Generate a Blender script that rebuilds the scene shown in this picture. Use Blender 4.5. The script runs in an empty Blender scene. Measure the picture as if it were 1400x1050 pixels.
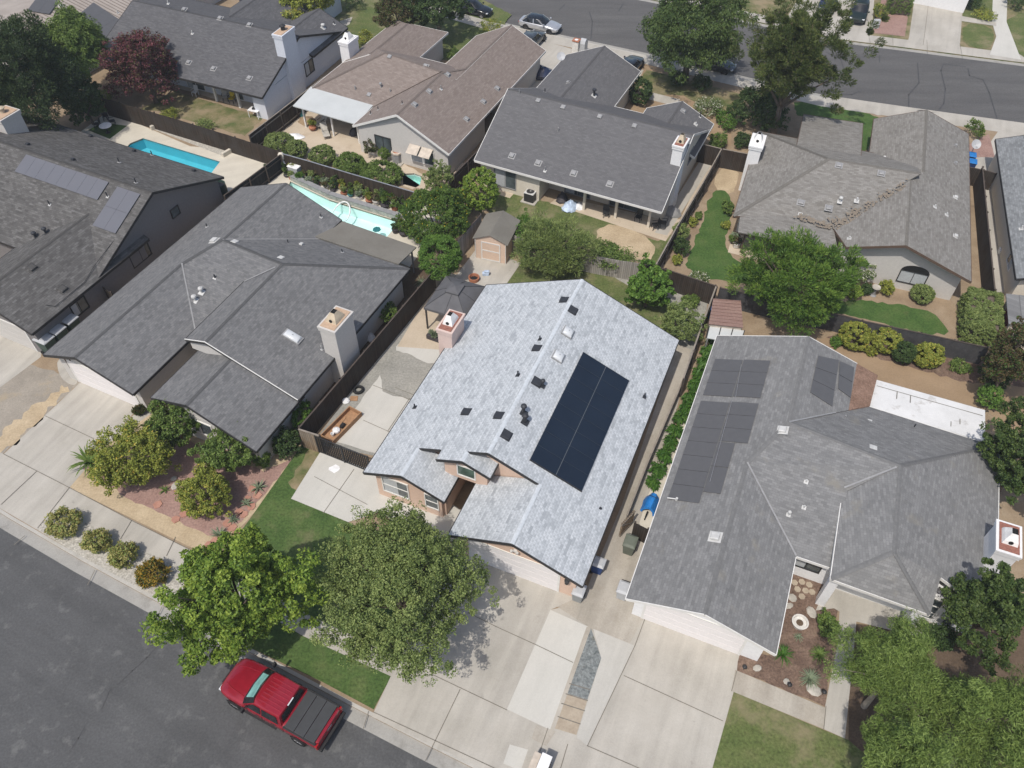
import bpy, bmesh, math, random
import numpy as np
from mathutils import Vector, Matrix
from mathutils.geometry import tessellate_polygon
R = math.radians
C = bpy.context.scene.collection
rnd = random.Random(7)

# ------------------------------------------------------------------ camera model (drone, 40 m up)
CAM_H, FOC, PITCH, ROLL = 40.0, 1090.0, R(48.75), R(0.5)
_fw = Vector((0, math.cos(PITCH), -math.sin(PITCH)))
_r0 = Vector((1, 0, 0)); _u0 = _r0.cross(_fw)
_rt = _r0*math.cos(ROLL) + _u0*math.sin(ROLL)
_up = -_r0*math.sin(ROLL) + _u0*math.cos(ROLL)
def W(px, py, z=0.0):
    "point of the place at height z that lies under photo position px, py"
    d = _fw*FOC + _rt*(px-700) - _up*(py-525)
    t = (z-CAM_H)/d.z
    return Vector((d.x*t, d.y*t, z))
def L(u, v, ang, z=0.0):
    a = R(ang-90)
    return Vector((u*math.cos(a)-v*math.sin(a), u*math.sin(a)+v*math.cos(a), z))
def UV_(p, ang):
    a = R(ang-90)
    return (p.x*math.cos(a)+p.y*math.sin(a), -p.x*math.sin(a)+p.y*math.cos(a))

# ------------------------------------------------------------------ materials
def newmat(name):
    m = bpy.data.materials.new(name); m.use_nodes = True
    nt = m.node_tree
    b = nt.nodes['Principled BSDF']
    return m, nt, b
def lk(nt, a, b): nt.links.new(a, b)
def ramp(nt, fac, stops):
    r = nt.nodes.new('ShaderNodeValToRGB')
    e = r.color_ramp.elements
    while len(e) < len(stops): e.new(0.5)
    for i, (p, c) in enumerate(stops):
        e[i].position = p; e[i].color = (*c, 1) if len(c) == 3 else c
    lk(nt, fac, r.inputs[0]); return r.outputs[0]
def mix(nt, fac, a, b, mode='MIX'):
    m = nt.nodes.new('ShaderNodeMix'); m.data_type = 'RGBA'; m.blend_type = mode
    for sock, val in ((m.inputs[0], fac), (m.inputs[6], a), (m.inputs[7], b)):
        if hasattr(val, 'links') or hasattr(val, 'is_linked'): lk(nt, val, sock)
        elif isinstance(val, (int, float)): sock.default_value = val
        else: sock.default_value = (*val, 1)
    return m.outputs[2]
def noise(nt, scale, detail=4, rough=.6, vec=None, dist=0.0):
    n = nt.nodes.new('ShaderNodeTexNoise')
    n.inputs['Scale'].default_value = scale; n.inputs['Detail'].default_value = detail
    n.inputs['Roughness'].default_value = rough; n.inputs['Distortion'].default_value = dist
    if vec is not None: lk(nt, vec, n.inputs['Vector'])
    return n.outputs['Fac']
def pos(nt):
    return nt.nodes.new('ShaderNodeNewGeometry').outputs['Position']
def objc(nt):
    return nt.nodes.new('ShaderNodeTexCoord').outputs['Object']
def bump(nt, b, h, strength=.3, dist=.02):
    n = nt.nodes.new('ShaderNodeBump'); n.inputs['Strength'].default_value = strength; n.inputs['Distance'].default_value = dist
    lk(nt, h, n.inputs['Height']); lk(nt, n.outputs[0], b.inputs['Normal'])
def sc(c, k): return tuple(min(1, x*k) for x in c)

def plain(name, col, rough=.6, metal=0, var=.15, vs=3.0, spec=.3, coat=0):
    m, nt, b = newmat(name)
    f = noise(nt, vs, 4, .6, objc(nt))
    lk(nt, ramp(nt, f, [(.3, sc(col, 1-var)), (.7, sc(col, 1+var))]), b.inputs['Base Color'])
    b.inputs['Roughness'].default_value = rough; b.inputs['Metallic'].default_value = metal
    b.inputs['Specular IOR Level'].default_value = spec; b.inputs['Coat Weight'].default_value = coat
    b.inputs['Coat Roughness'].default_value = .06
    return m
def surface(name, stops, scale=.6, fine=18.0, fine_amt=.35, stain=None, rough=.9, bmp=.2, stretch=None, fdist=0, marks=None):
    "outdoor ground or wall surface: broad mottling, fine grain and optional stains"
    m, nt, b = newmat(name)
    p = pos(nt)
    if stretch:
        mp = nt.nodes.new('ShaderNodeMapping'); mp.inputs['Scale'].default_value = stretch[:3]
        mp.inputs['Rotation'].default_value = (0, 0, R(stretch[3])); lk(nt, p, mp.inputs[0]); q = mp.outputs[0]
    else: q = p
    col = ramp(nt, noise(nt, scale, 6, .62, q, fdist), stops)
    g = noise(nt, fine, 3, .7, p)
    gg = ramp(nt, g, [(.25, (1-fine_amt,)*3), (.75, (1+fine_amt,)*3)])
    col = mix(nt, 1.0, col, gg, 'MULTIPLY')
    if stain:
        sc_, lo, hi, c, amt = stain
        s = ramp(nt, noise(nt, sc_, 5, .65, q), [(lo, (0, 0, 0)), (hi, (amt,)*3)])
        col = mix(nt, s, col, c)
    if marks:   # worn tracks along one direction, drips and small spots
        ang, amt = marks
        mp = nt.nodes.new('ShaderNodeMapping'); mp.inputs['Rotation'].default_value = (0, 0, R(-ang)); lk(nt, p, mp.inputs[0])
        m2 = nt.nodes.new('ShaderNodeMapping'); m2.inputs['Scale'].default_value = (.12, 1.3, 1); lk(nt, mp.outputs[0], m2.inputs[0])
        tr = ramp(nt, noise(nt, .8, 5, .62, m2.outputs[0], .4), [(.36, (1-amt,)*3), (.55, (1, 1, 1)), (.75, (1+amt*.55,)*3)])
        col = mix(nt, 1.0, col, tr, 'MULTIPLY')
        sp = ramp(nt, noise(nt, 1.7, 2, .5, p), [(.70, (1, 1, 1)), (.78, (1-amt*1.6,)*3)]); col = mix(nt, 1.0, col, sp, 'MULTIPLY')
        hc = ramp(nt, noise(nt, .9, 6, .75, p, 1.2), [(.49, (1, 1, 1)), (.5, (1-amt*.8,)*3), (.512, (1, 1, 1))]); col = mix(nt, .6, col, mix(nt, 1.0, col, hc, 'MULTIPLY'))
    lk(nt, col, b.inputs['Base Color']); b.inputs['Roughness'].default_value = rough
    b.inputs['Specular IOR Level'].default_value = .2
    if bmp: bump(nt, b, g, bmp, .02)
    return m
def shingle(name, dark, mid, light, row=.145, tab=.30, streak=.10, w2=.4, patch=None, dash=0):
    "asphalt shingles: courses of tabs, each tab its own tone"
    m, nt, b = newmat(name)
    uv = nt.nodes.new('ShaderNodeUVMap').outputs[0]
    def brick(w, h, off, c1, c2, mort, ms):
        k = nt.nodes.new('ShaderNodeTexBrick'); lk(nt, uv, k.inputs['Vector'])
        k.offset = off; k.inputs['Scale'].default_value = 1; k.inputs['Brick Width'].default_value = w
        k.inputs['Row Height'].default_value = h; k.inputs['Mortar Size'].default_value = ms
        k.inputs['Mortar Smooth'].default_value = .3
        k.inputs['Color1'].default_value = (*c1, 1); k.inputs['Color2'].default_value = (*c2, 1); k.inputs['Mortar'].default_value = (*mort, 1)
        return k
    k1 = brick(tab, row, .5, (0, 0, 0), (1, 1, 1), (.35,)*3, .006)
    k2 = brick(tab*1.73, row, .37, (0, 0, 0), (1, 1, 1), (.5,)*3, .0)
    t = mix(nt, w2, k1.outputs['Color'], k2.outputs['Color'])
    col = ramp(nt, t, [(.05, dark), (.5, mid), (.95, light)])
    col = mix(nt, k1.outputs['Fac'], col, sc(dark, .85))
    if dash:  # dark dashes painted into the colour for the shadows of the tabs
        mth = lambda op, a, b=0: (lambda n: (setattr(n, 'operation', op), [lk(nt, v, n.inputs[i]) if hasattr(v, 'links') else setattr(n.inputs[i], 'default_value', v) for i, v in enumerate((a, b))], n.outputs[0])[2])(nt.nodes.new('ShaderNodeMath'))
        sp = nt.nodes.new('ShaderNodeSeparateXYZ'); lk(nt, uv, sp.inputs[0])
        rowi = mth('FLOOR', mth('DIVIDE', sp.outputs[1], row)); jit = nt.nodes.new('ShaderNodeTexWhiteNoise'); jit.noise_dimensions = '1D'; lk(nt, rowi, jit.inputs['W'])
        ph = mth('FRACT', mth('ADD', mth('DIVIDE', sp.outputs[0], .30), mth('ADD', mth('MULTIPLY', rowi, .5), mth('MULTIPLY', jit.outputs['Value'], .22))))
        on = mth('MULTIPLY', mth('LESS_THAN', ph, .48), mth('LESS_THAN', mth('FRACT', mth('DIVIDE', sp.outputs[1], row)), .62))
        col = mix(nt, mth('MULTIPLY', on, dash), col, dark)
    big = ramp(nt, noise(nt, .35, 5, .6, uv), [(.3, (1-streak,)*3), (.7, (1+streak,)*3)])
    col = mix(nt, 1.0, col, big, 'MULTIPLY')
    fi = ramp(nt, noise(nt, 30, 2, .6, uv), [(.3, (.9,)*3), (.7, (1.1,)*3)])
    col = mix(nt, 1.0, col, fi, 'MULTIPLY')
    mp = nt.nodes.new('ShaderNodeMapping'); mp.inputs['Scale'].default_value = (1.6, .25, 1); lk(nt, uv, mp.inputs[0])
    st = ramp(nt, noise(nt, 1.2, 4, .6, mp.outputs[0]), [(.35, (1-streak*.25,)*3), (.7, (1+streak*.2,)*3)])
    col = mix(nt, 1.0, col, st, 'MULTIPLY')
    if patch:
        s = ramp(nt, noise(nt, .5, 4, .6, uv), [(.6, (0, 0, 0)), (.72, (.6,)*3)])
        col = mix(nt, s, col, patch)
    lk(nt, col, b.inputs['Base Color']); b.inputs['Roughness'].default_value = .95
    b.inputs['Specular IOR Level'].default_value = .1
    bump(nt, b, k1.outputs['Fac'], -.5, .01)
    return m
def boards(name, dark, light, w=.14, rough=.85, grey=None, axis='x'):
    "vertical boards: each board its own tone, darker gaps"
    m, nt, b = newmat(name)
    uv = nt.nodes.new('ShaderNodeUVMap').outputs[0]
    k = nt.nodes.new('ShaderNodeTexBrick'); lk(nt, uv, k.inputs['Vector']); k.offset = 0
    k.inputs['Scale'].default_value = 1; k.inputs['Brick Width'].default_value = w; k.inputs['Row Height'].default_value = 50
    k.inputs['Mortar Size'].default_value = .008; k.inputs['Color1'].default_value = (0, 0, 0, 1); k.inputs['Color2'].default_value = (1, 1, 1, 1)
    k.inputs['Mortar'].default_value = (0, 0, 0, 1)
    mp = nt.nodes.new('ShaderNodeMapping'); mp.inputs['Scale'].default_value = (9, 1.2, 1); lk(nt, uv, mp.inputs[0])
    n = noise(nt, 1.0, 5, .7, mp.outputs[0])
    t = mix(nt, .55, k.outputs['Color'], n)
    col = ramp(nt, t, [(.1, dark), (.75, light)])
    if grey is not None:
        s = ramp(nt, noise(nt, .55, 4, .6, uv), [(.42, (0, 0, 0)), (.62, (.85,)*3)])
        col = mix(nt, s, col, grey)
    col = mix(nt, k.outputs['Fac'], col, sc(dark, .3))
    lk(nt, col, b.inputs['Base Color']); b.inputs['Roughness'].default_value = rough
    b.inputs['Specular IOR Level'].default_value = .15
    return m
def leafmat(name, dark, mid, light, accent=None, acc_amt=.0, trans=.22):
    m, nt, b = newmat(name)
    at = nt.nodes.new('ShaderNodeAttribute'); at.attribute_name = 'tone'
    isl = nt.nodes.new('ShaderNodeNewGeometry').outputs['Random Per Island']
    t = mix(nt, .5, at.outputs['Color'], isl)
    col = ramp(nt, t, [(.15, dark), (.5, mid), (.85, light)])
    if accent:
        s = ramp(nt, isl, [(1-acc_amt-.001, (0, 0, 0)), (1-acc_amt, (1, 1, 1))])
        col = mix(nt, s, col, accent)
    lk(nt, col, b.inputs['Base Color']); b.inputs['Roughness'].default_value = .55; b.inputs['Specular IOR Level'].default_value = .25
    tr = nt.nodes.new('ShaderNodeBsdfTranslucent'); lk(nt, mix(nt, 1.0, col, (1.05, 1.2, .5), 'MULTIPLY'), tr.inputs[0])
    ms = nt.nodes.new('ShaderNodeMixShader'); ms.inputs[0].default_value = trans
    out = nt.nodes['Material Output']
    lk(nt, b.outputs[0], ms.inputs[1]); lk(nt, tr.outputs[0], ms.inputs[2]); lk(nt, ms.outputs[0], out.inputs[0])
    return m
def glass(name, col=(.02, .03, .035), rough=.06, spec=.6):
    m, nt, b = newmat(name)
    f = noise(nt, 1.1, 3, .5, objc(nt))
    lk(nt, ramp(nt, f, [(.35, sc(col, .6)), (.65, sc(col, 1.6))]), b.inputs['Base Color'])
    b.inputs['Roughness'].default_value = rough; b.inputs['Specular IOR Level'].default_value = spec
    return m
def water(name, tint):
    m, nt, b = newmat(name)
    nt.nodes.remove(b)
    t = nt.nodes.new('ShaderNodeBsdfTransparent'); t.inputs[0].default_value = (*tint, 1)
    g = nt.nodes.new('ShaderNodeBsdfGlossy'); g.inputs['Roughness'].default_value = .03
    fr = nt.nodes.new('ShaderNodeFresnel'); fr.inputs[0].default_value = 1.33
    bp = nt.nodes.new('ShaderNodeBump'); bp.inputs['Strength'].default_value = .6; bp.inputs['Distance'].default_value = .04
    lk(nt, noise(nt, 2.4, 4, .55, pos(nt)), bp.inputs['Height'])
    lk(nt, bp.outputs[0], g.inputs['Normal']); lk(nt, bp.outputs[0], fr.inputs['Normal'])
    ms = nt.nodes.new('ShaderNodeMixShader'); lk(nt, fr.outputs[0], ms.inputs[0]); lk(nt, t.outputs[0], ms.inputs[1]); lk(nt, g.outputs[0], ms.inputs[2])
    lk(nt, ms.outputs[0], nt.nodes['Material Output'].inputs[0])
    return m

# ------------------------------------------------------------------ mesh builder and object helpers
class MB:
    def __init__(s): s.v = []; s.f = []; s.uv = []
    def face(s, pts, uv=None):
        i = len(s.v); s.v += [tuple(p) for p in pts]; s.f.append(tuple(range(i, i+len(pts))))
        s.uv += list(uv) if uv else [(p[0]+p[1], p[2]) for p in pts]
        return s
    def box(s, x0, x1, y0, y1, z0, z1, M=None):
        c = [(x, y, z) for z in (z0, z1) for y in (y0, y1) for x in (x0, x1)]
        if M is not None: c = [tuple(M @ Vector(p)) for p in c]
        dx, dy, dz = x1-x0, y1-y0, z1-z0
        for idx, w, h in (((0, 2, 3, 1), dy, dx), ((4, 5, 7, 6), dx, dy), ((0, 1, 5, 4), dx, dz), ((2, 6, 7, 3), dz, dx), ((0, 4, 6, 2), dz, dy), ((1, 3, 7, 5), dy, dz)):
            if w is dz or (idx in ((2, 6, 7, 3), (0, 4, 6, 2))): uv = [(0, 0), (0, w), (h, w), (h, 0)]
            else: uv = [(0, 0), (w, 0), (w, h), (0, h)]
            s.face([c[k] for k in idx], uv)
        return s
    def beam(s, a, b, w, h, up=(0, 0, 1)):
        a = Vector(a); b = Vector(b); d = (b-a); ln = d.length; d.normalize()
        up = Vector(up)
        if abs(d.dot(up)) > .98: up = Vector((1, 0, 0))
        sd = d.cross(up).normalized(); u = sd.cross(d).normalized()
        M = Matrix((( d.x, sd.x, u.x, a.x), (d.y, sd.y, u.y, a.y), (d.z, sd.z, u.z, a.z), (0, 0, 0, 1)))
        return s.box(0, ln, -w/2, w/2, -h/2, h/2, M)
    def tube(s, pts, rad, n=8, caps=True):
        pts = [Vector(p) for p in pts]
        if not hasattr(rad, '__len__'): rad = [rad]*len(pts)
        rings = []
        for i, p in enumerate(pts):
            d = (pts[min(i+1, len(pts)-1)]-pts[max(i-1, 0)]).normalized()
            a = Vector((0, 0, 1)) if abs(d.z) < .9 else Vector((1, 0, 0))
            x = d.cross(a).normalized(); y = d.cross(x)
            rings.append([p+(x*math.cos(t)+y*math.sin(t))*rad[i] for t in [2*math.pi*k/n for k in range(n)]])
        for i in range(len(rings)-1):
            for k in range(n):
                s.face([rings[i][k], rings[i][(k+1) % n], rings[i+1][(k+1) % n], rings[i+1][k]])
        if caps: s.face(rings[0][::-1]); s.face(rings[-1])
        return s
    def lathe(s, prof, n=16, c=(0, 0, 0), cap=True):
        rings = [[(c[0]+r*math.cos(2*math.pi*k/n), c[1]+r*math.sin(2*math.pi*k/n), c[2]+z) for k in range(n)] for r, z in prof]
        for i in range(len(rings)-1):
            for k in range(n):
                s.face([rings[i][k], rings[i][(k+1) % n], rings[i+1][(k+1) % n], rings[i+1][k]])
        if cap: s.face(rings[0][::-1]); s.face(rings[-1])
        return s
    def loft(s, secs, closed=True, caps=True):
        n = len(secs[0])
        for i in range(len(secs)-1):
            for k in range(n if closed else n-1):
                s.face([secs[i][k], secs[i][(k+1) % n], secs[i+1][(k+1) % n], secs[i+1][k]])
        if caps: s.face(secs[0][::-1]); s.face(secs[-1])
        return s
    def slab(s, pts, t):
        "closed plate: polygon with thickness t downward"
        lo = [(p[0], p[1], p[2]-t) for p in pts]
        n = len(pts)
        s.face(pts); s.face(lo[::-1])
        for i in range(n):
            j = (i+1) % n; s.face([pts[i], lo[i], lo[j], pts[j]])
        return s
    def build(s, name, mat, parent=None, smooth=False, weld=False, bevel=0, loc=None):
        me = bpy.data.meshes.new(name); me.from_pydata(s.v, [], s.f)
        uvl = me.uv_layers.new(name='UVMap')
        uvl.data.foreach_set('uv', np.array(s.uv, dtype=np.float32).ravel())
        if weld or bevel or smooth:
            bm = bmesh.new(); bm.from_mesh(me); bmesh.ops.remove_doubles(bm, verts=bm.verts, dist=.0005)
            bmesh.ops.recalc_face_normals(bm, faces=bm.faces)
            bm.to_mesh(me); bm.free()
        if smooth:
            me.polygons.foreach_set('use_smooth', [True]*len(me.polygons))
            me.set_sharp_from_angle(angle=R(38))
        me.materials.append(mat)
        o = bpy.data.objects.new(name, me); C.objects.link(o)
        if parent is not None: o.parent = parent
        if loc is not None: o.location = loc
        if bevel:
            md = o.modifiers.new('bevel', 'BEVEL'); md.width = bevel; md.segments = 2; md.limit_method = 'ANGLE'; md.angle_limit = R(40)
        return o
def thing(name, label, cat, loc=(0, 0, 0), rotz=0, group=None):
    o = bpy.data.objects.new(name, None); C.objects.link(o); o.empty_display_size = .3
    o.location = loc; o.rotation_euler = (0, 0, rotz); o['label'] = label; o['category'] = cat
    if group: o['group'] = group
    return o
def tag(o, label=None, cat=None, group=None, kind=None):
    if label: o['label'] = label
    if cat: o['category'] = cat
    if group: o['group'] = group
    if kind: o['kind'] = kind
    return o
def dup(root, loc, rotz, label, group=None, scale=1.0):
    r = root.copy(); C.objects.link(r); r.location = loc; r.rotation_euler = (0, 0, rotz); r.scale = (scale,)*3
    r['label'] = label
    if group: r['group'] = group
    for ch in list(root.children):
        c = ch.copy(); C.objects.link(c); c.parent = r
        for g in ch.children:
            d = g.copy(); C.objects.link(d); d.parent = c
    return r
def poly_mesh(name, outer, holes, mat, z, skirt=0):
    loops = [[Vector((p[0], p[1], 0)) for p in outer]] + [[Vector((p[0], p[1], 0)) for p in h] for h in holes]
    tri = tessellate_polygon(loops)
    vs = [(p.x, p.y, z) for lp in loops for p in lp]
    fs = []
    for t in tri:
        a, b, c = (Vector(vs[k]) for k in t)
        fs.append(tuple(t) if (b-a).cross(c-a).z > 0 else tuple(reversed(t)))
    if skirt:
        off = 0
        for lp in loops:
            n = len(lp); base = len(vs)
            vs += [(p.x, p.y, z-skirt) for p in lp]
            for i in range(n):
                j = (i+1) % n; fs.append((off+i, off+j, base+j, base+i))
            off += n
            off = off if lp is not loops[-1] else off
            # the skirt vertices were appended after all loops: keep indices of the loops themselves
    me = bpy.data.meshes.new(name); me.from_pydata(vs, [], fs); me.materials.append(mat)
    me.uv_layers.new(name='UVMap')
    o = bpy.data.objects.new(name, me); C.objects.link(o); return o
_cnt = [0]
def sheet(name, pts, mat, lv=1, holes=(), kind='structure', px=True, wob=0, seg=0):
    "flat ground sheet; pts are photo positions on the ground or world points"
    P = [W(*p) if px else Vector((p[0], p[1], 0)) for p in pts]
    Hs = [[W(*p) if px else Vector((p[0], p[1], 0)) for p in h] for h in holes]
    if wob or seg:
        Q = []
        st = seg or .4
        for i in range(len(P)):
            a, b = P[i], P[(i+1) % len(P)]; n = max(1, int((b-a).length/st))
            nr = Vector((-(b-a).y, (b-a).x, 0)).normalized()
            for k in range(n):
                Q.append(a+(b-a)*(k/n)+nr*rnd.uniform(-wob, wob))
        P = Q
    _cnt[0] += 1
    o = poly_mesh(name, P, Hs, mat, .004*lv+.0004*(_cnt[0] % 9))
    if kind: o['kind'] = kind
    return o
def roundpoly(pts, it=2):
    for _ in range(it):
        q = []
        for i in range(len(pts)):
            a, b = pts[i], pts[(i+1) % len(pts)]
            q += [tuple(a[k]*.75+b[k]*.25 for k in range(2)), tuple(a[k]*.25+b[k]*.75 for k in range(2))]
        pts = q
    return pts
# ------------------------------------------------------------------ palette
M = {}
M['asphalt'] = surface('asphalt', [(.25, (.073, .074, .075)), (.5, (.089, .090, .091)), (.75, (.102, .103, .104))], .25, 9, .22, (1.3, .56, .70, (.165, .165, .16), .6), .92, .3, fdist=.6, marks=(154, .10))
M['old_asphalt'] = surface('old_asphalt', [(.25, (0.083, 0.082, 0.082)), (.5, (0.101, 0.099, 0.098)), (.75, (0.122, 0.120, 0.117))], .5, 7, .2, (.35, .5, .7, (.1, .1, .1), .6), .92, .3, (.25, 1.6, 1, -17))
M['tar'] = plain('tar', (.062, .062, .064), .7)
M['concrete'] = surface('concrete', [(.25, (0.355, 0.335, 0.291)), (.5, (0.421, 0.396, 0.350)), (.75, (0.470, 0.448, 0.400))], .35, 14, .07, (.22, .5, .72, (.37, .345, .30), .55), .9, .12, marks=(67, .13))
M['new_concrete'] = surface('new_concrete', [(.25, (0.478, 0.468, 0.426)), (.75, (0.535, 0.519, 0.475))], .5, 14, .05, (.8, .6, .75, (.42, .41, .38), .5), .9, .1, marks=(67, .05))
M['old_concrete'] = surface('old_concrete', [(.25, (0.314, 0.285, 0.237)), (.5, (0.389, 0.356, 0.304)), (.75, (0.446, 0.418, 0.366))], .4, 12, .1, (.5, .55, .72, (.27, .24, .19), .6), .9, .15, marks=(67, .16))
M['gutter'] = surface('gutter_concrete', [(.25, (.28, .27, .25)), (.75, (.36, .35, .32))], .7, 12, .1, (1.2, .55, .7, (.2, .19, .17), .6), .9, .15)
M['joint'] = plain('joint', (.17, .155, .13), .95)
M['deck'] = surface('pool_deck', [(.25, (.50, .46, .38)), (.75, (.60, .56, .47))], .6, 14, .06, None, .9, .1, marks=(20, .06))
M['patio'] = surface('patio_tan', [(.25, (.43, .36, .27)), (.75, (.54, .46, .36))], .6, 12, .1, (.8, .55, .7, (.34, .26, .18), .6), .9, .1)
M['lawn'] = surface('lawn_grass', [(.28, (.075, .105, .032)), (.5, (.10, .125, .042)), (.72, (.14, .145, .062))], .7, 7, .45, (.4, .5, .70, (.25, .21, .13), .8), .95, .8)
M['front_lawn'] = surface('front_lawn_grass', [(.28, (.048, .088, .024)), (.5, (.068, .112, .032)), (.72, (.105, .135, .048))], .7, 7, .45, (.45, .56, .74, (.20, .17, .10), .75), .95, .8)
M['sandy'] = surface('sandy_soil', [(.3, (.24, .215, .18)), (.7, (.33, .295, .245))], .6, 9, .2, (.7, .55, .7, (.36, .29, .19), .6), .95, .5)
M['mid_concrete'] = surface('mid_concrete', [(.25, (.43, .415, .375)), (.75, (.49, .475, .435))], .5, 14, .06, None, .9, .1, marks=(67, .1))
M['rich_lawn'] = surface('rich_lawn', [(.28, (.042, .085, .021)), (.5, (.06, .11, .028)), (.72, (.085, .125, .038))], .7, 7, .42, (.5, .58, .78, (.14, .12, .06), .6), .95, .6)
M['dry_lawn'] = surface('dry_lawn', [(.3, (.065, .10, .028)), (.5, (.12, .125, .05)), (.68, (.235, .19, .11))], .55, 8, .3, (.4, .44, .64, (.28, .22, .14), .8), .95, .6)
M['dirt'] = surface('bare_dirt', [(.25, (0.216, 0.158, 0.104)), (.5, (0.279, 0.211, 0.140)), (.75, (0.351, 0.279, 0.198))], .5, 10, .16, (.7, .55, .75, (.16, .11, .07), .6), .97, .4)
M['tan_dirt'] = surface('tan_dirt', [(.25, (0.254, 0.180, 0.111)), (.75, (0.328, 0.238, 0.152))], .6, 10, .12, None, .97, .3)
M['mulch'] = surface('bark_mulch', [(.25, (.105, .07, .052)), (.5, (.155, .105, .08)), (.75, (.22, .155, .115))], 1.2, 9, .45, (.8, .58, .75, (.3, .23, .16), .6), .97, .6)
M['redbark'] = surface('red_bark', [(.25, (.25, .155, .13)), (.75, (.34, .225, .19))], .8, 8, .3, (.9, .6, .75, (.38, .29, .22), .5), .97, .5)
M['straw'] = surface('straw', [(.3, (.36, .28, .18)), (.7, (.48, .385, .26))], .9, 8, .2, None, .97, .4)
M['gravel'] = surface('grey_gravel', [(.3, (.24, .235, .21)), (.7, (.33, .32, .285))], .7, 7, .28, (.6, .58, .75, (.38, .36, .31), .6), .95, .6)
M['blue_gravel'] = surface('blue_gravel', [(.3, (.12, .135, .135)), (.7, (.24, .255, .25))], 3.5, 9, .5, (1.5, .6, .7, (.12, .11, .07), .6), .95, .7)
M['pebble'] = surface('white_pebble', [(.3, (.30, .28, .24)), (.7, (.48, .455, .40))], 4, 9, .45, None, .95, .7)
M['stone'] = surface('flagstone', [(.3, (.32, .265, .2)), (.7, (.42, .36, .28))], 1.5, 10, .12, None, .9, .2)
M['redstone'] = surface('red_flagstone', [(.3, (.34, .17, .125)), (.7, (.44, .24, .18))], 1.5, 10, .12, None, .9, .2)
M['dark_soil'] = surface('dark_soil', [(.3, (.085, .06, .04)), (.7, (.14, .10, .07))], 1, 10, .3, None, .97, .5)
M['kerb'] = surface('kerb_concrete', [(.25, (.36, .345, .31)), (.75, (.46, .44, .40))], .9, 12, .1, (1.1, .58, .72, (.26, .24, .2), .6), .9, .15)
M['plaster'] = plain('pool_plaster', (.68, .83, .79), .6, 0, .10, .5)
M['plaster_blue'] = plain('pool_plaster_blue', (.085, .46, .56), .6, 0, .06, .8)
M['water'] = water('pool_water', (.90, .99, 1.0))
M['spa_water'] = water('spa_water', (.62, .84, .82))

# ------------------------------------------------------------------ streets
def offset_line(P, d):
    out = []
    for i, p in enumerate(P):
        t = (P[min(i+1, len(P)-1)]-P[max(i-1, 0)]).normalized()
        n = Vector((-t.y, t.x, 0))
        out.append(p+n*d)
    return out
near = [Vector((-110, 70, 0)), Vector((-57, 39, 0))] + [W(*p) for p in ((0, 721), (100, 780), (286, 883), (472, 983), (583, 1041))] + [Vector((23.5, -.9, 0)), Vector((80, -24, 0))]
far = [Vector((-110, 153, 0)), Vector((-60, 124, 0)), Vector((-28, 104.5, 0))] + [W(*p) for p in ((680, 28), (790, 51), (883, 71), (1000, 99), (1127, 128.6), (1250, 146), (1400, 167))] + [Vector((90, 57.5, 0)), Vector((150, 43, 0))]
RZ = -.11
def strip(name, A, B, mat, z, kind='structure'):
    mb = MB()
    for i in range(len(A)-1):
        mb.face([(A[i].x, A[i].y, z), (A[i+1].x, A[i+1].y, z), (B[i+1].x, B[i+1].y, z), (B[i].x, B[i].y, z)])
    o = mb.build(name, mat); o['kind'] = kind
    return o
strip('road', offset_line(near, -11.5), near, M['asphalt'], RZ)
strip('gutter', near, offset_line(near, .66), M['gutter'], RZ+.004)
strip('road', far, offset_line(far, 11.9), M['old_asphalt'], RZ)
strip('gutter', offset_line(far, -.66), far, M['gutter'], RZ+.004)
strip('gutter', offset_line(far, 11.9), offset_line(far, 12.5), M['gutter'], RZ+.004)
pool_a = [(397, 248), (450, 273), (546, 303), (523, 331), (450, 316), (386, 276)]      # turquoise pool
pool_b = [(195.5, 189), (300.8, 221), (281, 247), (168, 207), (178, 196)]           # blue pool
spa = [(551, 237.5), (566, 237), (577, 241), (574, 253), (564, 259), (551, 254)]
base = poly_mesh('ground', [(-900, -500), (900, -500), (900, 1400), (-900, 1400)], [[W(*p) for p in h] for h in (pool_a, pool_b, spa)], M['dirt'], RZ-.02); base['kind'] = 'structure'
ed0 = offset_line(near, .66); ed1 = offset_line(far, -.66)
terr = poly_mesh('terrain', [(p.x, p.y) for p in ed0]+[(p.x, p.y) for p in reversed(ed1)], [[W(*p) for p in h] for h in (pool_a, pool_b, spa)], M['dirt'], 0, .14); terr['kind'] = 'structure'
ed2 = offset_line(far, 12.5)
t2 = poly_mesh('terrain', [(p.x, p.y) for p in ed2]+[(300, 500), (-300, 500)], [], M['dry_lawn'], 0, .14); t2['kind'] = 'structure'
ed3 = offset_line(near, -11.5)
t3 = poly_mesh('terrain', [(p.x, p.y) for p in ed3]+[(120, -160), (-160, -160)], [], M['dry_lawn'], 0, .14); t3['kind'] = 'structure'
def basin(name, px, depth, mat, wmat, wl):
    P = [W(*p) for p in px]
    mb = MB()
    for i in range(len(P)):
        a, b = P[i], P[(i+1) % len(P)]
        mb.face([(a.x, a.y, 0), (a.x, a.y, -depth), (b.x, b.y, -depth), (b.x, b.y, 0)])
    mb.face([(p.x, p.y, -depth) for p in P])
    o = mb.build(name, mat); o['kind'] = 'structure'
    w = poly_mesh('pool_water', [(p.x, p.y) for p in P], [], wmat, wl); w['kind'] = 'structure'
basin('pool_basin', pool_a, 1.0, M['plaster'], M['water'], -.10)
basin('pool_basin', pool_b, 1.0, M['plaster_blue'], M['water'], -.10)
basin('spa_basin', spa, .7, M['plaster'], M['spa_water'], -.2)

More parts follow.
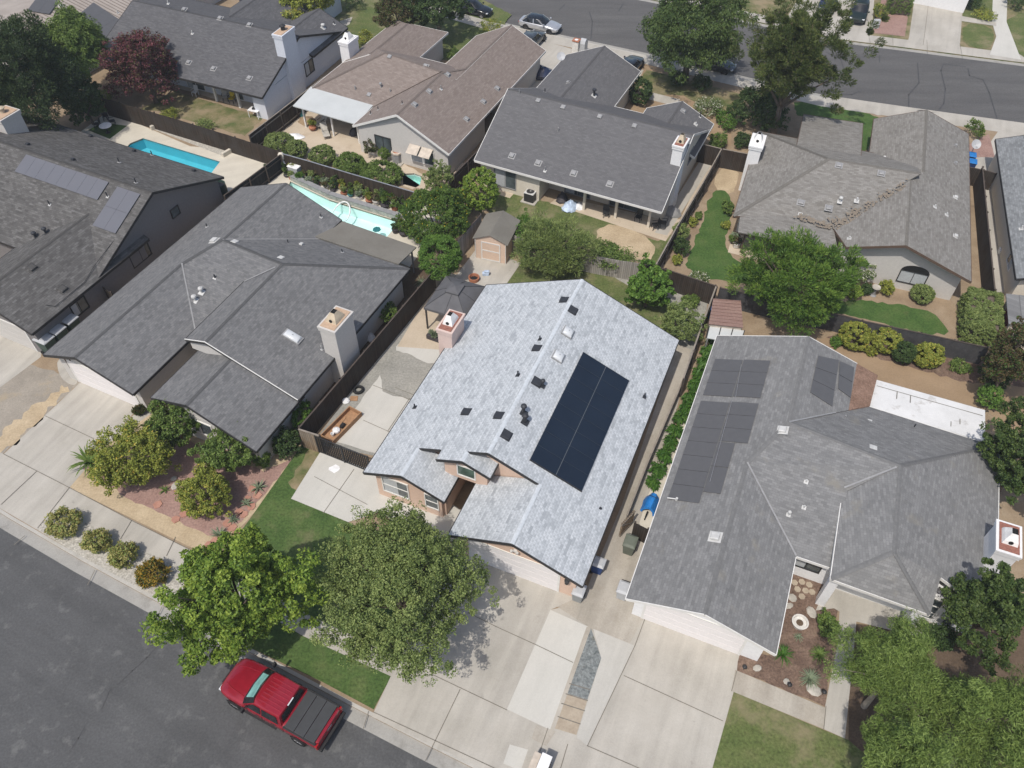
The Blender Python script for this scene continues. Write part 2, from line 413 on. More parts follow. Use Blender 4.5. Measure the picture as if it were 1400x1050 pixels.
# kerb tops and footpaths that follow the streets
strip('kerb', offset_line(near, .655), offset_line(near, .84), M['kerb'], .012)
strip('kerb', offset_line(far, -.84), offset_line(far, -.655), M['kerb'], .012)
strip('pavement', offset_line(far, -2.5), offset_line(far, -.84), M['concrete'], .012)
strip('pavement', offset_line(far, 12.5), offset_line(far, 14.4), M['concrete'], .012)

def S(name, pts, mat, lv=1, **k): return sheet(name, pts, M[mat], lv, **k)
# -------- the house on the far left and its pool
S('driveway', [(-60, 455), (0, 436), (58, 470), (56, 488), (0, 530), (-60, 560)], 'concrete', 2)
S('side_yard_soil', [(-30, 548), (0, 528), (40, 497), (113, 520), (5, 621), (-60, 680)], 'sandy', 1, wob=.1)
S('straw_strip', [(-10, 610), (20, 575), (60, 548), (88, 524), (97, 530), (55, 572), (2, 622), (-30, 645)], 'straw', 2, wob=.3, seg=.3)
S('path', roundpoly([(78, 490), (101, 488), (98, 506), (108, 522), (100, 528), (86, 520), (79, 507)], 2), 'concrete', 3)
S('pool_deck', [(143, 156), (152, 153), (260, 200), (384, 212), (310, 266), (230, 252), (90, 195)], 'deck', 1, holes=[pool_b])
S('gravel_bed', [(207, 176), (216, 174), (318, 206), (304, 213)], 'pebble', 3)
S('lawn_patch', [(120, 178), (140, 168), (174, 172), (150, 190)], 'rich_lawn', 2)
# -------- white house back yard
S('back_lawn', [(190, 150), (240, 124), (330, 152), (362, 160), (335, 186), (215, 152)], 'dry_lawn', 1, wob=.1)
S('back_patio', [(232, 118), (270, 128), (362, 158), (366, 145), (300, 118), (245, 104)], 'patio', 2)
# -------- brown house back yard
S('back_patio', [(352, 185), (400, 120), (500, 160), (610, 215), (640, 225), (590, 262), (384, 208)], 'patio', 1, holes=[spa])
S('planter_soil', [(548, 212), (625, 232), (600, 250), (555, 225)], 'dirt', 2, wob=.1)
# -------- left neighbour
S('driveway', [(113, 520), (104, 508), (195, 557), (185, 562), (95, 667), (5, 621)], 'concrete', 2)
S('driveway', [(188, 562), (205, 560), (212, 575), (150, 610), (140, 612)], 'concrete', 1)
S('pavement', [(-60, 588), (5, 621), (95, 667), (270, 757), (330, 790), (318, 812), (255, 780), (75, 695), (50, 724), (-60, 660)], 'concrete', 2)
S('planting_strip', [(75, 695), (255, 780), (245, 838), (140, 778), (50, 724)], 'pebble', 2)
S('front_bed', [(140, 612), (215, 560), (360, 640), (413, 610), (420, 620), (335, 715), (285, 760), (95, 667), (108, 645)], 'straw', 1)
S('red_bark', [(112, 640), (230, 590), (360, 645), (405, 625), (330, 712), (300, 738), (180, 683)], 'redbark', 2, wob=.12)
S('side_soil', [(350, 618), (413, 590), (413, 610), (358, 645)], 'straw', 2)
S('pool_deck', [(375, 215), (388, 208), (470, 238), (580, 275), (610, 300), (560, 365), (460, 320), (360, 262)], 'deck', 2, holes=[pool_a])
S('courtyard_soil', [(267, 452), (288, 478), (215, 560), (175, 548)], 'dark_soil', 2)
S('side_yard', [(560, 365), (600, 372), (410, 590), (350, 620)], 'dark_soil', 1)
# -------- main house: front
S('lawn', [(413, 608), (437, 622), (398, 682), (476, 714), (560, 760), (640, 760), (600, 850), (531, 932), (511, 970), (440, 932), (330, 880), (250, 830), (340, 712)], 'front_lawn', 3)
S('bare_lawn_edge', [(425, 612), (444, 622), (405, 672), (396, 660)], 'dry_lawn', 4, wob=.12)
S('pavement', [(330, 790), (430, 845), (560, 905), (535, 925), (415, 870), (318, 812)], 'concrete', 4)
S('parking_pad', [(438, 618), (540, 655), (620, 690), (660, 720), (640, 745), (560, 730), (520, 700), (476, 714), (398, 682)], 'new_concrete', 5)
S('driveway', [(637, 700), (650, 758), (763, 807), (800, 812), (752.6, 834), (693, 970), (662, 1052), (508, 980), (531, 932)], 'concrete', 5)
S('driveway', [(806, 822), (840, 800), (884, 838), (1012, 890), (1003, 945), (964, 1196), (702, 1071), (662, 1052), (693, 970), (752, 834)], 'concrete', 4)
S('new_driveway_slab', [(752.6, 834), (804, 857), (752, 998), (693, 970)], 'new_concrete', 6)
S('side_path', [(763, 807), (778, 790), (800, 810), (850, 690), (905, 530), (925, 470), (945, 478), (893, 690), (884, 838), (850, 900), (804, 857), (756, 826)], 'old_concrete', 5.5)
S('driveway_slab', [(811, 860), (868, 883), (803, 1020), (788, 1008), (822, 900)], 'mid_concrete', 6)
S('gravel_strip', [(808, 859), (822, 900), (803, 957), (774, 948)], 'blue_gravel', 7)
S('stone_strip', [(774, 948), (803, 957), (788, 1005), (758, 996)], 'stone', 7)
S('edging', [(802, 857), (808, 859), (758, 998), (752, 998)], 'old_concrete', 7)
S('apron_slab', [(697, 1018), (722, 1025), (712, 1054), (688, 1044)], 'new_concrete', 7)
S('apron_slab', [(733, 991), (760, 1000), (747, 1020), (727, 1010)], 'old_concrete', 7)
# main house: side yard on the left
S('side_yard_gravel', [(428, 606), (520, 625), (600, 520), (662, 392), (660, 380), (600, 372)], 'gravel', 1)
S('side_slab', [(455, 602), (520, 622), (575, 545), (566, 549), (550, 543), (537, 542), (524, 535), (520, 513), (510, 525)], 'new_concrete', 2, wob=.05)
S('side_slab', [(540, 479), (548, 465), (640, 470), (600, 497), (578, 495), (570, 489), (557, 483)], 'new_concrete', 2, wob=.09, seg=.3)
S('gazebo_patio', [(543, 474), (573, 424), (600, 380), (690, 400), (625, 480)], 'patio', 3)
S('shed_pad', [(618, 385), (655, 335), (712, 360), (690, 392), (660, 400)], 'concrete', 4)
# main house: back yard
S('back_lawn', [(675, 390), (712, 360), (800, 345), (940, 420), (935, 470), (880, 440), (800, 392)], 'lawn', 2)
S('back_gravel', [(810, 362), (860, 376), (912, 395), (970, 412), (962, 436), (955, 470), (930, 520), (925, 470), (935, 425), (860, 390)], 'gravel', 3, wob=.12)
# -------- house in the middle of the back row
S('back_lawn', [(640, 262), (700, 262), (755, 278), (840, 306), (900, 330), (920, 320), (896, 364), (820, 345), (690, 310)], 'lawn', 1, wob=.1)
S('bare_patch', roundpoly([(812, 312), (845, 305), (890, 325), (895, 345), (885, 358), (850, 350), (820, 335)], 2), 'straw', 2, wob=.15)
S('back_patio', [(752, 278), (765, 268), (905, 300), (930, 300), (975, 205), (995, 205), (910, 330)], 'patio', 3)
S('side_path', [(960, 215), (986, 204), (912, 322), (895, 318)], 'concrete', 4)
S('step_slab', [(680, 258), (705, 262), (697, 271), (680, 266)], 'patio', 3)
S('front_yard', [(700, 100), (880, 85), (1000, 130), (1000, 200), (900, 170)], 'tan_dirt', 1)
S('driveway', [(640, 60), (690, 42), (775, 65), (880, 96), (872, 112), (745, 130), (690, 110)], 'concrete', 3)
S('front_lawn', [(872, 112), (884, 95), (1010, 128), (1025, 150), (980, 160), (935, 130), (890, 130)], 'dry_lawn', 3, wob=.1)
S('front_path', [(887, 136), (893, 127), (930, 136), (925, 146)], 'concrete', 4)
S('front_lawn', [(420, 10), (580, -40), (700, 20), (680, 45), (640, 90), (600, 80), (500, 80), (470, 60)], 'lawn', 1, wob=.1)
S('front_path', [(462, 30), (482, 23), (478, 33), (470, 38)], 'concrete', 2)
# -------- top right house
S('yard_soil', [(925, 310), (965, 220), (1020, 230), (1000, 300), (1130, 330), (1330, 395), (1330, 470), (1178, 438), (985, 395), (900, 365)], 'dirt', 1)
S('sand_patch', roundpoly([(985, 228), (1012, 232), (1006, 262), (985, 268), (975, 250)], 2), 'straw', 2, wob=.1)
S('side_lawn', roundpoly([(972, 262), (1000, 260), (1000, 300), (990, 330), (1005, 360), (1065, 360), (1060, 395), (935, 375), (945, 340), (962, 300)], 1), 'rich_lawn', 2, wob=.14, seg=.35)
S('small_patio', [(995, 345), (1002, 318), (1045, 330), (1045, 358)], 'patio', 3)
S('back_lawn', roundpoly([(1130, 412), (1174, 410), (1246, 419), (1276, 427), (1292, 442), (1297, 456), (1268, 458), (1220, 446), (1180, 435), (1135, 428)], 1), 'rich_lawn', 2, wob=.16, seg=.35)
S('front_lawn', [(1085, 140), (1127, 136), (1200, 160), (1190, 200), (1176, 215), (1170, 168), (1090, 158)], 'rich_lawn', 2, wob=.1)
S('pavement', [(1127, 130), (1200, 158), (1260, 150), (1420, 190), (1420, 171), (1250, 148)], 'concrete', 4)
S('front_bed', [(1320, 200), (1352, 183), (1360, 215), (1322, 215)], 'redbark', 3)
S('driveway', [(1322, 205), (1350, 200), (1375, 165), (1440, 178), (1440, 260), (1370, 240), (1330, 230)], 'concrete', 2)
S('side_path', [(1345, 255), (1358, 258), (1375, 400), (1362, 400)], 'concrete', 2)
# -------- right house
S('back_yard', [(1120, 465), (1180, 445), (1400, 500), (1400, 620), (1350, 560), (1200, 520)], 'tan_dirt', 2)
S('planting_bed', [(1130, 462), (1180, 440), (1400, 500), (1400, 528), (1330, 524), (1250, 505), (1178, 482)], 'mulch', 3, wob=.15)
S('side_strip', [(965, 470), (980, 460), (905, 660), (870, 730), (885, 690)], 'dirt', 6)
S('path', [(975, 470), (985, 470), (912, 672), (885, 735), (868, 735), (885, 680)], 'deck', 7)
S('entry_bed', [(1085, 780), (1150, 800), (1128, 965), (1008, 918), (1012, 893), (1060, 896)], 'mulch', 5, wob=.06)
S('entry_path', [(1005, 916), (1129, 968), (1126, 997), (1000, 945)], 'old_concrete', 6)
S('entry_path', [(1128, 965), (1145, 880), (1148, 830), (1172, 835), (1166, 900), (1155, 1010), (1126, 997)], 'concrete', 7)
S('porch', [(1115, 835), (1130, 800), (1300, 860), (1290, 880), (1170, 850), (1140, 832)], 'concrete', 8)
S('front_lawn', [(1003, 946), (1126, 998), (1160, 1012), (1250, 1090), (960, 1100)], 'lawn', 5)
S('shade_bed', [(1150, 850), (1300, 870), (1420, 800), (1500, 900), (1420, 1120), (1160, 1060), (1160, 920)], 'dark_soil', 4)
# -------- across the top street
S('driveway', [(1243, 50), (1250, 0), (1265, -60), (1345, -60), (1316, 12), (1312, 66), (1240, 60)], 'concrete', 4)
S('driveway', [(1070, 35), (1090, 0), (1110, -60), (1200, -60), (1192, 40), (1180, 55)], 'concrete', 4)
S('planter_bed', [(1192, 45), (1205, 0), (1245, 0), (1237, 50)], 'redbark', 5)
S('verge_lawn', roundpoly([(1316, 31), (1355, 36), (1360, 52), (1352, 69), (1316, 62)], 1), 'lawn', 5)
S('verge_lawn', roundpoly([(1376, 20), (1440, 20), (1440, 90), (1392, 78), (1378, 50)], 1), 'lawn', 5)
S('front_path', [(1358, -20), (1378, -20), (1376, 30), (1396, 82), (1353, 75), (1362, 50), (1356, 30)], 'new_concrete', 5)
S('front_path', [(1314, 22), (1362, 31), (1362, 36), (1314, 29)], 'concrete', 6)
S('lawn', [(1320, -30), (1360, -30), (1360, 30), (1316, 22)], 'lawn', 5)

# control joints and tar seams (thin strips a few millimetres above the slab)
def lines(name, segs, mat, w, z):
    mb = MB()
    for s_ in segs:
        P = [W(*p) for p in s_]
        for a, b in zip(P, P[1:]):
            t = (b-a).normalized()*(w/2); n = Vector((-t.y, t.x, 0))
            mb.face([(a.x-n.x-t.x, a.y-n.y-t.y, z), (b.x-n.x+t.x, b.y-n.y+t.y, z), (b.x+n.x+t.x, b.y+n.y+t.y, z), (a.x+n.x-t.x, a.y+n.y-t.y, z)])
    o = mb.build(name, M[mat]); o['kind'] = 'structure'; return o
lines('pavement_joints', [[(590, 922), (693, 971)], [(629, 943), (582, 1040)], [(640, 838), (678, 857), (733, 882), (783, 906)], [(511, 974), (660, 1043), (760, 1090)],
    [(853, 924), (988, 986)], [(868, 883), (803, 1020)], [(868, 883), (884, 840)], [(803, 1020), (900, 1062)], [(776, 1018), (766, 1052)], [(749, 996), (738, 1028)],
    [(5, 621), (95, 667), (180, 712), (270, 757)], [(62, 569), (128, 600)], [(50, 645), (2, 690)], [(95, 667), (52, 722)], [(180, 712), (165, 737)], [(1007, 918), (1000, 945)], [(1129, 966), (1126, 997)],
    [(484, 642), (442, 702)], [(430, 652), (502, 690)], [(497, 575), (535, 592)], [(560, 545), (530, 590)], [(510, 527), (566, 549)], [(540, 530), (565, 540)], [(1270, 0), (1262, 62)], [(1186, 42), (1190, 60)], [(1312, 60), (1316, 80)], [(1267, 55), (1268, 74)],
    [(1220, 47), (1221, 66)], [(20, 745), (34, 733)], [(120, 800), (130, 780)], [(212, 850), (222, 830)], [(497, 996), (504, 973)], [(240, 735), (228, 760)]], 'joint', .035, .04)
lines('tar_seams', [[(1255, 85), (1257, 112), (1243, 128), (1243, 146)], [(1290, 87), (1287, 95), (1293, 120), (1291, 140), (1285, 148)], [(1324, 92), (1326, 102), (1345, 108), (1353, 125), (1365, 165)], [(1203, 74), (1203, 84)], [(806, 15), (810, 28), (808, 52)], [(772, 5), (765, 12)], [(1148, 128), (1165, 128), (1177, 123)], [(852, 4), (846, 14)], [(1290, 86), (1320, 90)], [(1130, 70), (1150, 80), (1155, 96)]], 'tar', .11, RZ+.012)
lines('paving_gaps', [[(779, 935), (806, 943)], [(768, 962), (799, 972)], [(763, 980), (793, 990)], [(774, 949), (803, 958)]], 'joint', .05, .034)
lines('asphalt_crack', [[(222, 874), (200, 898), (180, 916), (160, 935)], [(115, 992), (106, 1008), (97, 1022)], [(150, 940), (138, 968)]], 'tar', .05, RZ+.012)
# ------------------------------------------------------------------ house kit
M['roof_blue'] = shingle('blue_grey_shingles', (.31, .332, .35), (.465, .492, .515), (.535, .56, .58), .155, .30, .03, w2=.5, dash=.5)
M['roof_steel'] = shingle('steel_grey_shingles', (.15, .158, .163), (.205, .215, .22), (.26, .272, .278), .15, .3, .04)
M['roof_dark'] = shingle('dark_grey_shingles', (.122, .123, .125), (.155, .156, .158), (.192, .192, .192), .145, .25, .05)
M['roof_mid'] = shingle('mid_grey_shingles', (.155, .156, .156), (.19, .191, .19), (.235, .235, .233), .145, .27, .045, patch=(.23, .215, .18))
M['roof_taupe'] = shingle('taupe_shingles', (.165, .156, .142), (.212, .203, .187), (.255, .246, .23), .145, .3, .05)
M['roof_brown'] = shingle('brown_shingles', (.185, .152, .134), (.215, .18, .16), (.25, .212, .19), .145, .3, .03)
M['roof_slate'] = shingle('slate_shingles', (.109, .108, .112), (.123, .122, .126), (.142, .141, .144), .14, .3, .02)
M['roof_charcoal'] = shingle('charcoal_shingles', (.088, .088, .093), (.106, .106, .111), (.13, .13, .134), .14, .3, .03)
M['roof_umber'] = shingle('umber_shingles', (.075, .073, .071), (.106, .103, .10), (.15, .147, .143), .15, .34, .06)
M['roof_rust'] = surface('needle_covered_roof', [(.3, (.17, .105, .075)), (.7, (.27, .175, .13))], 1.2, 9, .4, None, .95, .4)
M['roll_roof'] = surface('roll_roofing', [(.3, (.16, .15, .13)), (.7, (.20, .19, .165))], .5, 14, .12, (.4, .55, .7, (.14, .13, .11), .5), .95, .1)
M['white_roof'] = surface('white_painted_roof', [(.3, (.58, .58, .57)), (.7, (.68, .68, .67))], .8, 12, .05, (.9, .60, .66, (.38, .36, .33), .5), .8, .1)
M['white_panel'] = surface('white_metal_roof', [(.3, (.45, .47, .465)), (.7, (.52, .54, .535))], .4, 12, .03, None, .6, .05)
M['rib'] = plain('roof_rib', (.17, .145, .125), .8)
M['tan_metal'] = surface('ribbed_tan_roof', [(.3, (.29, .255, .225)), (.7, (.37, .33, .295))], .5, 10, .08, None, .8, .1)
M['peach'] = plain('peach_stucco', (.60, .44, .345), .9, 0, .05, 8)
M['pink'] = plain('pink_stucco', (.60, .47, .42), .9, 0, .05, 8)
M['cream'] = plain('cream_stucco', (.62, .57, .48), .9, 0, .05, 8)
M['white_st'] = plain('white_stucco', (.72, .72, .72), .9, 0, .05, 6)
M['pale'] = plain('pale_stucco', (.52, .50, .47), .9, 0, .05, 6)
M['bluewhite'] = plain('pale_blue_stucco', (.60, .63, .68), .9, 0, .05, 6)
M['greytaupe'] = plain('taupe_stucco', (.19, .18, .178), .9, 0, .06, 6)
M['garage_white'] = plain('garage_door_white', (.74, .71, .70), .6, 0, .03, 5)
M['trim_dark'] = plain('trim_dark', (.035, .034, .034), .6)
M['trim_white'] = plain('trim_white', (.68, .67, .64), .6, 0, .06)
M['trim_brown'] = plain('trim_brown', (.11, .075, .055), .7)
M['trim_grey'] = plain('trim_grey', (.25, .25, .25), .7)
M['beige_trim'] = plain('beige_trim', (.50, .44, .37), .7)
M['glass'] = glass('window_glass', (.07, .085, .09), .08, .7)
M['green_glass'] = glass('green_window', (.06, .10, .075), .1, .7)
M['blind'] = plain('window_blind', (.42, .44, .45), .5, 0, .12, 12)
M['solar_black'] = plain('solar_black', (.011, .018, .031), .18, 0, .12, .5, .5)
M['seam_dark'] = plain('seam_dark', (.03, .036, .046), .5); M['seam_grey'] = plain('seam_grey', (.10, .11, .12), .5)
M['solar_grey'] = plain('pool_collector', (.095, .095, .098), .45, .0, .06, 3, .4)
M['solar_silver'] = plain('solar_sheen', (.125, .128, .145), .4, .0, .03, .6, .5)
M['vent_grey'] = plain('vent_grey', (.30, .30, .30), .6, .2)
M['vent_dark'] = plain('vent_dark', (.042, .045, .052), .5, .2)
M['vent_white'] = plain('vent_white', (.50, .50, .485), .6)
M['skydome'] = plain('skylight_dome', (.58, .60, .61), .25, 0, .03, 3, .6, .4)
M['flue_clay'] = plain('flue_clay', (.50, .42, .31), .8)
M['flue_white'] = plain('flue_white', (.75, .74, .72), .7)
M['brick_cap'] = plain('brick_cap', (.26, .115, .085), .9, 0, .25, 9)
M['tan_cap'] = plain('tan_cap', (.46, .33, .23), .9, 0, .15, 6)
M['metal_dark'] = plain('metal_dark', (.05, .05, .052), .45, .4)
M['metal'] = plain('metal', (.45, .45, .46), .4, .6)
M['wood'] = plain('raw_wood', (.34, .20, .11), .8, 0, .2, 6)
M['black'] = plain('black_void', (.012, .012, .012), .9)

CAPS = {}
for k_, c_ in (('roof_blue', (.50, .535, .565)), ('roof_dark', (.088, .089, .091)), ('roof_mid', (.155, .156, .156)), ('roof_taupe', (.15, .142, .128)), ('roof_brown', (.155, .13, .116)), ('roof_slate', (.092, .091, .094)), ('roof_charcoal', (.075, .075, .079)), ('roof_umber', (.078, .076, .074))): CAPS[k_] = plain('ridge_'+k_, c_, .95, 0, .12, 5, .1)
class House:
    def __init__(s, name, label, ang, u0, v0, roofmat, wallmat, trim, cat='house', rname='roof'):
        s.ang = ang; s.o = (u0, v0); s.t = thing(name, label, cat, L(u0, v0, ang), R(ang-90))
        s.rm, s.wm, s.tm = M[roofmat], M[wallmat], M[trim]; s.cm = CAPS.get(roofmat, s.rm)
        s.roof = MB(); s.fas = MB(); s.wall = MB(); s.caps = []; s.flash = []
    def P(s, u, v, z): return (u-s.o[0], v-s.o[1], z)
    # -- measuring: rays of the photograph against planes of the house
    def pz(s, px, z):
        return (*UV_(W(px[0], px[1], z), s.ang), z)
    def pv(s, px, v):
        a = s.pz(px, 0); b = s.pz(px, 5); t = (v-a[1])/(b[1]-a[1]); return (a[0]+(b[0]-a[0])*t, v, 5*t)
    def pu(s, px, u):
        a = s.pz(px, 0); b = s.pz(px, 5); t = (u-a[0])/(b[0]-a[0]); return (u, a[1]+(b[1]-a[1])*t, 5*t)
    def pp(s, px, plane):
        "plane = (p0, slope, axis, z0): z = z0 + slope*(coord-p0)"
        p0, sl, ax, z0 = plane; a = s.pz(px, 0); b = s.pz(px, 5); k = 0 if ax == 'u' else 1
        t = (z0+sl*(a[k]-p0))/(5-sl*(b[k]-a[k])); return tuple(a[i]+(b[i]-a[i])*t for i in range(3))
    # -- roof
    def rf(s, pts, fas=(), t=.10, mb=None):
        Q = [Vector(s.P(*p)) for p in pts]
        n = Vector((0, 0, 0))
        for i in range(len(Q)):
            a, b = Q[i], Q[(i+1) % len(Q)]; n += a.cross(b)
        n.normalize()
        if n.z < 0: Q = Q[::-1]; n = -n; fas = [(len(Q)-2-i) % len(Q) for i in fas]
        h = Vector((0, 0, 1)).cross(n); h = h.normalized() if h.length > .02 else Vector((1, 0, 0)); up = n.cross(h)
        uv = [(q.dot(h)+30, q.dot(up)+30) for q in Q]
        mb = mb or s.roof
        mb.face(Q, uv); mb.face([q-Vector((0, 0, t)) for q in Q][::-1], uv[::-1])
        cen = sum(Q, Vector())/len(Q)
        for i in range(len(Q)):
            j = (i+1) % len(Q); a, b = Q[i], Q[j]; d = Vector((0, 0, t))
            mb.face([a, a-d, b-d, b], [(0, 0)]*4)
        for i in fas:
            a, b = Q[i], Q[(i+1) % len(Q)]; e = (b-a).normalized(); o = e.cross(Vector((0, 0, 1))).normalized()
            if (a-cen).dot(o) < 0: o = -o
            z = Vector((0, 0, -.085)); o2 = o*.022
            s.fas.beam(a+o2+z, b+o2+z, .04, .19)
    def rake(s, a, b):
        a = Vector(s.P(*a)); b = Vector(s.P(*b)); z = Vector((0, -.022, -.085)); s.fas.beam(a+z, b+z, .04, .19)
    def cap(s, a, b, sl=.4, sr=None, w=.115):
        sr = sl if sr is None else sr
        a = Vector(s.P(*a)); b = Vector(s.P(*b)); d = (b-a); ln = d.length; d.normalize()
        sd = d.cross(Vector((0, 0, 1))).normalized()
        n = max(2, int(ln/.16)); cm = MB(); s.caps.append(cm)
        for i in range(n):
            p = a+d*(ln*i/n); q = a+d*(ln*(i+1)/n); e0, e1 = .016, .03
            for sg, k in ((1, sr), (-1, sl)):
                lo = sd*(w*sg)-Vector((0, 0, w*k))
                u0 = rnd.random()*40
                pts = [p+Vector((0, 0, e0)), q+Vector((0, 0, e1)), q+lo+Vector((0, 0, e1)), p+lo+Vector((0, 0, e0))]
                cm.face(pts if sg < 0 else pts[::-1], [(u0, u0), (u0+.05, u0), (u0+.05, u0+.05), (u0, u0+.05)])
    def hipcap(s, a, b): s.cap(a, b, .2, .2, .14)
    def valley(s, a, b, w=.10, lift=.03):
        a = Vector(s.P(*a)); b = Vector(s.P(*b)); d = (b-a).normalized(); sd = d.cross(Vector((0, 0, 1))).normalized()*w/2; z = Vector((0, 0, lift))
        s.flash.append(MB().face([a-sd+z, b-sd+z, b+sd+z, a+sd+z]))
    def gable(s, axis, r, z, Lp, Rp, a0, a1, zl, zr, hip0=0, hip1=0, fas=True, wall=True, oh=.45, rk=.35, cap=True):
        f = (lambda p, a, zz: (p, a, zz)) if axis == 'v' else (lambda p, a, zz: (a, p, zz))
        s.rf([f(Lp, a0, zl), f(r, a0+hip0, z), f(r, a1-hip1, z), f(Lp, a1, zl)], ([0] if not hip0 else [])+([2] if not hip1 else [])+[3] if fas else ())
        s.rf([f(Rp, a0, zr), f(r, a0+hip0, z), f(r, a1-hip1, z), f(Rp, a1, zr)], ([0] if not hip0 else [])+([2] if not hip1 else [])+[3] if fas else ())
        if hip0: s.rf([f(Lp, a0, zl), f(r, a0+hip0, z), f(Rp, a0, zr)], [2])
        if hip1: s.rf([f(Lp, a1, zl), f(r, a1-hip1, z), f(Rp, a1, zr)], [2])
        if cap: s.cap(f(r, a0+hip0, z), f(r, a1-hip1, z), abs((z-zl)/(r-Lp)), abs((z-zr)/(r-Rp)))
        if wall: s.pent(axis, r, z, Lp, Rp, a0+(rk if not hip0 else oh), a1-(rk if not hip1 else oh), zl, zr, oh, bool(hip0 or hip1))
    def pent(s, axis, r, z, Lp, Rp, b0, b1, zl, zr, oh=.45, flat=False, z0=0):
        f = (lambda p, a, zz: s.P(p, a, zz)) if axis == 'v' else (lambda p, a, zz: s.P(a, p, zz))
        sgl = 1 if r > Lp else -1
        l, rr = Lp+oh*sgl, Rp-oh*sgl
        hl = zl+(z-zl)*abs((l-Lp)/(r-Lp))-.13; hr = zr+(z-zr)*abs((rr-Rp)/(r-Rp))-.13
        cs = [(l, z0), (rr, z0), (rr, hr), (r, z-.13), (l, hl)] if not flat else [(l, z0), (rr, z0), (rr, hr), (l, hl)]
        A = [f(p, b0, h) for p, h in cs]; B = [f(p, b1, h) for p, h in cs]
        n = len(cs)
        s.wall.face(A); s.wall.face(B[::-1])
        for i in range(n):
            j = (i+1) % n; s.wall.face([A[i], B[i], B[j], A[j]])
    def wbox(s, u0, u1, v0, v1, z0, z1, mb=None):
        (mb or s.wall).box(u0-s.o[0], u1-s.o[0], v0-s.o[1], v1-s.o[1], z0, z1)
    # -- details; every one its own mesh under the house
    def window(s, axis, at, a0, a1, z0, z1, sgn=-1, frame='trim_white', pane='glass', mull=1, sash=0, bars=0):
        "axis v: wall plane v = at, window spans u a0..a1; sgn -1 faces the smaller coordinate"
        def bx(mb, p0, p1, q0, q1, d0, d1):
            lo, hi = sorted((at+sgn*d0, at+sgn*d1))
            if axis == 'v': s.wbox(p0, p1, lo, hi, q0, q1, mb)
            else: s.wbox(lo, hi, p0, p1, q0, q1, mb)
        w = MB(); fw = .07
        bx(w, a0-fw, a1+fw, z0-fw, z0, 0, .06); bx(w, a0-fw, a1+fw, z1, z1+fw, 0, .06)
        bx(w, a0-fw, a0, z0, z1, 0, .06); bx(w, a1, a1+fw, z0, z1, 0, .06)
        for k in range(mull):
            c = a0+(a1-a0)*(k+1)/(mull+1); bx(w, c-.02, c+.02, z0, z1, .012, .05)
        for k in range(sash):
            c = z0+(z1-z0)*(k+1)/(sash+1); bx(w, a0, a1, c-.02, c+.02, .012, .048)
        o = w.build('window', M[frame], s.t)
        p = MB(); bx(p, a0, a1, z0, z1, .0, .012); p.build('pane', M[pane], o)
        if pane == 'glass' and rnd.random() < .7:
            b = MB(); c = rnd.uniform(.3, .6); bx(b, a0+.02, a0+(a1-a0)*c, z0+.02, z1-.02, .012, .0145); b.build('blind', M['blind'], o)
        return o
    def garage(s, axis, at, a0, a1, z1=2.1, sgn=-1, mat='garage_white', rows=4):
        mb = MB()
        for k in range(rows):
            z0 = .02+k*z1/rows
            for c in range(1):
                lo, hi = sorted((at, at+sgn*.03))
                if axis == 'v': s.wbox(a0, a1, lo, hi, z0, z0+z1/rows-.02, mb)
                else: s.wbox(lo, hi, a0, a1, z0, z0+z1/rows-.02, mb)
        o = mb.build('garage_door', M[mat], s.t)
        f = MB()
        lo, hi = sorted((at, at+sgn*.045))
        if axis == 'v':
            s.wbox(a0-.12, a0-.003, lo, hi, 0, z1+.1, f); s.wbox(a1+.003, a1+.12, lo, hi, 0, z1+.1, f); s.wbox(a0-.003, a1+.003, lo, hi, z1+.003, z1+.1, f)
        f.build('door_frame', M['trim_white'], o)
    def chimney(s, u0, u1, v0, v1, zb, zt, mat, capmat, fluemat, cone=True, ledge=True):
        mb = MB(); s.wbox(u0, u1, v0, v1, zb, zt, mb)
        if ledge: s.wbox(u0-.06, u1+.06, v0-.06, v1+.06, zt-.32, zt-.12, mb); s.wbox(u0-.09, u1+.09, v0-.09, v1+.09, zt-.118, zt+.02, mb)
        o = mb.build('chimney', M[mat], s.t)
        c = MB(); s.wbox(u0+.05, u1-.05, v0+.05, v1-.05, zt+.02, zt+.07, c); c.build('chimney_cap', M[capmat], o)
        uc, vc = (u0+u1)/2-s.o[0], (v0+v1)/2-s.o[1]; w, d = (u1-u0)*.36, (v1-v0)*.26
        f = MB()
        if cone:
            zz = zt+.07; h = .62; k = .38
            b = [(uc-w, vc-d, zz), (uc+w, vc-d, zz), (uc+w, vc+d, zz), (uc-w, vc+d, zz)]
            m_ = [(uc-w*.86, vc-d*.86, zz+.22), (uc+w*.86, vc-d*.86, zz+.22), (uc+w*.86, vc+d*.86, zz+.22), (uc-w*.86, vc+d*.86, zz+.22)]
            tp = [(uc-w*k, vc-d*k, zz+h), (uc+w*k, vc-d*k, zz+h), (uc+w*k, vc+d*k, zz+h), (uc-w*k, vc+d*k, zz+h)]
            f.loft([b, m_, tp], caps=False)
            f.build('flue', M[fluemat], o)
            g = MB().box(uc-w*k*.9, uc+w*k*.9, vc-d*k*.9, vc+d*k*.9, zz+h-.12, zz+h-.04); g.build('flue_opening', M['black'], o)
            g = MB()
            g.lathe([(.12, 0), (.12, .006)], 12, (0, 0, 0))
            mo = g.build('spark_vent', M['black'], o); mo.location = (uc, vc-d*.93, zz+.15); mo.rotation_euler = (R(80), 0, 0)
        else:
            f.lathe([(.2, 0), (.2, .35), (.3, .36), (.3, .42), (.05, .55)], 12, (uc, vc, zt+.07)); f.build('flue', M[fluemat], o)
    def onroof(s, px, plane, fn):
        p = s.pp(px, plane); return fn(p)
